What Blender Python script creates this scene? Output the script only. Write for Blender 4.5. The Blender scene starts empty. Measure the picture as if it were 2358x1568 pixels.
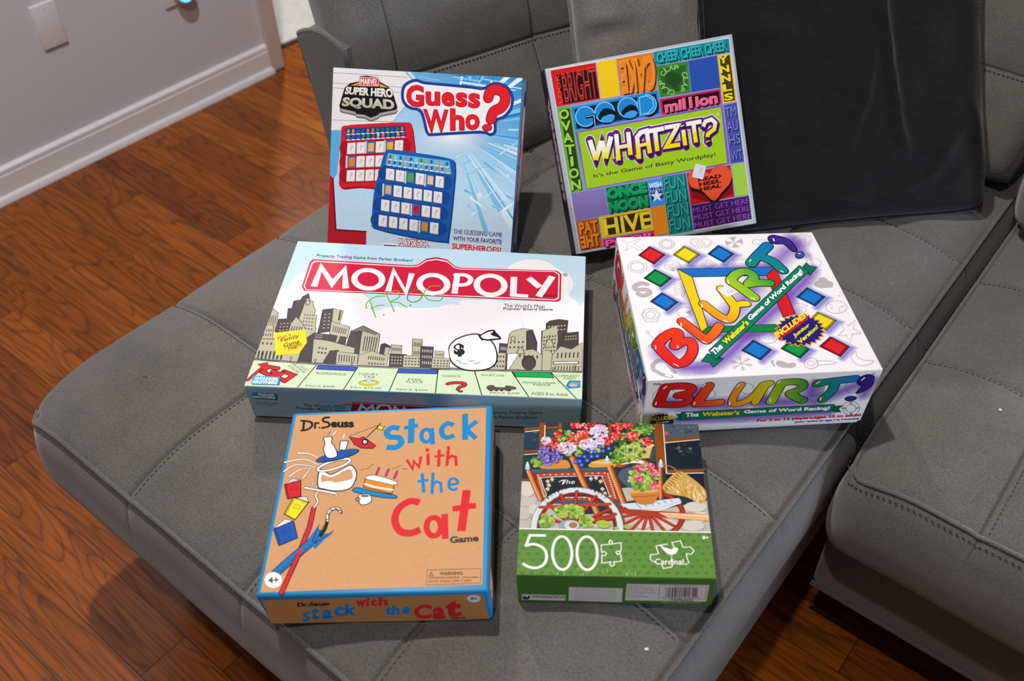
import bpy, bmesh, math, random
from mathutils import Vector, Matrix, noise
from math import radians as R_, sin, cos, pi
random.seed(7)
SC = bpy.context.scene
COL = SC.collection

# ------------------------------------------------------------------ camera
cam_d = bpy.data.cameras.new('camera')
cam_d.sensor_fit = 'HORIZONTAL'; cam_d.sensor_width = 36.0; cam_d.lens = 34.035
cam_d.dof.use_dof = True; cam_d.dof.focus_distance = 1.24; cam_d.dof.aperture_fstop = 5.0
cam_d.clip_start = 0.02
cam = bpy.data.objects.new('camera', cam_d); COL.objects.link(cam)
RX = Vector((0.999818, -0.013372, -0.013611)); UP = Vector((0.01908, 0.700699, 0.713202)); FW = Vector((0.0, 0.713332, -0.700826))
cam.matrix_world = Matrix(((RX.x, UP.x, -FW.x, 0), (RX.y, UP.y, -FW.y, 0), (RX.z, UP.z, -FW.z, 1.38), (0, 0, 0, 1)))
SC.camera = cam

# ------------------------------------------------------------------ light
w = bpy.data.worlds.new('world'); SC.world = w; w.use_nodes = True
w.node_tree.nodes['Background'].inputs[0].default_value = (0.86, 0.90, 1.0, 1)
w.node_tree.nodes['Background'].inputs[1].default_value = 0.085
def lamp(name, kind, loc, power, color, size=0.05, aim=None):
    d = bpy.data.lights.new(name, kind); d.energy = power; d.color = color
    if kind == 'AREA': d.shape = 'DISK'; d.size = size
    else: d.shadow_soft_size = size
    o = bpy.data.objects.new(name, d); COL.objects.link(o); o.location = loc
    if aim is not None:
        o.rotation_euler = (Vector(aim) - Vector(loc)).to_track_quat('-Z', 'Y').to_euler()
    return o
lamp('ceiling_downlight', 'POINT', (-0.36, 1.05, 2.72), 124, (1.0, 0.955, 0.92), 0.035)
lamp('second_ceiling_downlight', 'POINT', (-0.25, -0.02, 2.72), 52, (1.0, 0.955, 0.92), 0.035)
lamp('side_daylight', 'AREA', (1.75, -0.35, 0.72), 22, (0.70, 0.83, 1.0), 0.4, (0.15, 0.45, 0.40))
lamp('next_room_downlight', 'POINT', (-0.75, 3.5, 2.3), 120, (1.0, 0.97, 0.95), 0.05)
SC.view_settings.view_transform = 'Standard'; SC.view_settings.look = 'None'
SC.view_settings.exposure = 0.13; SC.view_settings.gamma = 1.0; SC.view_settings.use_curve_mapping = False
SC.cycles.use_denoising = True

# ------------------------------------------------------------------ helpers
def lin(h):
    h = h.lstrip('#'); v = [int(h[i:i + 2], 16) / 255 for i in (0, 2, 4)]
    return tuple(c / 12.92 if c <= 0.04045 else ((c + 0.055) / 1.055) ** 2.4 for c in v)
def put(o, parent=None):
    COL.objects.link(o)
    if parent is not None: o.parent = parent
    return o
def empty(name, loc=(0, 0, 0), mat=None):
    o = bpy.data.objects.new(name, None); o.empty_display_size = 0.05
    put(o)
    if mat is not None: o.matrix_world = mat
    else: o.location = loc
    return o
def mesh_obj(name, bm, mat, parent=None, smooth=True, mats=None):
    me = bpy.data.meshes.new(name); bm.normal_update(); bm.to_mesh(me); bm.free()
    for m in (mats or [mat]): me.materials.append(m)
    if smooth: me.polygons.foreach_set('use_smooth', [True] * len(me.polygons))
    me.update()
    return put(bpy.data.objects.new(name, me), parent)
def tag(o, label, cat, group=None):
    o['label'] = label; o['category'] = cat
    if group: o['group'] = group
    return o
def struct(o): o['kind'] = 'structure'; return o
def autosmooth(o, ang=35):
    me = o.data
    bm = bmesh.new(); bm.from_mesh(me)
    for e in bm.edges:
        if len(e.link_faces) == 2 and e.calc_face_angle(0) > R_(ang): e.smooth = False
    bm.to_mesh(me); bm.free(); return o
def box_bm(bm, lo, hi, M=None):
    vs = [Vector((x, y, z)) for z in (lo[2], hi[2]) for y in (lo[1], hi[1]) for x in (lo[0], hi[0])]
    if M is not None: vs = [M @ v for v in vs]
    v = [bm.verts.new(p) for p in vs]
    fs = [bm.faces.new([v[i] for i in f]) for f in ((0, 2, 3, 1), (4, 5, 7, 6), (0, 1, 5, 4), (2, 6, 7, 3), (0, 4, 6, 2), (1, 3, 7, 5))]
    return v, fs
def bevel_all(bm, off, seg=2):
    bmesh.ops.bevel(bm, geom=list(bm.edges), offset=off, segments=seg, profile=0.5, affect='EDGES')
def tube(bm, pts, r, n=8, closed=False):
    pts = [Vector(p) for p in pts]; rings = []
    N = len(pts); nrm = None
    for i, p in enumerate(pts):
        a = pts[(i - 1) % N] if (closed or i > 0) else p
        b = pts[(i + 1) % N] if (closed or i < N - 1) else p
        t = (b - a).normalized()
        if nrm is None:
            nrm = t.orthogonal().normalized()
        nrm = (nrm - t * nrm.dot(t)).normalized(); bt = t.cross(nrm)
        rings.append([bm.verts.new(p + r * (cos(2 * pi * k / n) * nrm + sin(2 * pi * k / n) * bt)) for k in range(n)])
    for i in range(N if closed else N - 1):
        A, B = rings[i], rings[(i + 1) % N]
        for k in range(n): bm.faces.new((A[k], A[(k + 1) % n], B[(k + 1) % n], B[k]))
    if not closed:
        bm.faces.new(rings[0][::-1]); bm.faces.new(rings[-1])
def resample(pts, step):
    pts = [Vector(p) for p in pts]; out = [pts[0]]; acc = 0.0
    for a, b in zip(pts, pts[1:]):
        L = (b - a).length
        if L < 1e-9: continue
        d = step - acc
        while d <= L:
            out.append(a.lerp(b, d / L)); d += step
        acc = L - (d - step)
    return out
def stitches(bm, pts, up, ln=0.0038, pitch=0.0068, r=0.00042):
    ps = resample(pts, pitch)
    for a, b in zip(ps, ps[1:]):
        t = (b - a).normalized(); u = up(a) if callable(up) else up
        s = t.cross(u).normalized(); u = s.cross(t); c = a + t * ln / 2
        M = Matrix(((t.x, s.x, u.x, c.x), (t.y, s.y, u.y, c.y), (t.z, s.z, u.z, c.z), (0, 0, 0, 1)))
        box_bm(bm, (-ln / 2, -r, -r), (ln / 2, r, r * 0.9), M)

# ------------------------------------------------------------------ materials
def nmat(name):
    m = bpy.data.materials.new(name); m.use_nodes = True
    nt = m.node_tree; b = nt.nodes['Principled BSDF']
    return m, nt, b
def add(nt, t, **kw):
    n = nt.nodes.new(t)
    for k, v in kw.items(): setattr(n, k, v)
    return n
def ramp(nt, stops):
    n = nt.nodes.new('ShaderNodeValToRGB'); cr = n.color_ramp
    while len(cr.elements) < len(stops): cr.elements.new(0.5)
    for e, (p, c) in zip(cr.elements, stops): e.position = p; e.color = (*c, 1)
    return n
def plain(name, hexc, rough=0.5, spec=0.5, metal=0.0):
    m, nt, b = nmat(name)
    b.inputs['Base Color'].default_value = (*lin(hexc), 1); b.inputs['Roughness'].default_value = rough
    b.inputs['Specular IOR Level'].default_value = spec; b.inputs['Metallic'].default_value = metal
    tc = add(nt, 'ShaderNodeTexCoord'); nz = add(nt, 'ShaderNodeTexNoise'); nz.inputs['Scale'].default_value = 120
    bp = add(nt, 'ShaderNodeBump'); bp.inputs['Strength'].default_value = 0.05; bp.inputs['Distance'].default_value = 0.001
    nt.links.new(tc.outputs['Object'], nz.inputs['Vector']); nt.links.new(nz.outputs['Fac'], bp.inputs['Height'])
    nt.links.new(bp.outputs['Normal'], b.inputs['Normal'])
    return m
def fabric(name, hexc, var=0.34, fine=480, bump=0.6, sheen=0.35, streak=None, rough=0.95):
    m, nt, b = nmat(name); c = lin(hexc)
    tc = add(nt, 'ShaderNodeTexCoord'); src = tc.outputs['Object']
    mp = add(nt, 'ShaderNodeMapping'); nt.links.new(src, mp.inputs['Vector'])
    if streak: mp.inputs['Scale'].default_value = streak
    n1 = add(nt, 'ShaderNodeTexNoise'); n1.inputs['Scale'].default_value = fine; n1.inputs['Detail'].default_value = 2
    n2 = add(nt, 'ShaderNodeTexNoise'); n2.inputs['Scale'].default_value = 14; n2.inputs['Detail'].default_value = 4
    nt.links.new(mp.outputs['Vector'], n1.inputs['Vector']); nt.links.new(src, n2.inputs['Vector'])
    mx = add(nt, 'ShaderNodeMath', operation='MULTIPLY_ADD'); mx.inputs[1].default_value = 0.45
    nt.links.new(n2.outputs['Fac'], mx.inputs[0]); nt.links.new(n1.outputs['Fac'], mx.inputs[2])
    rp = ramp(nt, [(0.45, tuple(k * (1 - var) for k in c)), (1.0, tuple(k * (1 + var) for k in c))])
    nt.links.new(mx.outputs[0], rp.inputs['Fac']); nt.links.new(rp.outputs['Color'], b.inputs['Base Color'])
    bp = add(nt, 'ShaderNodeBump'); bp.inputs['Strength'].default_value = bump; bp.inputs['Distance'].default_value = 0.0007
    nt.links.new(n1.outputs['Fac'], bp.inputs['Height']); nt.links.new(bp.outputs['Normal'], b.inputs['Normal'])
    b.inputs['Roughness'].default_value = rough; b.inputs['Specular IOR Level'].default_value = 0.15
    b.inputs['Sheen Weight'].default_value = sheen; b.inputs['Sheen Roughness'].default_value = 0.5
    return m
M_FAB = fabric('taupe_microfiber', '#615d59')
M_STITCH = plain('dark_thread', '#403c38', 0.8, 0.2)
M_STITCHL = plain('pale_thread', '#86817b', 0.8, 0.2)
M_VELVET = fabric('black_velvet', '#090809', var=0.97, fine=140, bump=1.0, sheen=0.2, streak=(0.45, 2.6, 1), rough=0.8)
M_GREYPIL = fabric('grey_brushed_cotton', '#625e5a', fine=420)
M_LEG = plain('dark_wood', '#17110e', 0.4)
M_WHITE = plain('white_plastic', '#e4e0e4', 0.4)
M_TRIM = plain('white_trim_paint', '#eceaee', 0.35)

def wall_mat():
    m, nt, b = nmat('greige_wall_paint')
    tc = add(nt, 'ShaderNodeTexCoord'); nz = add(nt, 'ShaderNodeTexNoise'); nz.inputs['Scale'].default_value = 260; nz.inputs['Detail'].default_value = 3
    nt.links.new(tc.outputs['Object'], nz.inputs['Vector'])
    rp = ramp(nt, [(0.3, lin('#d0d1d8')), (0.7, lin('#dadae2'))])
    nt.links.new(nz.outputs['Fac'], rp.inputs['Fac']); nt.links.new(rp.outputs['Color'], b.inputs['Base Color'])
    bp = add(nt, 'ShaderNodeBump'); bp.inputs['Strength'].default_value = 0.25; bp.inputs['Distance'].default_value = 0.001
    nt.links.new(nz.outputs['Fac'], bp.inputs['Height']); nt.links.new(bp.outputs['Normal'], b.inputs['Normal'])
    b.inputs['Roughness'].default_value = 0.6
    return m
def floor_mat():
    m, nt, b = nmat('oak_strip_floor'); L = nt.links.new
    tc = add(nt, 'ShaderNodeTexCoord'); mp = add(nt, 'ShaderNodeMapping'); mp.inputs['Rotation'].default_value = (0, 0, R_(40))
    L(tc.outputs['Object'], mp.inputs['Vector'])
    sx = add(nt, 'ShaderNodeSeparateXYZ'); L(mp.outputs['Vector'], sx.inputs[0])                  # stagger every row of planks at random
    dv = add(nt, 'ShaderNodeMath', operation='DIVIDE'); dv.inputs[1].default_value = 0.083; L(sx.outputs['Y'], dv.inputs[0])
    fl = add(nt, 'ShaderNodeMath', operation='FLOOR'); L(dv.outputs[0], fl.inputs[0])
    wn = add(nt, 'ShaderNodeTexWhiteNoise', noise_dimensions='1D'); L(fl.outputs[0], wn.inputs['W'])
    cx = add(nt, 'ShaderNodeCombineXYZ'); L(wn.outputs['Value'], cx.inputs['X'])
    st = add(nt, 'ShaderNodeVectorMath', operation='ADD'); L(mp.outputs['Vector'], st.inputs[0]); L(cx.outputs[0], st.inputs[1])
    br = add(nt, 'ShaderNodeTexBrick'); br.offset = 0.0; br.squash = 1.0
    br.inputs['Scale'].default_value = 1; br.inputs['Brick Width'].default_value = 0.62; br.inputs['Row Height'].default_value = 0.083
    br.inputs['Mortar Size'].default_value = 0.0007; br.inputs['Mortar Smooth'].default_value = 0.3; br.inputs['Bias'].default_value = 0.0
    br.inputs['Color1'].default_value = (0, 0, 0, 1); br.inputs['Color2'].default_value = (1, 1, 1, 1); br.inputs['Mortar'].default_value = (0, 0, 0, 1)
    L(st.outputs[0], br.inputs['Vector'])
    sep = add(nt, 'ShaderNodeSeparateColor'); L(br.outputs['Color'], sep.inputs['Color'])
    # offset the grain of every plank by its own random value
    cmb = add(nt, 'ShaderNodeCombineXYZ'); mul = add(nt, 'ShaderNodeMath', operation='MULTIPLY'); mul.inputs[1].default_value = 37.0
    L(sep.outputs['Red'], mul.inputs[0]); L(mul.outputs[0], cmb.inputs['Z']); L(mul.outputs[0], cmb.inputs['X'])
    va = add(nt, 'ShaderNodeVectorMath', operation='ADD'); L(mp.outputs['Vector'], va.inputs[0]); L(cmb.outputs[0], va.inputs[1])
    m1 = add(nt, 'ShaderNodeMapping'); m1.inputs['Scale'].default_value = (1.1, 7.5, 1); L(va.outputs[0], m1.inputs['Vector'])
    nz = add(nt, 'ShaderNodeTexNoise'); nz.inputs['Scale'].default_value = 1.6; nz.inputs['Detail'].default_value = 1.5; nz.inputs['Distortion'].default_value = 0.35
    L(m1.outputs['Vector'], nz.inputs['Vector'])
    ring = add(nt, 'ShaderNodeMath', operation='MULTIPLY'); ring.inputs[1].default_value = 17.0; L(nz.outputs['Fac'], ring.inputs[0])
    fr = add(nt, 'ShaderNodeMath', operation='FRACT'); L(ring.outputs[0], fr.inputs[0])
    m2 = add(nt, 'ShaderNodeMapping'); m2.inputs['Scale'].default_value = (9, 210, 1); L(va.outputs[0], m2.inputs['Vector'])
    fine = add(nt, 'ShaderNodeTexNoise'); fine.inputs['Scale'].default_value = 1.0; fine.inputs['Detail'].default_value = 3; L(m2.outputs['Vector'], fine.inputs['Vector'])
    g = ramp(nt, [(0.0, (0.2,) * 3), (0.12, (0.9,) * 3), (0.5, (1.0,) * 3), (0.88, (0.72,) * 3), (1.0, (0.2,) * 3)]); L(fr.outputs[0], g.inputs['Fac'])
    g2 = ramp(nt, [(0.36, (0.4,) * 3), (0.58, (1.0,) * 3)]); L(fine.outputs['Fac'], g2.inputs['Fac'])
    base = ramp(nt, [(0.0, lin('#82400f')), (0.35, lin('#a05212')), (0.7, lin('#ac5d18')), (1.0, lin('#8e4610'))]); L(sep.outputs['Red'], base.inputs['Fac'])
    x1 = add(nt, 'ShaderNodeMix', data_type='RGBA', blend_type='MULTIPLY'); x1.inputs['Factor'].default_value = 0.62
    L(base.outputs['Color'], x1.inputs['A']); L(g.outputs['Color'], x1.inputs['B'])
    x2 = add(nt, 'ShaderNodeMix', data_type='RGBA', blend_type='MULTIPLY'); x2.inputs['Factor'].default_value = 0.7
    L(x1.outputs['Result'], x2.inputs['A']); L(g2.outputs['Color'], x2.inputs['B'])
    x3 = add(nt, 'ShaderNodeMix', data_type='RGBA'); x3.inputs['B'].default_value = (*lin('#2a1408'), 1)
    L(br.outputs['Fac'], x3.inputs['Factor']); L(x2.outputs['Result'], x3.inputs['A'])
    L(x3.outputs['Result'], b.inputs['Base Color'])
    bp = add(nt, 'ShaderNodeBump'); bp.inputs['Strength'].default_value = 0.25; bp.inputs['Distance'].default_value = 0.0006
    L(g2.outputs['Color'], bp.inputs['Height']); L(bp.outputs['Normal'], b.inputs['Normal'])
    b.inputs['Roughness'].default_value = 0.33; b.inputs['Specular IOR Level'].default_value = 0.3
    return m

# ------------------------------------------------------------------ room
def grid_plane(name, x0, x1, y0, y1, z, mat):
    bm = bmesh.new(); v = [bm.verts.new(p) for p in ((x0, y0, z), (x1, y0, z), (x1, y1, z), (x0, y1, z))]; bm.faces.new(v)
    return mesh_obj(name, bm, mat, smooth=False)
struct(grid_plane('floor', -3.5, 3.2, -1.2, 5.2, 0.0, floor_mat()))
M_WALL = wall_mat()
WT = Vector((0.66960, 0.74270, 0)); WN = Vector((0.74270, -0.66960, 0)); WB = Vector((-0.64386, 2.53668, 0))
def WM(off=0.0):          # frame on the wall: x along it (away from the camera), y into the room, z up
    o = WB - WN * (0.016 - off)
    return Matrix(((WT.x, WN.x, 0, o.x), (WT.y, WN.y, 0, o.y), (0, 0, 1, 0), (0, 0, 0, 1)))
bm = bmesh.new(); box_bm(bm, (-2.6, -0.12, 0), (-0.002, 0, 2.75), WM()); struct(mesh_obj('wall_left', bm, M_WALL, smooth=False))
def profile_run(name, prof, x0, x1, mat):
    bm = bmesh.new(); M = WM()
    A = [bm.verts.new(M @ Vector((x0, y, z))) for y, z in prof]; B = [bm.verts.new(M @ Vector((x1, y, z))) for y, z in prof]
    n = len(prof)
    for i in range(n): bm.faces.new((A[i], A[(i + 1) % n], B[(i + 1) % n], B[i]))
    bm.faces.new(A[::-1]); bm.faces.new(B)
    bmesh.ops.recalc_face_normals(bm, faces=bm.faces)
    return autosmooth(mesh_obj(name, bm, mat), 30)
struct(profile_run('baseboard_left', [(0, 0), (0.0235, 0), (0.0225, 0.008), (0.019, 0.014), (0.0135, 0.017), (0.0125, 0.018), (0.0125, 0.064), (0.0105, 0.067), (0.0115, 0.071), (0.0105, 0.078), (0.006, 0.082), (0.003, 0.084), (0, 0.084)], -2.6, -0.03, M_TRIM))
M_CASE = plain('door_casing_paint', '#cfc3b8', 0.4)
o = profile_run('trim_1', [(-0.125, 0), (0.017, 0), (0.017, 2.7), (-0.125, 2.7)], -0.034, 0.012, M_CASE)
bv = o.modifiers.new('bevel', 'BEVEL'); bv.width = 0.004; bv.segments = 3; struct(o)

# blank wall plate
bm = bmesh.new(); box_bm(bm, (-0.0305, -0.001, -0.052), (0.0305, 0.0065, 0.052)); bevel_all(bm, 0.0025, 3)
e = tag(empty('wall_plate', mat=WM() @ Matrix.Translation((-0.5905, 0, 0.3535))), 'blank white wall plate low on the grey wall left of the glowing plug-in light', 'wall plate')
autosmooth(mesh_obj('plate', bm, M_WHITE, e))
for s in (-1, 1):
    bm = bmesh.new(); tube(bm, [(0, 0.006, s * 0.041), (0, 0.0072, s * 0.041)], 0.0028, 12); mesh_obj('screw', bm, M_WHITE, e, False)
# outlet and plug-in light
bm = bmesh.new(); box_bm(bm, (-0.035, -0.001, -0.057), (0.035, 0.0065, 0.057)); bevel_all(bm, 0.0025, 3)
e = tag(empty('wall_outlet', mat=WM() @ Matrix.Translation((-0.262, 0, 0.340))), 'white electrical outlet plate behind the round plug-in light at the top of the photo', 'outlet')
autosmooth(mesh_obj('plate', bm, M_WHITE, e))
bm = bmesh.new(); box_bm(bm, (-0.017, 0.005, -0.033), (0.017, 0.009, 0.033)); bevel_all(bm, 0.001, 2); mesh_obj('receptacle', bm, M_WHITE, e)
e = tag(empty('plug_in_night_light', mat=WM() @ Matrix.Translation((-0.248, 0.009, 0.317))), 'round white plug-in night light with a glowing blue ring on the grey wall', 'night light')
def lathe(bm, prof, n=40, M=None):
    rings = []
    for r, y in prof:
        rings.append([bm.verts.new((M or Matrix()) @ Vector((r * cos(2 * pi * k / n), y, r * sin(2 * pi * k / n)))) for k in range(n)])
    for A, B in zip(rings, rings[1:]):
        for k in range(n): bm.faces.new((A[k], B[k], B[(k + 1) % n], A[(k + 1) % n]))
    bm.faces.new(rings[0]); bm.faces.new(rings[-1][::-1]); bmesh.ops.recalc_face_normals(bm, faces=bm.faces)
bm = bmesh.new(); lathe(bm, [(0.022, 0), (0.026, 0.004), (0.027, 0.02), (0.0245, 0.025), (0.012, 0.026), (0.0115, 0.0245), (0.001, 0.0245)])
autosmooth(mesh_obj('housing', bm, M_WHITE, e))
mg, nt, b = nmat('blue_glow'); b.inputs['Base Color'].default_value = (0.1, 0.4, 0.9, 1)
b.inputs['Emission Color'].default_value = (0.08, 0.42, 1.0, 1); b.inputs['Emission Strength'].default_value = 2.2
bm = bmesh.new(); tube(bm, [(0.0185 * cos(2 * pi * k / 40), 0.0256, 0.0185 * sin(2 * pi * k / 40)) for k in range(40)], 0.0036, 10, True)
o = mesh_obj('light_ring', bm, mg, e); o['label'] = 'glowing blue ring'

# rug in the next room
RM = fabric('pale_grey_pile', '#d4d2cc', var=0.13, fine=160, bump=1.0, sheen=0.3, streak=(1, 0.25, 1))
bm = bmesh.new(); d1 = Vector((0.703, 0.711, 0)); d2 = Vector((-0.711, 0.703, 0)); p0 = Vector((-0.650, 2.670, 0))
NX, NY = 60, 60; V = []
for j in range(NY + 1):
    for i in range(NX + 1):
        a = -0.04 + 1.54 * i / NX; b_ = 1.6 * j / NY
        p = p0 + d1 * a + d2 * b_
        ed = min(1, min(b_, 2.0) / 0.015) if j else 0
        V.append(bm.verts.new((p.x, p.y, 0.002 + ed * (0.012 + 0.003 * noise.noise(p * 25)))))
for j in range(NY):
    for i in range(NX):
        k = j * (NX + 1) + i; bm.faces.new((V[k], V[k + 1], V[k + NX + 2], V[k + NX + 1]))
e = tag(empty('area_rug', (p0.x, p0.y, 0)), 'pale grey pile rug on the wood floor beyond the end of the wall', 'rug')
o = mesh_obj('pile', bm, RM, e); o.matrix_parent_inverse = Matrix.Translation((-p0.x, -p0.y, 0))
bm = bmesh.new(); tube(bm, [p0 + d1 * (-0.04 + 1.54 * i / 20) + Vector((0, 0, 0.006)) for i in range(21)], 0.006, 8)
o = mesh_obj('binding', bm, plain('grey_binding', '#5e605a', 0.9, 0.2), e); o.matrix_parent_inverse = Matrix.Translation((-p0.x, -p0.y, 0))

# ------------------------------------------------------------------ boxes on the sofa: poses (metres)
BX = {'mono': {'o': [-0.1071, 0.9095, 0.4778], 'R': [[0.995886, 0.090605, -0.00093], [-0.090602, 0.995882, 0.003111], [0.001208, -0.003014, 0.999995]], 'tc': [[-0.2024, -0.1372], [0.2008, -0.133], [0.1991, 0.1302], [-0.2034, 0.14]], 'bc': [[-0.20111, -0.13632], [0.1995, -0.13214], [0.19781, 0.12936], [-0.2021, 0.1391]], 'H': 0.057}, 'blurt': {'o': [0.2764, 0.8821, 0.4803], 'R': [[0.997372, -0.063163, 0.035496], [0.062717, 0.99794, 0.013534], [-0.036278, -0.011272, 0.999278]], 'tc': [[-0.1364, -0.1319], [0.1378, -0.1288], [0.1335, 0.1301], [-0.1312, 0.1313]], 'bc': [[-0.13453, -0.13011], [0.13594, -0.12705], [0.1317, 0.12833], [-0.1294, 0.12952]], 'H': 0.095}, 'stack': {'o': [-0.1382, 0.6284, 0.477], 'R': [[0.998384, 0.020029, -0.053178], [-0.022843, 0.998341, -0.052849], [0.052031, 0.053979, 0.997186]], 'tc': [[-0.1169, -0.1159], [0.1163, -0.1174], [0.1156, 0.1171], [-0.1159, 0.1158]], 'bc': [[-0.11617, -0.11518], [0.11558, -0.11667], [0.11488, 0.11637], [-0.11518, 0.11508]], 'H': 0.0626}, 'puzz': {'o': [0.1072, 0.6265, 0.4779], 'R': [[0.997644, 0.062534, -0.028206], [-0.062407, 0.998036, 0.005362], [0.028486, -0.003589, 0.999588]], 'tc': [[-0.0999, -0.102], [0.1002, -0.1017], [0.1, 0.1022], [-0.0996, 0.1016]], 'bc': [[-0.09985, -0.10195], [0.10015, -0.10165], [0.09995, 0.10215], [-0.09955, 0.10155]], 'H': 0.0499}, 'guess': {'o': [-0.1146, 1.1772, 0.5695], 'R': [[0.984606, 0.085818, -0.152269], [-0.174043, 0.561703, -0.808826], [0.016118, 0.822876, 0.567992]], 'tc': [[-0.134, -0.1099], [0.134, -0.1099], [0.1343, 0.1354], [-0.134, 0.1356]], 'bc': [[-0.134, -0.1099], [0.134, -0.1099], [0.1343, 0.1354], [-0.134, 0.1356]], 'H': 0.0506}, 'whatz': {'o': [0.1982, 1.1987, 0.5887], 'R': [[0.983216, -0.157859, 0.09147], [0.16592, 0.565163, -0.808122], [0.075874, 0.809735, 0.581869]], 'tc': [[-0.1323, -0.1289], [0.1328, -0.1327], [0.1344, 0.1329], [-0.133, 0.1298]], 'bc': [[-0.1323, -0.1289], [0.1328, -0.1327], [0.1344, 0.1329], [-0.133, 0.1298]], 'H': 0.0522}}
HS = 0.4777
for k, d in BX.items():
    d['M'] = Matrix.Translation(d['o']) @ Matrix(d['R']).to_4x4()

# ------------------------------------------------------------------ sectional sofa
A0 = R_(50.5); EU = Vector((cos(A0), sin(A0), 0)); EV = Vector((sin(A0), -cos(A0), 0)); UPV = Vector((0, 0, 1))
def UV(u, v, z=0.0): return EU * u + EV * v + UPV * z
SOFA = tag(empty('sectional_sofa', UV(0.9, -0.6)), 'grey-brown tufted sectional sofa with a long chaise carrying all the game boxes', 'sofa')
SINV = Matrix.Translation(-UV(0.9, -0.6))
def sofa_part(name, bm, mat, parent=None, smooth=True):
    o = mesh_obj(name, bm, mat, parent or SOFA, smooth)
    if parent is None: o.matrix_parent_inverse = SINV
    return o
FOOT = []
for k in ('mono', 'blurt', 'stack', 'puzz'):
    d = BX[k]; Mi = d['M'].inverted(); FOOT.append((Mi, d['M'], max(abs(c[0]) for c in d['bc']), max(abs(c[1]) for c in d['bc'])))
STAND = [(BX[k]['M'], BX[k]) for k in ('guess', 'whatz')]
def sm(t): t = max(0.0, min(1.0, t)); return t * t * (3 - 2 * t)
def seat_height(u, v, rect, su, sv, amp, edge, ew):
    u0, u1, v0, v1 = rect
    def puff(x, seams):
        lo = max([s for s in seams if s <= x], default=seams[0]); hi = min([s for s in seams if s > x], default=seams[-1])
        if hi <= lo: return 1.0, 1.0
        t = (x - lo) / (hi - lo); return max(0.0, sin(pi * t)) ** 0.6, min(x - lo, hi - x)
    pu, du = puff(u, su); pv, dv = puff(v, sv)
    ef = 0.25 + 0.75 * sm(min(u - u0, v - v0, v1 - v, u1 - u) / 0.10)
    z = ef * (-amp * (1 - pu) * 0.55 - amp * (1 - pv) * 0.55 - amp * 0.35 * (1 - pu) * (1 - pv))
    d = min(du if u0 + .02 < u < u1 - .02 else 1, dv if v0 + .02 < v < v1 - .02 else 1)
    z -= 0.0035 * math.exp(-(d / 0.0028) ** 2)
    for dd in (u - u0, v - v0, v1 - v, u1 - u):
        if dd < ew: z -= edge * (1 - max(dd, 0) / ew) ** 2
    p = UV(u, v)
    z += 0.0016 * noise.noise(p * 9) + 0.0007 * noise.noise(p * 31)
    return z
def press(x, y, z):
    for Mi, M, hw, hd in FOOT:
        q = Mi @ Vector((x, y, z))
        if abs(q.x) < hw + 0.012 and abs(q.y) < hd + 0.012:
            o = M @ Vector((0, 0, 0)); n = M.to_3x3() @ Vector((0, 0, 1))
            zp = o.z - (n.x * (x - o.x) + n.y * (y - o.y)) / n.z - 0.0012
            if z > zp: z = zp
    for M, d in STAND:
        for c in d['bc'][:2] + d['bc'][2:]:
            q = M @ Vector((c[0], c[1], 0)); dd = math.hypot(x - q.x, y - q.y)
    return z
def axis(a, b, step, seams):
    xs = set(); n = int(round((b - a) / step))
    for i in range(n + 1): xs.add(round(a + (b - a) * i / n, 5))
    for s in seams:
        if a + .01 < s < b - .01:
            for e_ in (-.005, -.0025, -.001, 0, .001, .0025, .005): xs.add(round(s + e_, 5))
    xs = sorted(xs); out = [xs[0]]
    for x in xs[1:]:
        if x - out[-1] > 0.0008: out.append(x)
    return out
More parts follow.
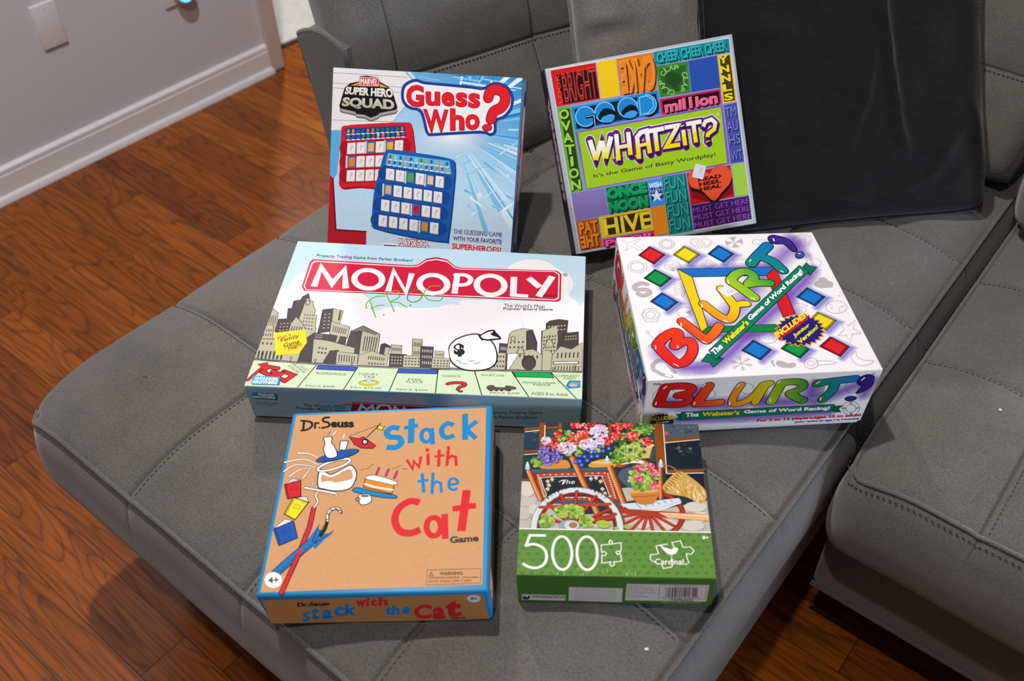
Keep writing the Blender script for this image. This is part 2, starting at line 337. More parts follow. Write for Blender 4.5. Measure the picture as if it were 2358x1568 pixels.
def cushion_block(name, rect, ztop, su, sv, amp, edge, ew, hgt, bulge, rcorner, doff=0.0):
    u0, u1, v0, v1 = rect
    us = axis(u0, u1, 0.011, su); vs = axis(v0, v1, 0.011, sv)
    def rnd(u, v):
        cu = min(max(u, u0 + rcorner), u1 - rcorner); cv = min(max(v, v0 + rcorner), v1 - rcorner)
        du, dv = u - cu, v - cv
        if du and dv:
            m_ = max(abs(du), abs(dv)); L = math.hypot(du, dv)
            return cu + du * m_ / L, cv + dv * m_ / L
        return u, v
    bm = bmesh.new(); G = {}
    for i, u in enumerate(us):
        for j, v in enumerate(vs):
            a, b_ = rnd(u, v); z = ztop + seat_height(u, v, rect, su, sv, amp, edge, ew); p = UV(a, b_)
            G[i, j] = bm.verts.new((p.x, p.y, press(p.x, p.y, z)))
    for i in range(len(us) - 1):
        for j in range(len(vs) - 1): bm.faces.new((G[i, j], G[i, j + 1], G[i + 1, j + 1], G[i + 1, j]))
    I, J = len(us) - 1, len(vs) - 1
    loop = [(0, j) for j in range(J)] + [(i, J) for i in range(I)] + [(I, j) for j in range(J, 0, -1)] + [(i, 0) for i in range(I, 0, -1)]
    pts = [G[k].co.copy() for k in loop]; n = len(pts); c0 = UV((u0 + u1) / 2, (v0 + v1) / 2)
    nor = []
    for k in range(n):
        t = pts[(k + 1) % n] - pts[k - 1]; t.z = 0; nn = Vector((t.y, -t.x, 0)).normalized()
        if nn.dot(pts[k] - c0) < 0: nn = -nn
        nor.append(nn)
    for _ in range(3): nor = [(nor[k - 1] + nor[k] * 2 + nor[(k + 1) % n]).normalized() for k in range(n)]
    prev = [G[k] for k in loop]; steps = 12
    for s in range(1, steps + 1):
        t = s / steps; ring = []
        for k in range(n):
            wob = 0.0025 * noise.noise(Vector((pts[k].x * 7, pts[k].y * 7, t * 2)))
            out = bulge * (1.0 if v1 < 0 else 0.35 + 0.65 * max(0.0, nor[k].dot(-EU))) * (sin(pi * min(1, t * 1.02)) ** 0.65) - (0.012 * max(0, t - .85) / .15) + wob * sin(pi * t)
            ring.append(bm.verts.new(pts[k] + nor[k] * out + Vector((0, 0, -(pts[k].z - (ztop - hgt)) * t))))
        for k in range(n): bm.faces.new((prev[k], ring[k], ring[(k + 1) % n], prev[(k + 1) % n]))
        prev = ring
    bm.faces.new(prev[::-1])
    bmesh.ops.recalc_face_normals(bm, faces=bm.faces)
    o = sofa_part(name, bm, M_FAB)
    # welt cord round the top edge, stitched seams on the top
    bm = bmesh.new(); run = [k for k in range(n) if nor[k].dot(-EU) > 0.35 or nor[k].dot(EV if v1 < 0 else -EV) > 0.35]
    cut = next((i for i in range(1, len(run)) if run[i] - run[i - 1] > 1), 0); run = run[cut:] + run[:cut]
    path = []
    for k in run:
        q = pts[k] + nor[k] * 0.001 + UPV * 0.0008
        if not path or (q - path[-1]).length > 0.009: path.append(q)
    tube(bm, path, 0.0028, 8)
    w_ = sofa_part('piping', bm, M_FAB, o)
    bm = bmesh.new()
    def top(u, v): 
        p = UV(u, v); return Vector((p.x, p.y, press(p.x, p.y, ztop + seat_height(u, v, rect, su, sv, amp, edge, ew)) + 0.0004))
    for s in su[1:-1]:
        stitches(bm, [top(s - 0.0065, v0 + .006 + (v1 - v0 - .012) * k / 120) for k in range(121)], UPV)
    for s in sv[1:-1]:
        stitches(bm, [top(u0 + .006 + (u1 - u0 - .012) * k / 160, s + 0.0065) for k in range(161)], UPV)
    st = sofa_part('stitching', bm, M_STITCH, o, False)
    st['label'] = 'dark stitched tufting lines'
    if v1 < 0: return o
    bm = bmesh.new()
    q = [p + nor[k] * (0.0028 + bulge * 0.22) - UPV * 0.0062 for k, p in enumerate(pts)]
    stitches(bm, q, lambda a: min(((p - a).length, nor[k]) for k, p in enumerate(pts))[1] if False else UPV, 0.0032, 0.0072, 0.0006); sofa_part('edge_stitching', bm, M_STITCH, o, False)
    return o
CH = (0.2443, 1.70, -1.031, -0.176)
cushion_block('chaise_cushion', CH, HS + 0.001, [0.2443, 0.492, 0.687, 0.887, 1.085, 1.262, 1.47, 1.70], [-1.031, -0.795, -0.588, -0.402, -0.176], 0.010, 0.026, 0.11, 0.205, 0.016, 0.035)
S2 = (0.806, 1.70, -0.144, 0.74)
cushion_block('seat_cushion', S2, HS + 0.001, [0.806, 1.035, 1.235, 1.45, 1.70], [-0.144, 0.012, 0.22, 0.43, 0.74], 0.010, 0.022, 0.10, 0.185, 0.024, 0.03)
def uvbox(name, u0, u1, v0, v1, z0, z1, bev, mat, parent=None):
    bm = bmesh.new(); vs, fs = box_bm(bm, (u0, v0, z0), (u1, v1, z1), Matrix(((EU.x, EV.x, 0, 0), (EU.y, EV.y, 0, 0), (0, 0, 1, 0), (0, 0, 0, 1))))
    bmesh.ops.recalc_face_normals(bm, faces=bm.faces)
    if bev: bevel_all(bm, bev, 3)
    return autosmooth(sofa_part(name, bm, mat, parent))
uvbox('chaise_base', 0.285, 1.72, -1.0, -0.180, 0.125, HS - 0.200, 0.012, M_FAB)
o = uvbox('seat_base', 0.850, 1.72, -0.150, 0.74, 0.137, HS - 0.182, 0.012, M_FAB)
bm = bmesh.new(); tube(bm, [UV(0.8495, -0.148 + 0.88 * k / 20, 0.142) for k in range(21)], 0.004, 8); sofa_part('piping', bm, M_FAB, o)
uvbox('backrest', 1.73, 1.90, -1.10, 0.74, 0.13, HS + 0.27, 0.03, M_FAB)
for u, v in ((0.33, -0.95), (0.33, -0.25), (1.5, -0.95), (0.95, 0.0), (0.87, 0.66)):
    bm = bmesh.new(); M = Matrix.Translation(UV(u, v))
    lathe(bm, [(0.017, 0), (0.019, 0.004), (0.028, 0.130)], 20, M @ Matrix.Rotation(R_(90), 4, 'X') if False else M @ Matrix(((1, 0, 0, 0), (0, 0, 1, 0), (0, 1, 0, 0), (0, 0, 0, 1))))
    autosmooth(sofa_part('leg', bm, M_LEG))
# left arm, flaring outward at its top
def arm():
    bm = bmesh.new(); ua, ub = 0.85, 1.72; nseg = 14; prof = []
    vo = lambda z: -1.045 - 0.062 * (z - 0.30) / 0.4
    zt = HS + 0.222; wid = 0.095; zb = 0.125
    for k in range(9): z = zb + (zt - 0.012 - zb) * k / 8; prof.append((vo(z), z))
    for k in range(nseg + 1):
        t = k / nseg; prof.append((vo(zt) + wid * t, zt + 0.012 * sin(pi * t) - 0.003 * (1 - sin(pi * t))))
    for k in range(9): z = zt - 0.012 - (zt - 0.012 - zb) * k / 8; prof.append((vo(z) + wid, z))
    secs = []
    for u, sh in ((ua, 0.010), (ua + 0.006, 0.002), (ua + 0.015, 0.0), (ub, 0.0)):
        cv = sum(p[0] for p in prof) / len(prof); cz = sum(p[1] for p in prof) / len(prof)
        sec = []
        for v, z in prof:
            p = UV(u, v + (cv - v) * sh * 2.2, z + (cz - z) * sh * 0.8); sec.append(bm.verts.new(p))
        secs.append(sec)
    n = len(prof)
    for A, B in zip(secs, secs[1:]):
        for k in range(n): bm.faces.new((A[k], A[(k + 1) % n], B[(k + 1) % n], B[k]))
    bm.faces.new(secs[0]); bm.faces.new(secs[-1][::-1]); bmesh.ops.recalc_face_normals(bm, faces=bm.faces)
    o = autosmooth(sofa_part('armrest', bm, M_FAB), 40)
    bm = bmesh.new(); tube(bm, [UV(ua + 0.004, v, z) for v, z in prof[7:-7]], 0.0042, 8); sofa_part('piping', bm, M_FAB, o)
arm()

# ------------------------------------------------------------------ cushions
def frame_from(e1, lean_n, origin):
    """x along e1, z the outward face normal, y up the face"""
    x = e1.normalized(); z = lean_n.normalized(); y = z.cross(x).normalized()
    return Matrix(((x.x, y.x, z.x, origin.x), (x.y, y.y, z.y, origin.y), (x.z, y.z, z.z, origin.z), (0, 0, 0, 1)))
def leaning(ang_deg, lean_deg, origin, roll=0.0):
    a = R_(ang_deg); t = R_(lean_deg); e1 = Vector((cos(a), sin(a), 0)); n0 = Vector((sin(a), -cos(a), 0))
    n = n0 * cos(t) + UPV * sin(t)
    return frame_from(e1, n, origin) @ Matrix.Rotation(R_(roll), 4, 'Z')
def pillow(ename, label, cat, M, w, h, t, mat, power=4.5, puff=0.42, pinch=0.05, grooves=(), creases=(), wr=0.002, wrs=8.0, edge=None, group=None, N=70, st_col=None, flange=0.0, corner=0.0):
    """a cushion in its own frame: x across, y up from its lower edge (y=0), z out of its front"""
    def outline(x, y):
        X = w / 2 * x * (1 - pinch * (1 - y * y)); Y = h / 2 * (1 + y * (1 - pinch * (1 - x * x)))
        if corner:
            k = (abs(x) * abs(y)) ** 6; X *= 1 - corner * k; Y = h / 2 + (Y - h / 2) * (1 - corner * k)
        return X, Y
    def prof(x, y): return (max(0, 1 - abs(x) ** power) * max(0, 1 - abs(y) ** power)) ** puff
    def front(x, y):
        X, Y = outline(x, y); f = prof(x, y); z = t / 2 * f
        z += f * (wr * noise.noise(Vector((X * wrs, Y * wrs, 3.1))) + wr * 0.5 * noise.noise(Vector((X * wrs * 3, Y * wrs * 3, 9.0))))
        for kind, pos, dep, wd in grooves:
            d = abs((X if kind == 'v' else Y) - pos); z -= dep * f * math.exp(-(d / wd) ** 1.2)
            if d < 0.006: z -= 0.003 * math.exp(-(d / 0.002) ** 2)
        for pts, amp, wd in creases:
            best = 9; tt = 0
            for i in range(len(pts) - 1):
                ax, ay = pts[i]; bx, by = pts[i + 1]; L2 = (bx - ax) ** 2 + (by - ay) ** 2
                s = max(0, min(1, ((X - ax) * (bx - ax) + (Y - ay) * (by - ay)) / L2))
                d = math.hypot(X - ax - s * (bx - ax), Y - ay - s * (by - ay))
                if d < best: best = d; tt = (i + s) / (len(pts) - 1)
            z += amp * math.exp(-(best / wd) ** 2) * (0.35 + 0.65 * sin(pi * min(1, max(0.02, tt))))
        return Vector((X, Y, z))
    xs = [sin(pi / 2 * (-1 + 2 * i / N)) for i in range(N + 1)]
    ex = set(xs)
    for kind, pos, *_ in grooves:
        if kind == 'v':
            for e_ in (-.006, -.003, -.0012, 0, .0012, .003, .006): ex.add((pos + e_) / (w / 2))
    ys_ = [sin(pi / 2 * (-1 + 2 * i / N)) for i in range(N + 1)]; ey = set(ys_)
    for kind, pos, *_ in grooves:
        if kind == 'h':
            for e_ in (-.006, -.003, -.0012, 0, .0012, .003, .006): ey.add((pos + e_ - h / 2) / (h / 2))
    xs = sorted(x for x in ex if -1 <= x <= 1); ys_ = sorted(y for y in ey if -1 <= y <= 1)
    bm = bmesh.new(); F = {}; B = {}
    for i, x in enumerate(xs):
        for j, y in enumerate(ys_):
            p = front(x, y); F[i, j] = bm.verts.new(p)
            if 0 < i < len(xs) - 1 and 0 < j < len(ys_) - 1:
                X, Y = outline(x, y); B[i, j] = bm.verts.new((X, Y, -t / 2 * prof(x, y)))
            else: B[i, j] = F[i, j]
    for i in range(len(xs) - 1):
        for j in range(len(ys_) - 1):
            bm.faces.new((F[i, j], F[i + 1, j], F[i + 1, j + 1], F[i, j + 1]))
            q = (B[i, j], B[i, j + 1], B[i + 1, j + 1], B[i + 1, j])
            if len(set(q)) == 4 and set(q) != {F[i, j], F[i + 1, j], F[i + 1, j + 1], F[i, j + 1]}: bm.faces.new(q)
    e = tag(empty(ename, mat=M), label, cat, group)
    body = mesh_obj('cover', bm, mat, e)
    if edge:
        bm = bmesh.new(); per = []
        K = 60
        for k in range(K): per.append(outline(-1 + 2 * k / K, -1))
        for k in range(K): per.append(outline(1, -1 + 2 * k / K))
        for k in range(K): per.append(outline(1 - 2 * k / K, 1))
        for k in range(K): per.append(outline(-1, 1 - 2 * k / K))
        tube(bm, [(X, Y, 0) for X, Y in per], edge, 8, True); mesh_obj('piping', bm, mat, e)
    if st_col is not None and grooves:
        bm = bmesh.new()
        for kind, pos, *_ in grooves:
            if kind == 'v': pts = [front((pos - 0.006) / (w / 2), -0.94 + 1.88 * k / 120) + Vector((0, 0, 0.0006)) for k in range(121)]
            else: pts = [front(-0.94 + 1.88 * k / 120, (pos - 0.006 - h / 2) / (h / 2)) + Vector((0, 0, 0.0006)) for k in range(121)]
            stitches(bm, pts, Vector((0, 0, 1)), r=0.0009)
        mesh_obj('stitching', bm, st_col, e, False)
    return e, front
GB = 'tufted back cushions of the sofa'
# tufted cushion behind the blue box, leaning on the arm
a = R_(30.5); e1 = Vector((cos(a), sin(a), 0)); n0 = Vector((sin(a), -cos(a), 0))
t = R_(22); nl = n0 * cos(t) + UPV * sin(t)
org = UV(0.99, -0.852, HS - 0.004) + e1 * 0.14 - nl * 0.067
pillow('back_cushion', 'grey tufted back cushion leaning on the left arm behind the upright blue box', 'cushion',
       leaning(30.5, 22, org), 0.67, 0.50, 0.14, M_FAB, power=7, puff=0.34, pinch=0.015,
       grooves=(('v', -0.245, 0.006, 0.02), ('v', 0.0, 0.016, 0.045), ('h', 0.185, 0.016, 0.045)), wr=0.003, group=GB, st_col=M_STITCH, corner=0.04)
# tufted cushion behind the black pillow
org = UV(1.465, -0.46, HS - 0.012)
pillow('back_cushion', 'grey tufted back cushion standing behind the black velvet pillow, its seam level', 'cushion',
       leaning(-39.5 + 180 - 180, 26, org), 0.56, 0.52, 0.15, M_FAB, power=8, puff=0.3, pinch=0.01,
       grooves=(('h', 0.165, 0.012, 0.04), ('v', -0.02, 0.012, 0.04)), wr=0.002, group=GB, st_col=M_STITCH, corner=0.04)
org = UV(1.385, 0.215, HS - 0.012)
pillow('back_cushion', 'grey back cushion at the right edge, only its lower left corner in view', 'cushion',
       leaning(-39.5, 12, org), 0.76, 0.50, 0.17, M_FAB, power=9, puff=0.3, pinch=0.01, edge=0.005,
       grooves=(('h', 0.25, 0.012, 0.04),), wr=0.002, group=GB, st_col=M_STITCH, corner=0.05)
# grey throw pillow behind the word-tile box
wz = BX['whatz']['M']
Mp = wz @ Matrix.Translation((0.075, -0.10, -0.080)) @ Matrix.Rotation(R_(-4), 4, 'Z')
pillow('throw_pillow', 'plain grey throw pillow with a creased side seam behind the multicoloured word-tile box', 'pillow', Mp, 0.32, 0.40, 0.105, M_GREYPIL,
       power=5, puff=0.32, pinch=0.03, creases=(([(-0.155, 0.255), (-0.12, 0.265), (-0.06, 0.27)], -0.007, 0.011), ([(-0.155, 0.29), (-0.10, 0.285)], 0.006, 0.010), ([(-0.155, 0.22), (-0.10, 0.232)], 0.005, 0.010)), edge=0.004, corner=0.05)
# black velvet pillow
t = R_(36); g = R_(7); e1 = Vector((cos(g), sin(g), 0))
org = Vector((0.545, 1.172, HS)) - e1 * 0.034
n0 = Vector((sin(g), -cos(g), 0)); org = org + n0 * 0.008 - UPV * 0.003
CR = (([(-0.205, -0.01), (-0.205, 0.16), (-0.20, 0.33)], -0.048, 0.035), ([(0.040, 0.46), (0.042, 0.30), (0.052, 0.19), (0.060, 0.165)], 0.0119, 0.0059), ([(0.056, 0.165), (0.060, 0.135), (0.072, 0.10)], 0.0102, 0.0085), ([(0.030, 0.26), (0.010, 0.18), (-0.020, 0.10)], 0.0076, 0.0076),
      ([(0.110, 0.43), (0.130, 0.36)], 0.0068, 0.0102), ([(0.160, 0.13), (0.110, 0.06), (0.010, 0.015)], 0.0068, 0.0119), ([(0.180, 0.16), (0.195, 0.06)], 0.0085, 0.0119), ([(-0.150, 0.30), (-0.090, 0.27)], 0.0068, 0.0170), ([(0.010, 0.03), (-0.090, 0.05)], 0.0068, 0.0119))
pillow('throw_pillow', 'large black velvet throw pillow creased down its middle, leaning in the sofa corner', 'pillow', leaning(7, 36, org), 0.43, 0.46, 0.085, M_VELVET,
       power=6, puff=0.40, pinch=0.03, creases=CR, wr=0.007, wrs=8, edge=0.004, corner=0.03, N=110)

# ------------------------------------------------------------------ boxes
M_PRINT, nt, b = nmat('printed_card')
at = add(nt, 'ShaderNodeAttribute', attribute_name='Col'); nt.links.new(at.outputs['Color'], b.inputs['Base Color']); b.inputs['Roughness'].default_value = 0.42
b.inputs['Specular IOR Level'].default_value = 0.10
tc = add(nt, 'ShaderNodeTexCoord'); nz = add(nt, 'ShaderNodeTexNoise'); nz.inputs['Scale'].default_value = 420; nz.inputs['Detail'].default_value = 3
rp = ramp(nt, [(0.3, (0.90,) * 3), (0.7, (1.0,) * 3)]); mx = add(nt, 'ShaderNodeMix', data_type='RGBA', blend_type='MULTIPLY'); mx.inputs['Factor'].default_value = 1.0
nt.links.new(tc.outputs['Object'], nz.inputs['Vector']); nt.links.new(nz.outputs['Fac'], rp.inputs['Fac'])
nt.links.new(at.outputs['Color'], mx.inputs['A']); nt.links.new(rp.outputs['Color'], mx.inputs['B']); nt.links.new(mx.outputs['Result'], b.inputs['Base Color'])
M_SOFT, nt, b = nmat('printed_card_airbrush')
at = add(nt, 'ShaderNodeAttribute', attribute_name='Col'); nt.links.new(at.outputs['Color'], b.inputs['Base Color']); b.inputs['Roughness'].default_value = 0.42
nt.links.new(at.outputs['Alpha'], b.inputs['Alpha']); b.inputs['Specular IOR Level'].default_value = 0.10
SC.cycles.transparent_max_bounces = 24
def card(name, hexc, rough=0.42):
    return plain(name, hexc, rough, 0.4)
def hexa(bm, bot, top_, zb, zt):
    v = [bm.verts.new((*p, zb)) for p in bot] + [bm.verts.new((*p, zt)) for p in top_]
    for f in ((3, 2, 1, 0), (4, 5, 6, 7), (0, 1, 5, 4), (1, 2, 6, 5), (2, 3, 7, 6), (3, 0, 4, 7)): bm.faces.new([v[i] for i in f])
def lerp2(a, b_, t): return (a[0] + (b_[0] - a[0]) * t, a[1] + (b_[1] - a[1]) * t)
def game_box(key, name, label, lid_hex, tray_hex, lid_z, bev=0.0008, inset=0.0018, group=None):
    d = BX[key]; e = tag(empty(name, mat=d['M']), label, 'box', group)
    bm = bmesh.new(); low = [lerp2(p, q, lid_z / d['H']) for p, q in zip(d['bc'], d['tc'])]
    hexa(bm, low, d['tc'], lid_z, d['H']); bevel_all(bm, bev, 3)
    autosmooth(mesh_obj('box_lid', bm, card('lid_card', lid_hex), e), 40)
    bm = bmesh.new(); ins = lambda p: (p[0] - math.copysign(inset, p[0]), p[1] - math.copysign(inset, p[1]))
    hexa(bm, [ins(p) for p in d['bc']], [ins(p) for p in low], 0.0002, lid_z + 0.002); bevel_all(bm, 0.0006, 2)
    autosmooth(mesh_obj('box_tray', bm, card('tray_card', tray_hex), e), 40)
    d['e'] = e; d['low'] = low; d['lz'] = lid_z
    return e
GG = 'board game boxes on the chaise'
game_box('guess', 'board_game_box', 'upright blue and white board game box picturing two flip-tile trays, at the back left', '#3f9ed6', '#3f9ed6', 0.001, group=GG)
game_box('whatz', 'board_game_box', 'tilted silver-edged board game box covered in multicoloured word tiles, leaning against the pillows', '#a9adb6', '#a9adb6', 0.006, bev=0.0016, group=GG)
game_box('mono', 'board_game_box', 'wide pale blue board game box with a red title banner and a grey city skyline', '#b9cfdc', '#cfc8c0', 0.002, group=GG)
game_box('blurt', 'board_game_box', 'deep white board game box with rainbow bubble letters, nearest the gap between the seats', '#ebe6e6', '#e2dcd8', 0.006, bev=0.0012, group=GG)
game_box('stack', 'board_game_box', 'brown kraft board game box with blue edges and books and a cake pictured on it', '#1480b4', '#1480b4', 0.002, bev=0.003, group=GG)
game_box('puzz', 'jigsaw_puzzle_box', 'small green jigsaw puzzle box picturing a flower cart, at the front of the chaise', '#4f7a30', '#4f7a30', 0.001)
def face_quad(key, face):
    d = BX[key]; lz = 0.0 if face[0] == 'f' and key in () else d['lz']
    T = [Vector((*p, d['H'])) for p in d['tc']]; L = [Vector((*p, d['lz'])) for p in d['low']]
    return {'top': (T[0], T[1], T[2], T[3]), 'front': (L[0], L[1], T[1], T[0]), 'left': (L[3], L[0], T[0], T[3]), 'right': (L[1], L[2], T[2], T[1])}[face]

# ---- printed artwork: flat ink layers on a face, coordinates in 1/10000 of the face's width and height
class Ink:
    fonts = {}
    def __init__(self, key, face):
        self.q = face_quad(key, face); self.n = (self.q[1] - self.q[0]).cross(self.q[3] - self.q[0]).normalized()
        self.W = (self.q[1] - self.q[0]).length; self.H = (self.q[3] - self.q[0]).length
        self.k = 0
    def P(self, p, k=None):
        s, t = p[0] / 1e4, p[1] / 1e4; a, b_, c, d = self.q
        return a.lerp(b_, s).lerp(d.lerp(c, s), t) + self.n * (0.00012 + self.k * 0.9e-6)
    def begin(self):
        self.bm = bmesh.new(); self.cl = self.bm.loops.layers.float_color.new('Col'); self.soft = False
    def end(self, name, parent, label=None):
        up = self.n; ctr = sum(self.q, Vector()) / 4
        for i in range(4):
            a, b_ = self.q[i], self.q[(i + 1) % 4]; nn = (b_ - a).cross(up).normalized(); co = a - nn * 0.0004
            if any((v.co - co).dot(nn) > 0 for v in self.bm.verts):
                bmesh.ops.bisect_plane(self.bm, geom=list(self.bm.verts) + list(self.bm.edges) + list(self.bm.faces), dist=1e-7, plane_co=co, plane_no=nn, clear_outer=True)
        o = mesh_obj(name, self.bm, None, parent, False, [M_PRINT, M_SOFT] if self.soft else [M_PRINT])
        if label: o['label'] = label
        return o
    def color(self, c, p):
        """c: hex | [hex, hex, x0, y0, x1, y1] two-stop linear gradient"""
        if isinstance(c, str): return (*lin(c), 1.0)
        c0, c1, a, b_ = lin(c[0]), lin(c[1]), c[2:4], c[4:6]
        dx, dy = (b_[0] - a[0]) * self.W, (b_[1] - a[1]) * self.H
        t = ((p[0] - a[0]) * self.W * dx + (p[1] - a[1]) * self.H * dy) / (dx * dx + dy * dy); t = max(0, min(1, t))
        return (*(x + (y - x) * t for x, y in zip(c0, c1)), 1.0)
    def face(self, pts, c, al=None):
        vs = [self.bm.verts.new(self.P(p)) for p in pts]
        try: f = self.bm.faces.new(vs)
        except ValueError: return
        for i, l in enumerate(f.loops):
            col = self.color(c, pts[i])
            if al is not None: col = (*col[:3], al[i])
            l[self.cl] = col
        if al is not None: f.material_index = 1; self.soft = True
        return f
    def poly(self, c, pts):
        self.k += 1; f = self.face(pts, c)
        if f and len(pts) > 4:
            f.normal_update()
            bmesh.ops.triangulate(self.bm, faces=[f], ngon_method='EAR_CLIP')
    def smooth(self, pts, closed=False, n=5):
        out = []; N = len(pts); rng = N if closed else N - 1
        g = lambda i: pts[i % N] if closed else pts[max(0, min(N - 1, i))]
        for i in range(rng):
            p0, p1, p2, p3 = g(i - 1), g(i), g(i + 1), g(i + 2)
            for k in range(n):
                t = k / n; t2 = t * t; t3 = t2 * t
                out.append(tuple(0.5 * ((2 * p1[j]) + (-p0[j] + p2[j]) * t + (2 * p0[j] - 5 * p1[j] + 4 * p2[j] - p3[j]) * t2 + (-p0[j] + 3 * p1[j] - 3 * p2[j] + p3[j]) * t3) for j in (0, 1)))
        if not closed: out.append(tuple(pts[-1]))
        return out
    def stroke(self, c, pts, w, sm_=0, closed=0, butt=0, w2=None, al=None):
        """w in 1/10 mm; al=(inner, outer) alpha makes a feathered airbrush band"""
        self.k += 1
        if sm_: pts = self.smooth(pts, closed)
        W, H = self.W, self.H; M = [(p[0] * W / 1e4, p[1] * H / 1e4) for p in pts]
        back = lambda m: (m[0] / W * 1e4, m[1] / H * 1e4)
        N = len(M); Lr = []
        for i in range(N):
            a = M[(i - 1) % N] if closed or i else M[i]; b_ = M[(i + 1) % N] if closed or i < N - 1 else M[i]
            def un(p, q):
                d = math.hypot(q[0] - p[0], q[1] - p[1]); return ((q[0] - p[0]) / d, (q[1] - p[1]) / d) if d > 1e-9 else None
            d1 = un(a, M[i]); d2 = un(M[i], b_); d1 = d1 or d2 or (1, 0); d2 = d2 or d1
            n1 = (-d1[1], d1[0]); n2 = (-d2[1], d2[0]); nx, ny = n1[0] + n2[0], n1[1] + n2[1]; L = math.hypot(nx, ny)
            if L < 1e-6: nx, ny, L = n1[0], n1[1], 1.0
            nx /= L; ny /= L; mit = 1 / max(0.5, nx * n1[0] + ny * n1[1])
            hw = (w + ((w2 - w) * i / (N - 1) if w2 is not None else 0)) * 0.5e-4
            Lr.append((nx * mit * hw, ny * mit * hw, hw, n1, n2, d1, d2))
        off = lambda i, s: back((M[i][0] + s * Lr[i][0], M[i][1] + s * Lr[i][1]))
        for i in range(N if closed else N - 1):
            j = (i + 1) % N
            if sm_: self.k += 0.25
            if al is None: self.face([off(i, 1), off(i, -1), off(j, -1), off(j, 1)], c)
            else:
                B = [back(M[i]), back(M[j])]
                self.face([off(i, 1), B[0], B[1], off(j, 1)], c, (al[1], al[0], al[0], al[1]))
                self.face([B[0], off(i, -1), off(j, -1), B[1]], c, (al[0], al[1], al[1], al[0]))
        if not closed and not butt:
            for i, sg, nn in ((0, 1, Lr[0][4]), (N - 1, -1, Lr[-1][3])):
                a0 = math.atan2(nn[1], nn[0]); hw = Lr[i][2]; ks = 7
                fan = [back((M[i][0] + hw * cos(a0 + sg * pi * k / ks), M[i][1] + hw * sin(a0 + sg * pi * k / ks))) for k in range(ks + 1)]
                if sg < 0: fan = fan[::-1]
                if al is None: self.face(fan, c)
                else:
                    for k in range(ks): self.face([back(M[i]), fan[k], fan[k + 1]], c, (al[0], al[1], al[1]))
    def blob(self, c, ctr, ax, ay, n=24, al=None):
        self.k += 1
        pts = [(ctr[0] + ax[0] * cos(2 * pi * k / n) + ay[0] * sin(2 * pi * k / n), ctr[1] + ax[1] * cos(2 * pi * k / n) + ay[1] * sin(2 * pi * k / n)) for k in range(n)]
        if al is None: self.face(pts, c)
        else:
            for k in range(n): self.face([tuple(ctr), pts[k], pts[(k + 1) % n]], c, (al[0], al[1], al[1]))
    def glyphs(self, s, bold):
        key = (s, bold)
        if key not in Ink.fonts:
            cu = bpy.data.curves.new('lettering', 'FONT'); cu.body = s; cu.size = 1.0; cu.offset = bold; cu.resolution_u = 3
            ob = bpy.data.objects.new('lettering', cu); COL.objects.link(ob)
            dg = bpy.context.evaluated_depsgraph_get(); dg.update()
            me = ob.evaluated_get(dg).to_mesh()
            vs = [(v.co.x, v.co.y) for v in me.vertices]; fs = [tuple(p.vertices) for p in me.polygons]
            ob.evaluated_get(dg).to_mesh_clear(); bpy.data.objects.remove(ob); bpy.data.curves.remove(cu)
            Ink.fonts[key] = (vs, fs)
        return Ink.fonts[key]
    def text(self, c, s, quad, bold=0.0, grow=0.0):
        """fits the lettering into quad (bl, br, tr, tl); grow thickens it in place (an outline under the letters)"""
        if 'M' in s and bold > 0:           # the built-in M breaks when fattened: strike it several times instead
            dx = [(quad[1][j] - quad[0][j]) / max(3, len(s)) * 1.5 for j in (0, 1)]; dy = [(quad[3][j] - quad[0][j]) for j in (0, 1)]; b2 = bold + grow * 0.8
            for ix, iy in ((-1, 0), (1, 0), (0, 0)) if not grow else ((-1, -1), (-1, 1), (1, -1), (1, 1), (0, 0)):
                self.text(c, s, [tuple(q[j] + dx[j] * ix * b2 * 0.8 + dy[j] * iy * grow * 0.9 for j in (0, 1)) for q in quad])
            return
        self.k += 1
        v0, _ = self.glyphs(s, bold)
        if not v0: return
        x0 = min(v[0] for v in v0); x1 = max(v[0] for v in v0); y0 = min(v[1] for v in v0); y1 = max(v[1] for v in v0)
        vs, fs = self.glyphs(s, bold + grow); a, b_, c_, d = quad
        pts = []
        for x, y in vs:
            u = (x - x0) / max(1e-6, x1 - x0); v = (y - y0) / max(1e-6, y1 - y0)
            pts.append(tuple((a[j] * (1 - u) + b_[j] * u) * (1 - v) + (d[j] * (1 - u) + c_[j] * u) * v for j in (0, 1)))
        for f in fs: self.face([pts[i] for i in f], c)
def pr(v): return list(zip(v[::2], v[1::2]))
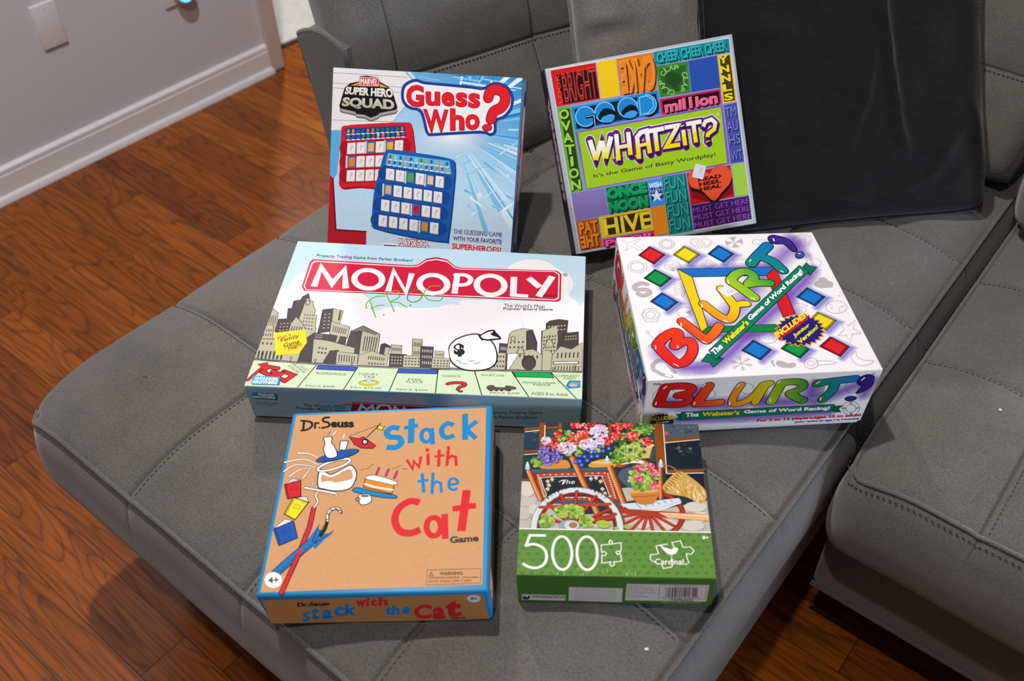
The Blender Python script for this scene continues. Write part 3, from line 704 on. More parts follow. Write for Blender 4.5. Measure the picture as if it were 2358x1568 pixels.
def draw(ink, ops):
    """p polygon, q smooth outline, s stroke, e ellipse, r ring, t lettering, c cluster of dabs, b repeated stamp, w window grid"""
    W, H = ink.W, ink.H
    for op in ops:
        k, c = op[0], op[1]
        if k == 'p': ink.poly(c, pr(op[2]))
        elif k == 'q': ink.poly(c, ink.smooth(pr(op[2]), True, 4))
        elif k == 's': ink.stroke(c, pr(op[2]), op[3], **(op[4] if len(op) > 4 else {}))
        elif k == 'e': v = op[2]; ink.blob(c, v[:2], v[2:4], v[4:], **(op[3] if len(op) > 3 else {}))
        elif k == 'r':
            v = op[2]; n = op[4] if len(op) > 4 else 28
            ink.stroke(c, [(v[0] + v[2] * cos(2 * pi * i / n) + v[4] * sin(2 * pi * i / n), v[1] + v[3] * cos(2 * pi * i / n) + v[5] * sin(2 * pi * i / n)) for i in range(n)], op[3], closed=1)
        elif k == 't': ink.text(c, op[2], pr(op[3]), *op[4:])
        elif k == 'c':
            v, n, r, seed = op[2:]; rg = random.Random(seed); k0 = ink.k
            for i in range(n):
                ink.k = k0 + i % 12
                a = rg.uniform(0, 2 * pi); d = math.sqrt(rg.random()); p = (v[0] + v[2] * d * cos(a) + v[4] * d * sin(a), v[1] + v[3] * d * cos(a) + v[5] * d * sin(a))
                q = r * rg.uniform(0.7, 1.3); ink.blob(rg.choice(c), p, (q / W, 0), (0, q / H), 7)
            ink.k = k0 + 13
        elif k == 'b':
            k0 = ink.k
            for x, y in pr(op[3]): ink.k = k0; ink.poly(c, [(x + u, y + v) for u, v in pr(op[2])])
        elif k == 'w':
            k0 = ink.k; a, b_, e, d = pr(op[2]); nx, ny, fx, fy = op[3:]
            g = lambda u, v: tuple((a[i] * (1 - u) + b_[i] * u) * (1 - v) + (d[i] * (1 - u) + e[i] * u) * v for i in (0, 1))
            for i in range(nx):
                for j in range(ny):
                    u0, v0, u1, v1 = (i + .5 - fx / 2) / nx, (j + .5 - fy / 2) / ny, (i + .5 + fx / 2) / nx, (j + .5 + fy / 2) / ny
                    ink.k = k0; ink.poly(c, [g(u0, v0), g(u1, v0), g(u1, v1), g(u0, v1)])
ART = [
('guess', 'top', 'cover_print', None, None, [
 ('p',['#58b4e2','#cfe2f0',6970,10280,4546,3619],[-39,10033,10048,10003,10120,-88,-19,-596]),
 ('p',['#1f84c4','#8cc6e6',9675,10087,7573,5600],[4179,10033,10081,10005,10016,4763,6535,6975]),
 ('p','#e3f1f8',[8153,8825,8192,8790,9467,10117,9328,10240]),
 ('p','#a9daf2',[8426,6790,8421,6746,12873,6130,12903,6430]),
 ('p','#e3f1f8',[8126,8856,8190,8800,9740,10391,9496,10602]),
 ('p','#c2e0f0',[8690,6385,8684,6363,11662,5486,11691,5593]),
 ('p','#e3f1f8',[6663,8306,6701,8302,7014,10409,6818,10429]),
 ('p','#c2e0f0',[8979,5095,8921,5022,9532,4445,9678,4633]),
 ('p','#5aaede',[8379,4463,8311,4413,10189,1550,10472,1763]),
 ('p','#7cc4ea',[8012,6855,8007,6805,9889,6530,9912,6759]),
 ('p','#a9daf2',[7914,9897,7950,9881,9442,12858,9298,12927]),
 ('p','#c2e0f0',[7903,5337,7873,5311,10363,2126,10536,2275]),
 ('p','#1f78b8',[10101,6584,10091,6502,12846,6062,12879,6352]),
 ('p','#1f78b8',[6766,8606,6789,8603,7372,12094,7228,12115]),
 ('p','#c2e0f0',[7485,5820,7444,5788,10382,1776,10723,2062]),
 ('p','#d8ebf5',[8407,6383,8392,6337,12860,4716,12959,5029]),
 ('p','#1c86c8',[7017,9034,7080,9019,8346,13374,7951,13472]),
 ('p','#a9daf2',[7290,10085,7389,10060,7361,9786,7180,9831]),
 ('p','#7cc0e6',[7853,5207,7840,5197,9662,2683,9724,2731]),
 ('p','#7cc4ea',[9052,6688,9045,6633,12911,6035,12944,6316]),
 ('p','#c2e0f0',[7281,4454,7243,4442,7371,3895,7463,3924]),
 ('p','#d8ebf5',[7228,5495,7176,5472,8058,3230,8310,3349]),
 ('p','#2f9ad6',[7134,10447,7242,10427,7413,10945,7164,10991]),
 ('p','#1f78b8',[9632,8529,9662,8470,10960,9039,10877,9206]),
 ('p','#c2e0f0',[8321,6250,8314,6233,12674,4384,12718,4496]),
 ('p','#5aaede',[10168,6065,10143,5967,12782,5140,12868,5479]),
 ('p','#a9daf2',[10297,7234,10302,7152,9438,7080,9431,7206]),
 ('p','#2f9ad6',[7653,7803,7667,7784,10745,9934,10643,10072]),
 ('p','#d8ebf5',[9260,6338,9247,6285,11862,5564,11912,5774]),
 ('p','#1f78b8',[7489,7843,7506,7824,10440,10323,10303,10475]),
 ('p','#e3f1f8',[8354,7948,8377,7904,10151,8746,10062,8917]),
 ('p','#e3f1f8',[8218,7897,8232,7871,10351,8956,10290,9069]),
 ('p','#c2e0f0',[8850,5077,8832,5056,11176,3063,11245,3150]),
 ('p','#7cc4ea',[7295,8659,7330,8643,8896,11807,8698,11898]),
 ('p','#1c86c8',[8059,9300,8102,9272,9705,11533,9535,11645]),
 ('p','#a9d6ee',[7137,5672,7103,5656,7984,3491,8161,3574]),
 ('p','#d8ebf5',[8069,6020,8057,6001,10809,4203,10875,4311]),
 ('p','#e3f1f8',[7191,8549,7224,8535,8022,10250,7882,10309]),
 ('p','#e3f1f8',[8101,8416,8142,8370,10622,10421,10414,10651]),
 ('p','#7cc4ea',[7530,9190,7562,9176,9073,12314,8919,12384]),
 ('p','#7cc0e6',[10021,6080,10008,6029,11426,5605,11463,5748]),
 ('p','#e3f1f8',[8336,10277,8357,10266,9689,12635,9620,12673]),
 ('p','#2f9ad6',[7788,7384,7801,7342,12756,8669,12627,9077]),
 ('p','#7cc4ea',[9090,7630,9107,7559,12171,8174,12095,8482]),
 ('p','#d8ebf5',[7408,5710,7368,5683,9865,1634,10188,1862]),
 ('p','#e3f1f8',[8978,9629,8996,9612,10613,11316,10552,11372]),
 ('p','#7cc0e6',[7903,4912,7835,4868,9179,2531,9458,2719]),
 ('p','#1c86c8',[7528,9358,7576,9338,8096,10421,7953,10481]),
 ('p','#7cc4ea',[7988,7542,8005,7494,11502,8639,11381,8961]),
 ('p','#7cc0e6',[7303,4972,7259,4955,8547,1166,8797,1267]),
 ('p','#2f9ad6',[7591,8497,7623,8475,10112,11798,9903,11945]),
 ('p','#1c86c8',[8345,8690,8398,8632,9083,9171,8940,9326]),
 ('p','#2f9ad6',[8454,6836,8451,6802,12310,6403,12326,6607]),
 ('p','#1c86c8',[9969,7146,9971,7084,11237,7081,11230,7252]),
 ('p','#5aaede',[9508,4699,9491,4677,8940,5091,8967,5128]),
 ('p','#d8ebf5',[7578,5719,7567,5710,9590,3199,9654,3254]),
 ('p','#7cc4ea',[7090,9061,7125,9051,7763,11159,7619,11198]),
 ('p','#e3f1f8',[7228,8006,7244,7995,8463,9704,8378,9761]),
 ('p','#7cc0e6',[8462,5936,8431,5879,10900,4367,11043,4629]),
 ('p','#7cc0e6',[9334,6521,9319,6441,10790,6096,10833,6342]),
 ('p','#1f78b8',[8483,7609,8493,7577,11126,8345,11078,8497]),
 ('p','#a9d6ee',[7619,4586,7575,4566,7678,4259,7776,4305]),
 ('s','#8fd0ef',[4582,9747,5662,9633],10),
 ('s','#1f80c2',[5694,10141,7435,9955],21),
 ('s','#1f80c2',[6317,9995,7016,9921],19),
 ('s','#1f80c2',[7783,9679,9142,9535],13),
 ('s','#8fd0ef',[7859,9835,9276,9684],10),
 ('s','#d9eef8',[4474,9446,5142,9376],19),
 ('s','#d9eef8',[7894,9826,8854,9724],7),
 ('s','#8fd0ef',[6404,9836,7807,9687],17),
 ('s','#1f80c2',[4445,9281,5953,9123],17),
 ('s','#1f80c2',[6733,9687,7403,9616],8),
 ('s','#d9eef8',[6780,9591,8343,9426],25),
 ('s','#8fd0ef',[6308,9331,7718,9182],12),
 ('s','#d9eef8',[8440,9436,9661,9307],14),
 ('s','#d9eef8',[8391,9590,9959,9423],14),
 ('s','#1f80c2',[6869,9260,8549,9083],16),
 ('s','#d9eef8',[8270,9253,8995,9177],16),
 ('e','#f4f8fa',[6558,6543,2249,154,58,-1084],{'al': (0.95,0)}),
 ('s','#bfe0f2',[8313,3172,9471,2661],19,{'w2': 4}),
 ('s','#6db9e4',[7363,3621,7938,3368],35,{'w2': 4}),
 ('s','#bfe0f2',[9480,3740,10312,3126],21,{'w2': 4}),
 ('s','#bfe0f2',[7643,2629,8122,2276],22,{'w2': 4}),
 ('s','#bfe0f2',[9094,5778,10180,6703],27,{'w2': 4}),
 ('s','#eaf4fa',[9478,2694,10208,3329],42,{'w2': 4}),
 ('s','#bfe0f2',[8053,2989,9133,3919],43,{'w2': 4}),
 ('s','#6db9e4',[8866,2850,9213,2698],18,{'w2': 4}),
 ('s','#6db9e4',[7249,5120,7677,5385],16,{'w2': 4}),
 ('s','#eaf4fa',[6763,5430,7109,5643],13,{'w2': 4}),
 ('s','#eaf4fa',[9326,5119,9943,4664],10,{'w2': 4}),
 ('s','#9ccdec',[7738,4600,8067,4880],14,{'w2': 4}),
 ('s','#eaf4fa',[7829,2274,8159,2559],26,{'w2': 4}),
 ('s','#6db9e4',[8334,5234,9112,4660],38,{'w2': 4}),
 ('s','#eaf4fa',[7699,3229,8602,2563],38,{'w2': 4}),
 ('s','#9ccdec',[9842,3410,10561,3866],28,{'w2': 4}),
 ('s','#bfe0f2',[6838,4925,7790,4504],16,{'w2': 4}),
 ('s','#6db9e4',[9608,3473,10002,3298],34,{'w2': 4}),
 ('s','#9ccdec',[8772,4491,9328,4245],27,{'w2': 4}),
 ('s','#9ccdec',[9277,3215,9658,3047],23,{'w2': 4}),
 ('s','#9ccdec',[7527,4567,8545,5200],28,{'w2': 4}),
 ('s','#9ccdec',[7566,2786,8189,2328],26,{'w2': 4}),
 ('p','#5fabdc',[-46,6533,611,6504,408,4051,-12,3272]),
 ('p','#e9e4e2',[-32,10033,3834,10028,4308,9486,4022,8165,3301,7157,1173,6652,-30,6476]),
 ('s','#8c8d92',[-7,9704,4002,9682],7,{'butt': 1}),
 ('s','#8c8d92',[-17,9142,3875,9117],7,{'butt': 1}),
 ('s','#8c8d92',[-22,8867,3819,8827],7,{'butt': 1}),
 ('s','#8c8d92',[1,7071,3321,7173],7,{'butt': 1}),
 ('s','#9fa0a6',[3835,10014,4300,9500],11,{'butt': 1}),
 ('s','#9fa0a6',[3989,8141,3301,7157],7,{'butt': 1}),
 ('s','#d5e6f0',[4029,9996,4466,9495],29,{'butt': 1}),
 ('p','#b81c28',[-50,4017,202,3774,459,819,2141,845,2192,-480,-35,-559]),
 ('s','#3a0a12',[202,3774,459,819,2141,845],17),
 ('p','#f0eef0',[3061,279,3918,307,3925,-178,3022,-180]),
 ('p','#1c2430',[3137,164,3838,179,3839,-185,3109,-187])]),
('guess', 'top', 'red_tile_tray', None, 'red flip-tile tray picture', [
 ('q','#8f121e',[635,6197,677,6640,993,6735,1450,6823,4036,7111,4391,6961,4553,6173,4643,5304,4554,3457,1795,3320,725,3201,626,3978]),
 ('q','#d81f2c',[561,6280,603,6723,919,6817,1376,6906,3962,7194,4317,7043,4479,6256,4569,5386,4480,3540,1720,3404,650,3285,552,4061]),
 ('p','#1c3f80',[783,6647,3970,7020,4103,6390,814,5967]),
 ('e','#d9a53a',[951,6490,71,5,4,-110]),
 ('p','#e8edf2',[850,6344,1063,6344,1065,6285,852,6285]),
 ('e','#d9a53a',[1216,6522,71,5,4,-110]),
 ('p','#e8edf2',[1115,6376,1328,6376,1330,6317,1117,6317]),
 ('e','#2a5ab0',[1481,6554,71,4,5,-110]),
 ('p','#e8edf2',[1381,6408,1593,6407,1595,6349,1383,6349]),
 ('e','#2a5ab0',[1746,6585,71,5,4,-109]),
 ('p','#e8edf2',[1646,6440,1858,6439,1860,6381,1648,6381]),
 ('e','#e07a3a',[2010,6617,71,5,5,-109]),
 ('p','#e8edf2',[1910,6472,2122,6471,2124,6413,1912,6413]),
 ('e','#e07a3a',[2274,6649,70,4,5,-109]),
 ('p','#e8edf2',[2174,6503,2386,6503,2388,6445,2177,6445]),
 ('e','#3a8a3a',[2538,6680,70,5,4,-109]),
 ('p','#e8edf2',[2438,6535,2649,6535,2651,6477,2440,6477]),
 ('e','#2a5ab0',[2801,6712,70,5,4,-109]),
 ('p','#e8edf2',[2701,6567,2912,6566,2914,6508,2704,6509]),
 ('e','#3a8a3a',[3063,6743,70,5,5,-108]),
 ('p','#e8edf2',[2964,6598,3174,6598,3177,6540,2966,6540]),
 ('e','#2a5ab0',[3325,6775,70,5,5,-109]),
 ('p','#e8edf2',[3226,6630,3437,6630,3439,6572,3229,6572]),
 ('e','#3a8a3a',[3587,6806,70,5,5,-108]),
 ('p','#e8edf2',[3488,6662,3698,6661,3701,6603,3491,6604]),
 ('e','#e07a3a',[3848,6838,70,4,5,-109]),
 ('p','#e8edf2',[3750,6693,3959,6693,3962,6635,3752,6635]),
 ('e','#3a8a3a',[967,6178,71,5,4,-110]),
 ('p','#e8edf2',[866,6032,1079,6032,1081,5973,868,5973]),
 ('e','#2a5ab0',[1237,6212,71,5,4,-110]),
 ('p','#e8edf2',[1136,6066,1349,6066,1351,6007,1138,6007]),
 ('e','#2a5ab0',[1506,6246,71,4,4,-110]),
 ('p','#e8edf2',[1405,6099,1618,6099,1620,6041,1407,6041]),
 ('e','#3a8a3a',[1775,6279,70,5,4,-109]),
 ('p','#e8edf2',[1674,6133,1886,6133,1888,6075,1676,6075]),
 ('e','#3a8a3a',[2043,6313,70,5,4,-110]),
 ('p','#e8edf2',[1942,6167,2154,6167,2157,6108,1945,6109]),
 ('e','#c23a2c',[2310,6346,71,5,5,-109]),
 ('p','#e8edf2',[2210,6201,2422,6201,2424,6142,2213,6142]),
 ('e','#c8c8c8',[2578,6380,70,5,4,-109]),
 ('p','#e8edf2',[2478,6234,2689,6234,2692,6176,2480,6176]),
 ('e','#e07a3a',[2844,6413,70,5,5,-109]),
 ('p','#e8edf2',[2745,6268,2956,6268,2958,6210,2747,6210]),
 ('e','#3a8a3a',[3111,6447,70,5,4,-109]),
 ('p','#e8edf2',[3012,6301,3222,6301,3225,6243,3014,6243]),
 ('e','#2a5ab0',[3377,6480,70,5,4,-109]),
 ('p','#e8edf2',[3278,6335,3488,6335,3491,6277,3280,6277]),
 ('e','#d9a53a',[3642,6514,70,4,5,-109]),
 ('p','#e8edf2',[3544,6368,3754,6368,3756,6310,3546,6310]),
 ('e','#c23a2c',[3907,6547,70,4,5,-109]),
 ('p','#e8edf2',[3809,6402,4019,6402,4021,6343,3811,6344]),
 ('s','#b01420',[872,5514,4001,5903],200),
 ('s','#b01420',[886,4743,4011,5098],201),
 ('s','#b01420',[900,3967,4022,4290],202),
 ('p','#9c9698',[941,5809,1394,5865,1389,5231,935,5175]),
 ('p','#ece8e6',[926,5831,1365,5885,1359,5266,919,5211]),
 ('t','#b9b3b4','?',[1077,5382,1234,5385,1250,5718,1094,5714]),
 ('p','#9c9698',[1457,5873,1909,5928,1905,5296,1452,5239]),
 ('p','#ece8e6',[1442,5894,1879,5948,1875,5330,1437,5276]),
 ('t','#b9b3b4','?',[1594,5446,1750,5450,1765,5782,1610,5778]),
 ('p','#2f6fc0',[1942,5971,2406,6028,2404,5382,1939,5324]),
 ('p','#e2b25c',[2065,5895,2375,5933,2365,5463,2056,5424]),
 ('p','#d8d4d2',[1892,5999,1976,6010,1975,5319,1890,5308]),
 ('s','#8a8788',[1985,5971,1988,5340],6),
 ('p','#9c9698',[2485,6000,2934,6055,2932,5425,2482,5368]),
 ('p','#ece8e6',[2470,6021,2905,6074,2902,5459,2467,5404]),
 ('t','#b9b3b4','?',[2622,5574,2777,5578,2792,5909,2637,5905]),
 ('p','#2f6fc0',[2967,6097,3428,6154,3428,5510,2966,5452]),
 ('p','#e8b81c',[3090,6022,3397,6060,3389,5591,3081,5553]),
 ('p','#d8d4d2',[2917,6126,3000,6136,3001,5448,2917,5437]),
 ('s','#8a8788',[3009,6098,3014,5468],6),
 ('p','#9c9698',[3506,6126,3952,6181,3952,5553,3506,5497]),
 ('p','#ece8e6',[3491,6147,3923,6200,3923,5587,3490,5532]),
 ('t','#b9b3b4','?',[3644,5702,3798,5705,3812,6035,3658,6031]),
 ('p','#2f6fc0',[924,5070,1392,5129,1388,4477,919,4418]),
 ('p','#e08a24',[1048,4994,1360,5034,1349,4559,1037,4520]),
 ('p','#d8d4d2',[873,5099,959,5110,955,4413,869,4402]),
 ('s','#8a8788',[967,5071,968,4434],6),
 ('p','#9c9698',[1470,5094,1922,5151,1918,4515,1465,4457]),
 ('p','#ece8e6',[1455,5115,1893,5170,1889,4550,1449,4494]),
 ('t','#b9b3b4','?',[1607,4665,1763,4669,1779,5003,1623,4999]),
 ('p','#9c9698',[1984,5152,2435,5209,2432,4574,1980,4516]),
 ('p','#ece8e6',[1969,5173,2406,5228,2402,4608,1964,4553]),
 ('t','#b9b3b4','?',[2121,4724,2277,4728,2292,5061,2136,5057]),
 ('p','#9c9698',[2496,5210,2946,5266,2944,4633,2494,4575]),
 ('p','#ece8e6',[2481,5231,2917,5286,2915,4667,2478,4612]),
 ('t','#b9b3b4','?',[2634,4782,2789,4786,2804,5119,2649,5115]),
 ('p','#9c9698',[3007,5267,3456,5324,3455,4692,3006,4634]),
 ('p','#ece8e6',[2992,5289,3427,5343,3425,4726,2990,4670]),
 ('t','#b9b3b4','?',[3145,4841,3300,4845,3314,5177,3159,5173]),
 ('p','#9c9698',[3517,5325,3964,5381,3964,4750,3516,4693]),
 ('p','#ece8e6',[3502,5346,3935,5401,3934,4784,3501,4729]),
 ('t','#b9b3b4','?',[3655,4899,3810,4903,3823,5234,3669,5231]),
 ('p','#9c9698',[967,4258,1422,4316,1417,3677,961,3618]),
 ('p','#ece8e6',[952,4280,1393,4336,1387,3711,946,3654]),
 ('t','#b9b3b4','?',[1104,3827,1261,3831,1278,4167,1121,4163]),
 ('p','#9c9698',[1482,4311,1936,4369,1932,3730,1477,3671]),
 ('p','#ece8e6',[1467,4333,1907,4389,1902,3765,1462,3708]),
 ('t','#b9b3b4','?',[1620,3880,1776,3885,1792,4220,1636,4216]),
 ('p','#9c9698',[1996,4364,2448,4421,2445,3784,1992,3725]),
 ('p','#ece8e6',[1981,4385,2419,4441,2415,3818,1976,3761]),
 ('t','#b9b3b4','?',[2134,3934,2290,3938,2305,4273,2149,4269]),
 ('p','#9c9698',[2508,4416,2959,4474,2957,3837,2505,3778]),
 ('p','#ece8e6',[2493,4437,2930,4493,2927,3872,2490,3815]),
 ('t','#b9b3b4','?',[2646,3987,2802,3991,2816,4325,2661,4321]),
 ('p','#9c9698',[3018,4468,3468,4526,3467,3890,3017,3832]),
 ('p','#ece8e6',[3003,4490,3439,4545,3437,3925,3001,3868]),
 ('t','#b9b3b4','?',[3157,4040,3312,4044,3326,4378,3171,4374]),
 ('p','#9c9698',[3527,4520,3975,4578,3976,3943,3527,3885]),
 ('p','#ece8e6',[3512,4542,3946,4597,3946,3978,3511,3921]),
 ('t','#b9b3b4','?',[3666,4093,3821,4097,3834,4430,3679,4426])]),
('guess', 'top', 'blue_tile_tray', None, 'blue flip-tile tray picture', [
 ('q','#123a78',[3047,5374,3441,5541,4811,5448,6558,5251,6820,4877,6834,3705,6687,836,6456,553,4755,672,2745,994,2501,1351,2553,3080,2759,4136]),
 ('q','#1f5cae',[2973,5456,3367,5624,4737,5530,6484,5334,6746,4959,6760,3788,6613,919,6382,637,4680,756,2670,1078,2426,1436,2479,3164,2685,4219]),
 ('p','#5ab4e4',[3143,5417,6456,5215,6599,4473,3031,4740]),
 ('e','#c23a2c',[3282,5230,70,5,4,-109]),
 ('p','#e8edf2',[3182,5084,3394,5084,3396,5026,3185,5025]),
 ('e','#c8c8c8',[3561,5212,70,5,4,-109]),
 ('p','#e8edf2',[3461,5066,3672,5066,3675,5008,3464,5007]),
 ('e','#2a5ab0',[3839,5194,70,5,5,-109]),
 ('p','#e8edf2',[3740,5048,3951,5048,3953,4990,3743,4989]),
 ('e','#e07a3a',[4117,5176,70,5,5,-109]),
 ('p','#e8edf2',[4018,5030,4229,5030,4232,4972,4021,4971]),
 ('e','#2a5ab0',[4395,5158,70,5,5,-109]),
 ('p','#e8edf2',[4296,5012,4507,5012,4509,4954,4299,4953]),
 ('e','#c8c8c8',[4672,5140,70,5,5,-109]),
 ('p','#e8edf2',[4574,4994,4784,4995,4787,4936,4577,4936]),
 ('e','#3a8a3a',[4949,5122,70,5,5,-109]),
 ('p','#e8edf2',[4851,4976,5061,4977,5064,4918,4854,4918]),
 ('e','#d9a53a',[5226,5104,69,5,5,-109]),
 ('p','#e8edf2',[5128,4958,5337,4959,5340,4900,5131,4900]),
 ('e','#2a5ab0',[5502,5087,69,5,5,-110]),
 ('p','#e8edf2',[5405,4940,5613,4941,5616,4883,5407,4882]),
 ('e','#d9a53a',[5778,5069,69,5,5,-110]),
 ('p','#e8edf2',[5681,4923,5889,4923,5892,4865,5684,4864]),
 ('e','#d9a53a',[6053,5051,69,5,6,-109]),
 ('p','#e8edf2',[5956,4905,6165,4905,6168,4847,5959,4847]),
 ('e','#2a5ab0',[6328,5033,69,5,6,-109]),
 ('p','#e8edf2',[6232,4887,6440,4888,6443,4829,6235,4829]),
 ('e','#c23a2c',[3236,4917,70,6,5,-110]),
 ('p','#e8edf2',[3136,4770,3348,4771,3350,4712,3139,4712]),
 ('e','#2a5ab0',[3524,4897,71,5,5,-110]),
 ('p','#e8edf2',[3425,4750,3636,4750,3639,4692,3428,4691]),
 ('e','#7a4a2a',[3813,4876,70,5,5,-110]),
 ('p','#e8edf2',[3714,4729,3925,4730,3927,4671,3716,4671]),
 ('e','#d9a53a',[4100,4856,70,5,5,-110]),
 ('p','#e8edf2',[4002,4709,4212,4710,4215,4651,4004,4650]),
 ('e','#7a4a2a',[4388,4835,70,6,5,-109]),
 ('p','#e8edf2',[4289,4689,4500,4689,4502,4631,4292,4630]),
 ('e','#2a5ab0',[4675,4815,69,5,5,-110]),
 ('p','#e8edf2',[4577,4668,4787,4669,4789,4610,4579,4610]),
 ('e','#e07a3a',[4961,4795,70,5,6,-110]),
 ('p','#e8edf2',[4863,4648,5073,4649,5076,4590,4866,4589]),
 ('e','#7a4a2a',[5248,4774,69,5,5,-109]),
 ('p','#e8edf2',[5150,4628,5359,4628,5362,4570,5153,4569]),
 ('e','#7a4a2a',[5533,4754,70,5,6,-110]),
 ('p','#e8edf2',[5436,4607,5645,4608,5648,4550,5439,4549]),
 ('e','#e07a3a',[5819,4734,69,5,5,-110]),
 ('p','#e8edf2',[5722,4587,5930,4588,5933,4530,5725,4529]),
 ('e','#c23a2c',[6104,4713,69,5,5,-109]),
 ('p','#e8edf2',[6007,4567,6215,4568,6218,4509,6010,4509]),
 ('e','#d9a53a',[6388,4693,69,5,6,-109]),
 ('p','#e8edf2',[6292,4547,6500,4548,6503,4489,6295,4488]),
 ('s','#184a92',[3024,4254,6290,3985],200),
 ('s','#184a92',[2926,3364,6242,3107],201),
 ('s','#184a92',[2826,2468,6193,2224],202),
 ('s','#184a92',[2726,1567,6144,1335],203),
 ('p','#9c9698',[3103,4537,3556,4499,3556,3864,3102,3901]),
 ('p','#ece8e6',[3088,4557,3527,4521,3526,3900,3086,3936]),
 ('t','#b9b3b4','?',[3243,4061,3399,4065,3413,4399,3257,4395]),
 ('p','#9c9698',[3641,4492,4093,4455,4094,3820,3641,3857]),
 ('p','#ece8e6',[3626,4512,4064,4476,4064,3856,3625,3892]),
 ('t','#b9b3b4','?',[3782,4017,3937,4021,3950,4354,3795,4350]),
 ('p','#2f6fc0',[4148,4484,4613,4445,4616,3796,4150,3834]),
 ('p','#5aa43a',[4272,4392,4582,4367,4576,3894,4265,3920]),
 ('p','#d8d4d2',[4099,4472,4184,4465,4188,3772,4103,3779]),
 ('s','#8a8788',[4192,4436,4200,3802],6),
 ('p','#9c9698',[4713,4404,5163,4366,5166,3733,4715,3770]),
 ('p','#ece8e6',[4698,4423,5134,4387,5136,3769,4699,3804]),
 ('t','#b9b3b4','?',[4855,3929,5009,3934,5021,4266,4867,4262]),
 ('p','#2f6fc0',[5218,4395,5680,4357,5685,3709,5221,3747]),
 ('p','#e6c79a',[5341,4304,5649,4278,5645,3807,5336,3832]),
 ('p','#d8d4d2',[5169,4384,5253,4377,5259,3685,5175,3691]),
 ('s','#8a8788',[5262,4347,5272,3714],5),
 ('p','#9c9698',[5780,4315,6227,4278,6232,3646,5784,3683]),
 ('p','#ece8e6',[5765,4335,6198,4299,6203,3682,5768,3717]),
 ('t','#b9b3b4','?',[5922,3842,6076,3846,6086,4178,5933,4174]),
 ('p','#2f6fc0',[2978,3685,3447,3647,3447,2993,2977,3031]),
 ('p','#d9b07a',[3103,3593,3415,3568,3408,3092,3094,3117]),
 ('p','#d8d4d2',[2929,3674,3015,3667,3015,2968,2930,2974]),
 ('s','#8a8788',[3023,3637,3028,2998],6),
 ('p','#9c9698',[3555,3607,4008,3570,4009,2931,3554,2967]),
 ('p','#ece8e6',[3540,3627,3979,3591,3979,2967,3538,3002]),
 ('t','#b9b3b4','?',[3696,3129,3851,3133,3865,3468,3709,3464]),
 ('p','#9c9698',[4100,3564,4552,3527,4554,2890,4100,2926]),
 ('p','#ece8e6',[4085,3584,4523,3549,4524,2926,4085,2960]),
 ('t','#b9b3b4','?',[4241,3087,4396,3091,4409,3426,4254,3422]),
 ('p','#9c9698',[4643,3522,5095,3485,5097,2848,4645,2884]),
 ('p','#ece8e6',[4628,3542,5066,3506,5067,2884,4629,2919]),
 ('t','#b9b3b4','?',[4785,3045,4940,3050,4952,3384,4798,3379]),
 ('p','#9c9698',[5186,3479,5636,3443,5639,2807,5188,2842]),
 ('p','#ece8e6',[5171,3499,5607,3464,5610,2842,5173,2877]),
 ('t','#b9b3b4','?',[5328,3003,5482,3008,5494,3342,5340,3337]),
 ('p','#9c9698',[5726,3437,6175,3401,6180,2765,5730,2801]),
 ('p','#ece8e6',[5711,3457,6146,3422,6150,2801,5715,2836]),
 ('t','#b9b3b4','?',[5869,2961,6023,2966,6034,3300,5880,3295]),
 ('p','#9c9698',[2913,2756,3369,2720,3368,2077,2911,2112]),
 ('p','#ece8e6',[2898,2776,3340,2741,3338,2113,2895,2147]),
 ('t','#b9b3b4','?',[3054,2275,3210,2280,3224,2618,3068,2613]),
 ('p','#9c9698',[3468,2715,3923,2679,3923,2037,3467,2072]),
 ('p','#ece8e6',[3453,2735,3894,2701,3893,2073,3451,2107]),
 ('t','#b9b3b4','?',[3609,2235,3765,2240,3779,2577,3623,2572]),
 ('p','#9c9698',[4021,2675,4475,2639,4476,1998,4022,2033]),
 ('p','#ece8e6',[4006,2695,4446,2660,4446,2034,4006,2068]),
 ('t','#b9b3b4','?',[4163,2195,4319,2200,4331,2537,4176,2532]),
 ('p','#2f6fc0',[4543,2670,5010,2634,5013,1978,4545,2014]),
 ('p','#c8202c',[4667,2579,4979,2554,4973,2077,4662,2101]),
 ('p','#d8d4d2',[4494,2659,4579,2652,4584,1951,4499,1958]),
 ('s','#8a8788',[4588,2622,4596,1981],6),
 ('p','#9c9698',[5124,2594,5575,2558,5579,1918,5126,1953]),
 ('p','#ece8e6',[5109,2614,5546,2580,5549,1954,5111,1988]),
 ('t','#b9b3b4','?',[5266,2115,5421,2120,5433,2456,5278,2452]),
 ('p','#9c9698',[5673,2554,6123,2518,6128,1879,5677,1914]),
 ('p','#ece8e6',[5658,2574,6094,2539,6098,1915,5661,1949]),
 ('t','#b9b3b4','?',[5816,2076,5970,2081,5981,2416,5827,2412]),
 ('p','#9c9698',[2817,1857,3275,1822,3273,1175,2815,1210]),
 ('p','#ece8e6',[2802,1877,3245,1843,3243,1212,2799,1245]),
 ('t','#b9b3b4','?',[2958,1374,3115,1379,3129,1719,2973,1713]),
 ('p','#9c9698',[3380,1819,3837,1784,3837,1138,3379,1172]),
 ('p','#ece8e6',[3365,1839,3807,1805,3807,1174,3363,1207]),
 ('t','#b9b3b4','?',[3522,1336,3678,1341,3692,1680,3536,1675]),
 ('p','#9c9698',[3942,1780,4397,1745,4399,1100,3942,1134]),
 ('p','#ece8e6',[3927,1800,4368,1766,4369,1136,3927,1169]),
 ('t','#b9b3b4','?',[4084,1298,4240,1303,4253,1642,4098,1637]),
 ('p','#9c9698',[4502,1742,4957,1707,4959,1062,4504,1097]),
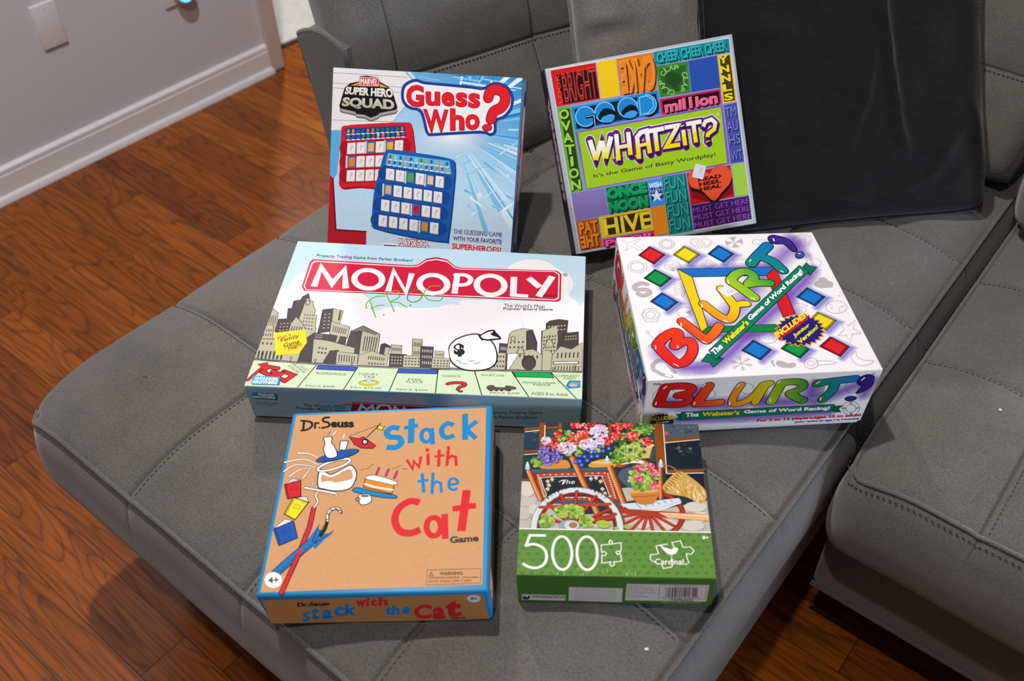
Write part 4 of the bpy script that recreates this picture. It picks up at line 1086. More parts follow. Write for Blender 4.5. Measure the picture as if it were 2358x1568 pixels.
 ('p','#ece8e6',[4487,1762,4927,1728,4929,1099,4488,1132]),
 ('t','#b9b3b4','?',[4645,1260,4801,1266,4813,1604,4658,1599]),
 ('p','#2f6fc0',[5031,1740,5498,1704,5503,1045,5035,1080]),
 ('p','#d8902c',[5156,1648,5467,1624,5462,1144,5151,1168]),
 ('p','#d8d4d2',[4982,1728,5067,1721,5073,1017,4988,1024]),
 ('s','#8a8788',[5076,1691,5086,1048],6),
 ('p','#9c9698',[5619,1665,6070,1631,6075,988,5622,1022]),
 ('p','#ece8e6',[5603,1685,6041,1652,6045,1024,5606,1057]),
 ('t','#b9b3b4','?',[5762,1185,5917,1190,5928,1528,5773,1523])]),
('guess', 'top', 'title_lettering', None, None, [
 ('q','#1d3f92',[3701,8662,3813,9278,4405,9620,4927,9509,6060,9463,7357,9413,7969,9379,8361,9615,8842,9686,9313,9461,9600,8956,9573,8318,9228,7798,8823,7557,8824,6985,8533,6736,7947,6840,5467,6534,5258,6549,5120,6684,5064,6818,4755,7780,4206,7939,3847,8204]),
 ('q','#f2eef0',[3858,8675,3949,9177,4428,9455,4907,9353,6054,9307,7351,9258,8006,9222,8411,9466,8821,9526,9210,9340,9450,8918,9427,8371,9125,7917,8674,7649,8675,7060,8491,6903,7951,6999,5465,6694,5324,6704,5247,6779,5207,6877,4874,7910,4274,8084,3977,8304]),
 ('t','#a8121f','G',[4013,8063,4954,8094,4882,9292,3973,9252],0.04,0.012),
 ('t','#e3202e','G',[3991,8091,4932,8122,4860,9319,3951,9279],0.04),
 ('t','#a8121f','u',[5046,8186,5789,8219,5750,8974,5009,8943],0.035,0.012),
 ('t','#e3202e','u',[5024,8214,5767,8246,5728,9001,4987,8970],0.035),
 ('t','#a8121f','e',[5885,8211,6556,8239,6515,9004,5846,8977],0.035,0.012),
 ('t','#e3202e','e',[5863,8238,6534,8267,6493,9031,5824,9004],0.035),
 ('t','#a8121f','s',[6640,8216,7226,8239,7182,9019,6597,8998],0.035,0.012),
 ('t','#e3202e','s',[6618,8243,7204,8266,7160,9047,6575,9025],0.035),
 ('t','#a8121f','s',[7296,8201,7894,8225,7848,9026,7251,9004],0.035,0.012),
 ('t','#e3202e','s',[7274,8228,7872,8252,7826,9053,7229,9031],0.035),
 ('t','#a8121f','W',[5064,6688,6303,6800,6239,8019,4918,7977],0.03,0.012),
 ('t','#e3202e','W',[5042,6715,6281,6828,6217,8046,4896,8005],0.03),
 ('t','#a8121f','h',[6408,6894,7147,6958,7067,8143,6344,8097],0.035,0.012),
 ('t','#e3202e','h',[6386,6921,7125,6985,7045,8170,6322,8124],0.035),
 ('t','#a8121f','o',[7214,6977,7949,7041,7886,7896,7153,7834],0.035,0.012),
 ('t','#e3202e','o',[7192,7004,7927,7068,7864,7923,7131,7861],0.035),
 ('s','#8c0f1c',[8287,8818,8375,9149,8684,9288,9064,9135,9171,8717,8992,8337,8622,8079,8491,7664],148,{'sm_': 1}),
 ('s','#e3202e',[8287,8818,8375,9149,8684,9288,9064,9135,9171,8717,8992,8337,8622,8079,8491,7664],127,{'sm_': 1}),
 ('e','#8c0f1c',[8329,7188,271,18,13,-214]),
 ('e','#e3202e',[8328,7203,237,15,11,-186])]),
('guess', 'top', 'series_badge', None, None, [
 ('p','#6f6a70',[1461,9374,1858,9426,2489,9356,2568,9131,3030,8908,3272,8636,3567,7775,3482,7640,2639,7404,2518,7273,2159,7104,1801,7255,1363,7270,1316,7383,505,7520,429,7661,690,8693,998,8964,1436,9085]),
 ('p','#a8a2a4',[1457,9460,1854,9512,2485,9442,2564,9217,3027,8994,3268,8722,3563,7862,3478,7726,2635,7491,2514,7360,2156,7191,1798,7342,1360,7357,1313,7470,502,7607,426,7748,687,8780,995,9051,1433,9171]),
 ('p','#17161a',[1438,9588,1835,9640,2466,9569,2545,9345,3007,9122,3248,8850,3543,7990,3459,7855,2616,7620,2495,7489,2136,7320,1779,7471,1341,7487,1294,7600,483,7737,407,7878,669,8908,976,9179,1414,9299]),
 ('p','#e29a28',[960,9041,1430,9264,1402,9068]),
 ('p','#e29a28',[2535,9258,3031,9052,2557,9052]),
 ('p','#f0e8e8',[1433,9559,2495,9557,2500,9091,1437,9056]),
 ('p','#d61f2e',[1469,9525,2461,9519,2464,9118,1471,9094]),
 ('t','#f6f0f0','MARVEL',[1519,9133,2428,9151,2428,9474,1519,9485],0.05),
 ('t','#0c0c0e','SUPER HERO',[667,8547,3291,8507,3228,9006,751,8971],0.05,0.035),
 ('t',['#f2efe9','#a79a86',1929,9021,1911,7683],'SUPER HERO',[667,8547,3291,8507,3228,9006,751,8971],0.05),
 ('t','#0c0c0e','SQUAD',[510,7783,3435,7752,3323,8423,602,8384],0.05,0.035),
 ('t',['#f2efe9','#a79a86',1929,9021,1911,7683],'SQUAD',[510,7783,3435,7752,3323,8423,602,8384],0.05)]),
('guess', 'top', 'tagline_lettering', None, None, [
 ('t','#f4f4f8','THE GUESSING GAME',[6882,1129,9490,1139,9487,1406,6875,1397],0.035,0.05),
 ('t','#1d2f78','THE GUESSING GAME',[6882,1129,9490,1139,9487,1406,6875,1397],0.035),
 ('t','#f4f4f8','WITH YOUR FAVORITE',[6867,753,9481,729,9485,1005,6861,992],0.035,0.05),
 ('t','#1d2f78','WITH YOUR FAVORITE',[6867,753,9481,729,9485,1005,6861,992],0.035),
 ('t','#f4f4f8','SUPERHEROES!',[6852,242,9477,229,9478,558,6848,587],0.035,0.05),
 ('t','#d2202c','SUPERHEROES!',[6852,242,9477,229,9478,558,6848,587],0.035),
 ('t','#a01824','PLAYSKOOL',[3924,163,5593,193,5578,629,3934,580],0.04,0.07),
 ('t','#f6f0ee','PLAYSKOOL',[3924,163,5593,193,5578,629,3934,580],0.03)]),
('guess', 'right', 'side_print', None, None, [
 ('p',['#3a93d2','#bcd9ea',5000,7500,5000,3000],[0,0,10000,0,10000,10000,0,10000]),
 ('p','#e8e6ea',[5200,6200,9800,6080,9800,6180,5200,6300]),
 ('p','#20408c',[5000,6300,9800,6180,9800,6200,5000,6320]),
 ('p','#2a52a8',[5200,6338,9800,6218,9800,6318,5200,6438]),
 ('p','#20408c',[5000,6438,9800,6318,9800,6338,5000,6458]),
 ('p','#2a52a8',[5200,6476,9800,6356,9800,6456,5200,6576]),
 ('p','#20408c',[5000,6576,9800,6456,9800,6476,5000,6596]),
 ('p','#e8e6ea',[5200,6615,9800,6495,9800,6595,5200,6715]),
 ('p','#20408c',[5000,6715,9800,6595,9800,6615,5000,6735]),
 ('p','#e8e6ea',[5200,6753,9800,6633,9800,6733,5200,6853]),
 ('p','#20408c',[5000,6853,9800,6733,9800,6753,5000,6873]),
 ('p','#d8902c',[5200,6892,9800,6772,9800,6872,5200,6992]),
 ('p','#20408c',[5000,6992,9800,6872,9800,6892,5000,7012]),
 ('p','#e8e6ea',[5200,7030,9800,6910,9800,7010,5200,7130]),
 ('p','#20408c',[5000,7130,9800,7010,9800,7030,5000,7150]),
 ('p','#e8e6ea',[5200,7169,9800,7049,9800,7149,5200,7269]),
 ('p','#20408c',[5000,7269,9800,7149,9800,7169,5000,7289]),
 ('p','#e8e6ea',[5200,7307,9800,7187,9800,7287,5200,7407]),
 ('p','#20408c',[5000,7407,9800,7287,9800,7307,5000,7427]),
 ('p','#e8e6ea',[5200,7446,9800,7326,9800,7426,5200,7546]),
 ('p','#20408c',[5000,7546,9800,7426,9800,7446,5000,7566]),
 ('p','#2a52a8',[5200,7584,9800,7464,9800,7564,5200,7684]),
 ('p','#20408c',[5000,7684,9800,7564,9800,7584,5000,7704]),
 ('p','#d8902c',[5200,7723,9800,7603,9800,7703,5200,7823]),
 ('p','#20408c',[5000,7823,9800,7703,9800,7723,5000,7843]),
 ('p','#e8e6ea',[5200,7861,9800,7741,9800,7841,5200,7961]),
 ('p','#20408c',[5000,7961,9800,7841,9800,7861,5000,7981]),
 ('p','#d8902c',[5200,8000,9800,7880,9800,7980,5200,8100]),
 ('p','#20408c',[5000,8100,9800,7980,9800,8000,5000,8120]),
 ('p','#e8e6ea',[5200,8138,9800,8018,9800,8118,5200,8238]),
 ('p','#20408c',[5000,8238,9800,8118,9800,8138,5000,8258]),
 ('p','#e8e6ea',[5200,8276,9800,8156,9800,8256,5200,8376]),
 ('p','#20408c',[5000,8376,9800,8256,9800,8276,5000,8396]),
 ('p','#e8e6ea',[5200,8415,9800,8295,9800,8395,5200,8515]),
 ('p','#20408c',[5000,8515,9800,8395,9800,8415,5000,8535]),
 ('p','#e8e6ea',[5200,8553,9800,8433,9800,8533,5200,8653]),
 ('p','#20408c',[5000,8653,9800,8533,9800,8553,5000,8673]),
 ('p','#e8e6ea',[5200,8692,9800,8572,9800,8672,5200,8792]),
 ('p','#20408c',[5000,8792,9800,8672,9800,8692,5000,8812]),
 ('p','#e8e6ea',[5200,8830,9800,8710,9800,8810,5200,8930]),
 ('p','#20408c',[5000,8930,9800,8810,9800,8830,5000,8950]),
 ('p','#d8902c',[5200,8969,9800,8849,9800,8949,5200,9069]),
 ('p','#20408c',[5000,9069,9800,8949,9800,8969,5000,9089]),
 ('p','#2a52a8',[5200,9107,9800,8987,9800,9087,5200,9207]),
 ('p','#20408c',[5000,9207,9800,9087,9800,9107,5000,9227]),
 ('p','#e8e6ea',[5200,9246,9800,9126,9800,9226,5200,9346]),
 ('p','#20408c',[5000,9346,9800,9226,9800,9246,5000,9366]),
 ('p','#d8902c',[5200,9384,9800,9264,9800,9364,5200,9484]),
 ('p','#20408c',[5000,9484,9800,9364,9800,9384,5000,9504]),
 ('p','#e8e6ea',[5200,9523,9800,9403,9800,9503,5200,9623]),
 ('p','#20408c',[5000,9623,9800,9503,9800,9523,5000,9643]),
 ('p','#e8e6ea',[5200,9661,9800,9541,9800,9641,5200,9761]),
 ('p','#20408c',[5000,9761,9800,9641,9800,9661,5000,9781]),
 ('q','#c01c2a',[1000,6600,5000,6900,8500,6700,6000,6400,2500,6300]),
 ('q','#2a4aa8',[1000,6200,5000,6500,8500,6300,6000,6000,2500,5900]),
 ('q','#d22432',[1000,5800,5000,6100,8500,5900,6000,5599,2500,5499]),
 ('q','#c01c2a',[1000,5500,5000,5800,8500,5600,6000,5300,2500,5200]),
 ('q','#1d3f92',[1000,1600,7500,1600,9200,2000,9200,4600,7500,5000,1000,5000,200,4600,200,2000]),
 ('q','#f0ecee',[1400,1700,7000,1700,8400,2000,8400,4500,7000,4800,1400,4800,800,4500,800,2000]),
 ('t','#d81f2c','GUESS WHO?',[6800,4550,6800,1900,2000,1900,2000,4550],0.05),
 ('p','#c9c5c7',[0,0,10000,0,10000,1400,0,1400]),
 ('p','#2c2a2e',[2500,200,7500,100,8000,1100,3000,1200]),
 ('t','#bdb6aa','SQUAD',[6500,1100,6500,200,3800,200,3800,1100],0.03)]),
('whatz', 'top', 'cover_print', None, None, [
 ('p','#e6dde6',[258,9918,9827,9851,9800,244,213,71]),
 ('p','#8f93c6',[281,9867,9789,9812,9755,285,251,106])]),
('whatz', 'top', 'colour_tile', None, 'red tile reading LOOK BRIGHT', [
 ('p','#cf1f20',[281,9867,2645,9836,2594,7954,304,7962]),
 ('p','#241014',[566,9595,2569,9562,2557,8023,666,8037]),
 ('t','#e84a38','BRIGHT',[779,8143,2490,8098,2548,9628,812,9558],-0.012,0.022),
 ('t','#8f1218','BRIGHT',[779,8143,2490,8098,2548,9628,812,9558],-0.02),
 ('t','#e84a38','LOOK',[663,8117,693,9603,489,9609,435,8127],0.01)]),
('whatz', 'top', 'colour_tile', None, 'plain yellow tile', [
 ('p','#eec41c',[2703,9849,3748,9836,3670,7939,2634,7954])]),
('whatz', 'top', 'colour_tile', None, 'orange tile with the word upside down', [
 ('p','#e07a20',[3789,9844,5720,9811,5639,7859,3728,7952]),
 ('t','#5a2a10','CAKE',[5839,9596,3959,9611,3884,7924,5655,7856],0.02,0.02),
 ('t','#f6a63c','CAKE',[5770,9670,3891,9686,3816,7999,5586,7931],0.02,0.012),
 ('t','#e8862a','CAKE',[5784,9652,3904,9668,3829,7981,5599,7913],0.02)]),
('whatz', 'top', 'word_tile', None, 'teal tile repeating CHEER', [
 ('p','#12868c',[5740,9838,9788,9805,9746,9145,5755,9147]),
 ('t','#06363c','CHEER CHEER CHEER',[5937,9137,9703,9129,9679,9656,5935,9648],0.02,0.02),
 ('t','#5fd0d4','CHEER CHEER CHEER',[5880,9233,9644,9224,9620,9750,5877,9743],0.02,0.012),
 ('t','#1a9aa2','CHEER CHEER CHEER',[5893,9215,9657,9206,9633,9733,5891,9726],0.02)]),
('whatz', 'top', 'colour_tile', None, 'green tile with CLAP running round it', [
 ('p','#3b8230',[5771,9097,7473,9047,7399,7429,5725,7468]),
 ('p','#2c5e26',[5928,8914,7318,8866,7260,7586,5877,7621]),
 ('q','#1f4a20',[6202,8499,6583,8625,6958,8442,6986,8087,6717,7901,6756,7621,6576,7770,6442,7950,6190,8151]),
 ('t','#86c25a','C',[6111,8477,6258,8652,6035,8832,5888,8657],0.03),
 ('t','#86c25a','L',[6246,8647,6456,8745,6326,8995,6116,8898],0.03),
 ('t','#86c25a','A',[6440,8744,6677,8746,6663,9022,6426,9020],0.03),
 ('t','#86c25a','P',[6660,8749,6881,8655,6986,8908,6765,9001],0.03),
 ('t','#86c25a','C',[7021,8499,7101,8278,7370,8359,7291,8580],0.03),
 ('t','#86c25a','L',[7098,8288,7077,8059,7361,8023,7382,8252],0.03),
 ('t','#86c25a','A',[7081,8068,6963,7872,7212,7725,7330,7921],0.03),
 ('t','#86c25a','P',[6974,7878,6781,7750,6948,7518,7142,7646],0.03),
 ('t','#86c25a','C',[6579,7714,6347,7776,6282,7507,6514,7446],0.03),
 ('t','#86c25a','L',[6363,7770,6175,7919,6000,7706,6188,7556],0.03),
 ('t','#86c25a','A',[6187,7910,6076,8119,5824,8000,5934,7790],0.03),
 ('t','#86c25a','P',[6082,8109,6068,8341,5784,8336,5797,8104],0.03)]),
('whatz', 'top', 'colour_tile', None, 'plain dark blue tile', [
 ('p','#2d4fa6',[7491,9060,9039,9062,8993,7405,7433,7438])]),
('whatz', 'top', 'colour_tile', None, 'yellow tile with letters stacked down it', [
 ('p','#e8c51e',[9073,9071,9775,9063,9754,6546,9015,6573]),
 ('p','#4a3c0e',[9173,8977,9722,8972,9692,6627,9090,6638]),
 ('t','#2a220a','Y',[9133,8575,9617,8566,9620,8936,9136,8945],0.05,0.02),
 ('t','#f0d030','Y',[9105,8611,9590,8602,9592,8972,9109,8980],0.04),
 ('t','#2a220a','N',[9138,8094,9624,8086,9627,8457,9142,8465],0.05,0.02),
 ('t','#f0d030','N',[9111,8130,9597,8122,9599,8492,9114,8501],0.04),
 ('t','#2a220a','N',[9144,7612,9631,7604,9633,7976,9147,7984],0.05,0.02),
 ('t','#f0d030','N',[9117,7647,9603,7640,9606,8012,9120,8020],0.04),
 ('t','#2a220a','L',[9150,7128,9637,7120,9640,7493,9153,7501],0.05,0.02),
 ('t','#f0d030','L',[9122,7164,9610,7156,9612,7529,9126,7537],0.04),
 ('t','#2a220a','S',[9156,6642,9644,6635,9647,7009,9159,7017],0.05,0.02),
 ('t','#f0d030','S',[9128,6679,9616,6671,9619,7046,9131,7053],0.04)]),
('whatz', 'top', 'colour_tile', None, 'bright blue tile reading GOOD', [
 ('p','#1f86cc',[1029,7789,5686,7851,5634,6604,1023,6561]),
 ('p','#1a2436',[1177,7675,5561,7717,5544,6699,1139,6636]),
 ('e','#101820',[1765,7086,559,-102,-91,-555]),
 ('e','#1f86cc',[1687,7195,543,-99,-89,-539]),
 ('r','#7cc8f2',[1687,7195,497,-90,-84,-508],14),
 ('e','#101820',[2813,7133,561,-101,-90,-554]),
 ('e','#1f86cc',[2734,7242,545,-98,-87,-538]),
 ('r','#7cc8f2',[2734,7242,498,-90,-82,-507],14),
 ('e','#101820',[4042,7149,564,-101,-86,-553]),
 ('e','#1f86cc',[3963,7257,547,-98,-84,-537]),
 ('r','#7cc8f2',[3963,7257,500,-89,-80,-506],14),
 ('e','#101820',[5060,7124,565,-101,-85,-553]),
 ('e','#1f86cc',[4980,7232,549,-98,-82,-536]),
 ('r','#7cc8f2',[4980,7232,502,-89,-78,-506],14),
 ('p','#101820',[1663,7239,2256,7250,2202,6626,2019,6635,2066,7071,1692,7075]),
 ('s','#7cc8f2',[1709,7183,2149,7182,2120,6617],12),
 ('q','#101820',[2377,7109,2750,7437,3270,7185,3130,6815,2688,7053,2417,6865]),
 ('q','#3a9ee0',[2507,6928,2934,7088,3233,6955,3028,6675,2632,6707]),
 ('q','#101820',[3621,7122,4104,7389,4481,7125,4339,6835,3927,7027,3662,6878]),
 ('q','#3a9ee0',[3750,6925,4134,7069,4435,6936,4237,6695,3839,6727]),
 ('p','#1f86cc',[4560,7739,4984,7781,4860,6663,4478,6692]),
 ('s','#7cc8f2',[4645,7662,4587,6775,4976,6784,5339,7050,5335,7444,5034,7686],14,{'closed': 1})]),
('whatz', 'top', 'word_tile', None, 'crimson tile reading million', [
 ('p','#c81c52',[5695,7379,8985,7344,8934,6572,5681,6540]),
 ('p','#2a0a14',[5825,7278,8898,7250,8865,6662,5798,6669]),
 ('t','#2a0a14','mil1ion',[5964,6537,8809,6554,8823,7115,5986,7116],0.03,0.02),
 ('t','#f7a2b6','mil1ion',[5906,6634,8749,6651,8763,7211,5928,7212],0.03,0.012),
 ('t','#e85f86','mil1ion',[5919,6616,8763,6633,8777,7193,5942,7194],0.03)]),
('whatz', 'top', 'colour_tile', None, 'green tile reading OVATION down the left edge', [
 ('p','#6aae2c',[293,7900,991,7891,955,3357,288,3330]),
 ('p','#2c4418',[432,7780,938,7767,896,3489,425,3468]),
 ('t','#1c2c10','O',[364,7238,884,7206,922,7722,403,7754],0.04,0.02),
 ('t','#9fd04c','O',[330,7276,850,7244,889,7760,370,7791],0.035),
 ('t','#1c2c10','V',[362,6610,884,6579,923,7096,402,7128],0.04,0.02),
 ('t','#9fd04c','V',[329,6648,850,6617,889,7134,369,7166],0.035),
 ('t','#1c2c10','A',[361,5979,884,5948,923,6468,401,6499],0.04,0.02),
 ('t','#9fd04c','A',[327,6017,850,5986,889,6506,367,6537],0.035),
 ('t','#1c2c10','T',[360,5346,884,5316,923,5837,400,5868],0.04,0.02),
 ('t','#9fd04c','T',[326,5384,850,5354,889,5875,366,5906],0.035),
 ('t','#1c2c10','I',[538,4678,704,4713,744,5237,577,5202],0.04,0.02),
 ('t','#9fd04c','I',[504,4716,670,4751,710,5275,544,5240],0.035),
 ('t','#1c2c10','O',[357,4072,884,4042,923,4568,397,4599],0.04,0.02),
 ('t','#9fd04c','O',[323,4111,850,4081,889,4607,363,4637],0.035),
 ('t','#1c2c10','N',[355,3431,884,3402,923,3930,396,3960],0.04,0.02),
 ('t','#9fd04c','N',[322,3470,850,3440,889,3969,362,3998],0.035)]),
('whatz', 'top', 'title_panel', None, 'lime panel framed in purple', [
 ('p','#7c5cb0',[1036,6495,8976,6525,8952,3405,1119,3368]),
 ('p','#9ec722',[1169,6431,8887,6415,8813,3476,1144,3420]),
 ('t','#33203a',"It's the Game of Batty Wordplay!",[1606,3873,8260,3875,8249,4128,1603,4128],0.012),
 ('r','#d8e8a0',[8667,6069,72,-12,-9,-69],8)]),
('whatz', 'top', 'title_lettering', None, 'yellow and white title with purple edge', [
 ('s','#f2ecf4',[1721,5941,1863,4850,2337,5782,2393,4836,2859,5927],141),
 ('s','#f2ecf4',[3145,6003,3061,4612],136),
 ('s','#f2ecf4',[3789,5999,3735,4781],136),
 ('s','#f2ecf4',[3128,5289,3711,5297],125),
 ('s','#f2ecf4',[4219,5652,4153,4498],137),
 ('s','#f2ecf4',[4160,5583,4444,5851,4773,5887,4768,4694],137),
 ('s','#f2ecf4',[4228,5189,4731,5195],121),
 ('s','#f2ecf4',[4766,5841,5707,5848],137),
 ('s','#f2ecf4',[5214,5809,5180,4733],137),
 ('s','#f2ecf4',[5743,5874,6473,5871,5673,4869,6429,4864],133),
 ('s','#f2ecf4',[6708,5592,6701,4768],133),
 ('s','#f2ecf4',[6695,5832,6704,5783],128),
 ('s','#f2ecf4',[6910,5857,7740,5854],132),
 ('s','#f2ecf4',[7297,5837,7297,4823],133),
 ('s','#f2ecf4',[7797,5575,7954,5816,8288,5868,8477,5646,8368,5333,7997,5145,7943,4996],129),
 ('s','#f2ecf4',[7930,4792,7940,4743],134),
 ('p','#f2ecf4',[2690,4743,3398,4696,2882,4359]),
 ('p','#f2ecf4',[3686,4645,4439,4608,3976,4406]),
 ('s','#6a1f80',[1721,5941,1863,4850,2337,5782,2393,4836,2859,5927],120),
 ('s','#6a1f80',[3145,6003,3061,4612],116),
 ('s','#6a1f80',[3789,5999,3735,4781],116),
 ('s','#6a1f80',[3128,5289,3711,5297],104),
 ('s','#6a1f80',[4219,5652,4153,4498],116),
 ('s','#6a1f80',[4160,5583,4444,5851,4773,5887,4768,4694],116),
 ('s','#6a1f80',[4228,5189,4731,5195],100),
 ('s','#6a1f80',[4766,5841,5707,5848],116),
 ('s','#6a1f80',[5214,5809,5180,4733],116),
 ('s','#6a1f80',[5743,5874,6473,5871,5673,4869,6429,4864],112),
 ('s','#6a1f80',[6708,5592,6701,4768],112),
 ('s','#6a1f80',[6695,5832,6704,5783],108),
 ('s','#6a1f80',[6910,5857,7740,5854],112),
 ('s','#6a1f80',[7297,5837,7297,4823],112),
 ('s','#6a1f80',[7797,5575,7954,5816,8288,5868,8477,5646,8368,5333,7997,5145,7943,4996],108),
 ('s','#6a1f80',[7930,4792,7940,4743],113),
 ('p','#6a1f80',[2698,4741,3387,4699,2886,4378]),
 ('p','#6a1f80',[3694,4644,4427,4610,3979,4425]),
 ('s','#6a1f80',[1768,5837,1911,4745,2385,5678,2441,4731,2907,5823],104),
 ('s','#6a1f80',[3193,5899,3109,4507],99),
 ('s','#6a1f80',[3837,5895,3783,4676],99),
 ('s','#6a1f80',[3176,5184,3759,5192],87),
 ('s','#6a1f80',[4268,5548,4202,4394],99),
 ('s','#6a1f80',[4208,5479,4493,5747,4822,5783,4817,4589],100),
 ('s','#6a1f80',[4276,5084,4780,5091],83),
 ('s','#6a1f80',[4815,5737,5756,5745],99),
 ('s','#6a1f80',[5263,5705,5229,4628],100),
 ('s','#6a1f80',[5792,5770,6522,5768,5722,4765,6479,4759],95),
 ('s','#6a1f80',[6758,5489,6751,4664],96),
 ('s','#6a1f80',[6744,5728,6753,5679],91),
 ('s','#6a1f80',[6960,5754,7790,5750],95),
 ('s','#6a1f80',[7347,5733,7347,4719],95),
 ('s','#6a1f80',[7848,5472,8005,5713,8339,5765,8528,5542,8418,5230,8048,5041,7994,4892],92),
 ('s','#6a1f80',[7981,4688,7991,4638],96),
 ('s','#3c0f4c',[1778,5851,1921,4760,2395,5692,2451,4745,2917,5837],79),
 ('s','#3c0f4c',[3203,5913,3119,4522],75),
 ('s','#3c0f4c',[3848,5909,3794,4690],74),
 ('s','#3c0f4c',[3186,5199,3769,5206],62),
 ('s','#3c0f4c',[4278,5562,4212,4408],75),
 ('s','#3c0f4c',[4219,5493,4503,5761,4832,5797,4827,4603],75),
 ('s','#3c0f4c',[4287,5098,4790,5105],58),
 ('s','#3c0f4c',[4825,5751,5766,5759],75),
 ('s','#3c0f4c',[5274,5719,5240,4642],74),
 ('s','#3c0f4c',[5802,5784,6533,5782,5732,4779,6489,4774],70),
 ('s','#3c0f4c',[6768,5503,6761,4678],71),
 ('s','#3c0f4c',[6755,5743,6764,5693],66),
 ('s','#3c0f4c',[6970,5768,7800,5764],70),
 ('s','#3c0f4c',[7357,5747,7357,4733],71),
 ('s','#3c0f4c',[7858,5486,8015,5727,8349,5778,8538,5556,8428,5244,8058,5055,8004,4906],67),
 ('s','#3c0f4c',[7991,4702,8001,4653],71),
 ('s',['#fbf6f2','#f2dc14',4815,5737,4848,5111],[1721,5941,1749,5723,1778,5505,1806,5287,1835,5069,1863,4850],66,{'butt': 1}),
 ('s',['#fbf6f2','#f2dc14',4815,5737,4848,5111],[1863,4850,1958,5037,2053,5224,2148,5410,2243,5596,2337,5782],67,{'butt': 1}),
 ('s',['#fbf6f2','#f2dc14',4815,5737,4848,5111],[2337,5782,2348,5593,2360,5404,2371,5215,2382,5025,2393,4836],66,{'butt': 1}),
 ('s',['#fbf6f2','#f2dc14',4815,5737,4848,5111],[2393,4836,2487,5055,2580,5273,2673,5492,2766,5710,2859,5927],67,{'butt': 1}),
 ('s',['#fbf6f2','#f2dc14',4815,5737,4848,5111],[3145,6003,3128,5726,3111,5448,3095,5170,3078,4891,3061,4612],62,{'butt': 1}),
 ('s',['#fbf6f2','#f2dc14',4815,5737,4848,5111],[3789,5999,3778,5756,3768,5513,3757,5269,3746,5025,3735,4781],62,{'butt': 1}),
 ('s',['#fbf6f2','#f2dc14',4815,5737,4848,5111],[3128,5289,3244,5290,3361,5292,3478,5294,3594,5295,3711,5297],50,{'butt': 1}),
 ('s',['#fbf6f2','#f2dc14',4815,5737,4848,5111],[4219,5652,4206,5422,4193,5192,4179,4961,4166,4730,4153,4498],62,{'butt': 1}),
 ('s',['#fbf6f2','#f2dc14',4815,5737,4848,5111],[4160,5583,4217,5637,4274,5690,4330,5744,4387,5797,4444,5851,4510,5858,4576,5865,4641,5873,4707,5880,4773,5887,4772,5649,4771,5411,4770,5172,4769,4933,4768,4694],62,{'butt': 1}),
 ('s',['#fbf6f2','#f2dc14',4815,5737,4848,5111],[4228,5189,4329,5190,4429,5191,4530,5193,4631,5194,4731,5195],46,{'butt': 1}),
 ('s',['#fbf6f2','#f2dc14',4815,5737,4848,5111],[4766,5841,4954,5842,5142,5844,5330,5845,5518,5847,5707,5848],62,{'butt': 1}),
 ('s',['#fbf6f2','#f2dc14',4815,5737,4848,5111],[5214,5809,5208,5594,5201,5379,5194,5164,5187,4949,5180,4733],62,{'butt': 1}),
 ('s',['#fbf6f2','#f2dc14',4815,5737,4848,5111],[5743,5874,5889,5873,6035,5873,6181,5872,6327,5872,6473,5871,6313,5672,6153,5472,5993,5271,5833,5070,5673,4869,5824,4868,5975,4867,6127,4866,6278,4865,6429,4864],58,{'butt': 1}),
 ('s',['#fbf6f2','#f2dc14',4815,5737,4848,5111],[6708,5592,6707,5428,6705,5263,6704,5098,6702,4933,6701,4768],58,{'butt': 1}),
 ('s',['#fbf6f2','#f2dc14',4815,5737,4848,5111],[6695,5832,6696,5822,6698,5813,6700,5803,6702,5793,6704,5783],54,{'butt': 1}),
 ('s',['#fbf6f2','#f2dc14',4815,5737,4848,5111],[6910,5857,7076,5857,7241,5856,7407,5855,7573,5854,7740,5854],58,{'butt': 1}),
 ('s',['#fbf6f2','#f2dc14',4815,5737,4848,5111],[7297,5837,7297,5634,7297,5432,7297,5229,7297,5026,7297,4823],58,{'butt': 1}),
 ('s',['#fbf6f2','#f2dc14',4815,5737,4848,5111],[7797,5575,7829,5623,7860,5672,7892,5720,7923,5768,7954,5816,8021,5826,8088,5837,8154,5847,8221,5858,8288,5868,8326,5823,8364,5779,8401,5735,8439,5690,8477,5646,8455,5583,8433,5521,8411,5458,8389,5396,8368,5333,8293,5296,8219,5258,8145,5220,8071,5183,7997,5145,7986,5115,7976,5085,7965,5055,7954,5026,7943,4996],54,{'butt': 1}),
 ('s',['#fbf6f2','#f2dc14',4815,5737,4848,5111],[7930,4792,7932,4782,7934,4772,7936,4762,7938,4752,7940,4743],58,{'butt': 1}),
 ('p','#f2dc14',[2912,4847,3234,4838,2946,4552]),
 ('p','#f2dc14',[3945,4727,4316,4710,4050,4565])]),
('whatz', 'top', 'colour_tile', None, 'blue-violet tile with stacked letter pairs', [
 ('p','#4a4fa4',[9050,6473,9739,6494,9726,3391,9010,3410]),
 ('t','#1c1c4a','TM',[9108,5772,9698,5779,9702,6281,9112,6274],0.02,0.02),
 ('t','#7f86d8','TM',[9074,5825,9665,5832,9668,6334,9079,6327]),
 ('t','#1c1c4a','AU',[9103,5031,9696,5039,9699,5543,9108,5536],0.02,0.02),
 ('t','#7f86d8','AU',[9070,5085,9662,5093,9665,5596,9074,5589]),
 ('t','#1c1c4a','HS',[9119,4316,9713,4324,9716,4830,9124,4822],0.02,0.02),
 ('t','#7f86d8','HS',[9086,4369,9679,4378,9683,4884,9090,4876]),
 ('t','#1c1c4a','WT',[9118,3472,9714,3481,9717,3990,9122,3981],0.02,0.02),
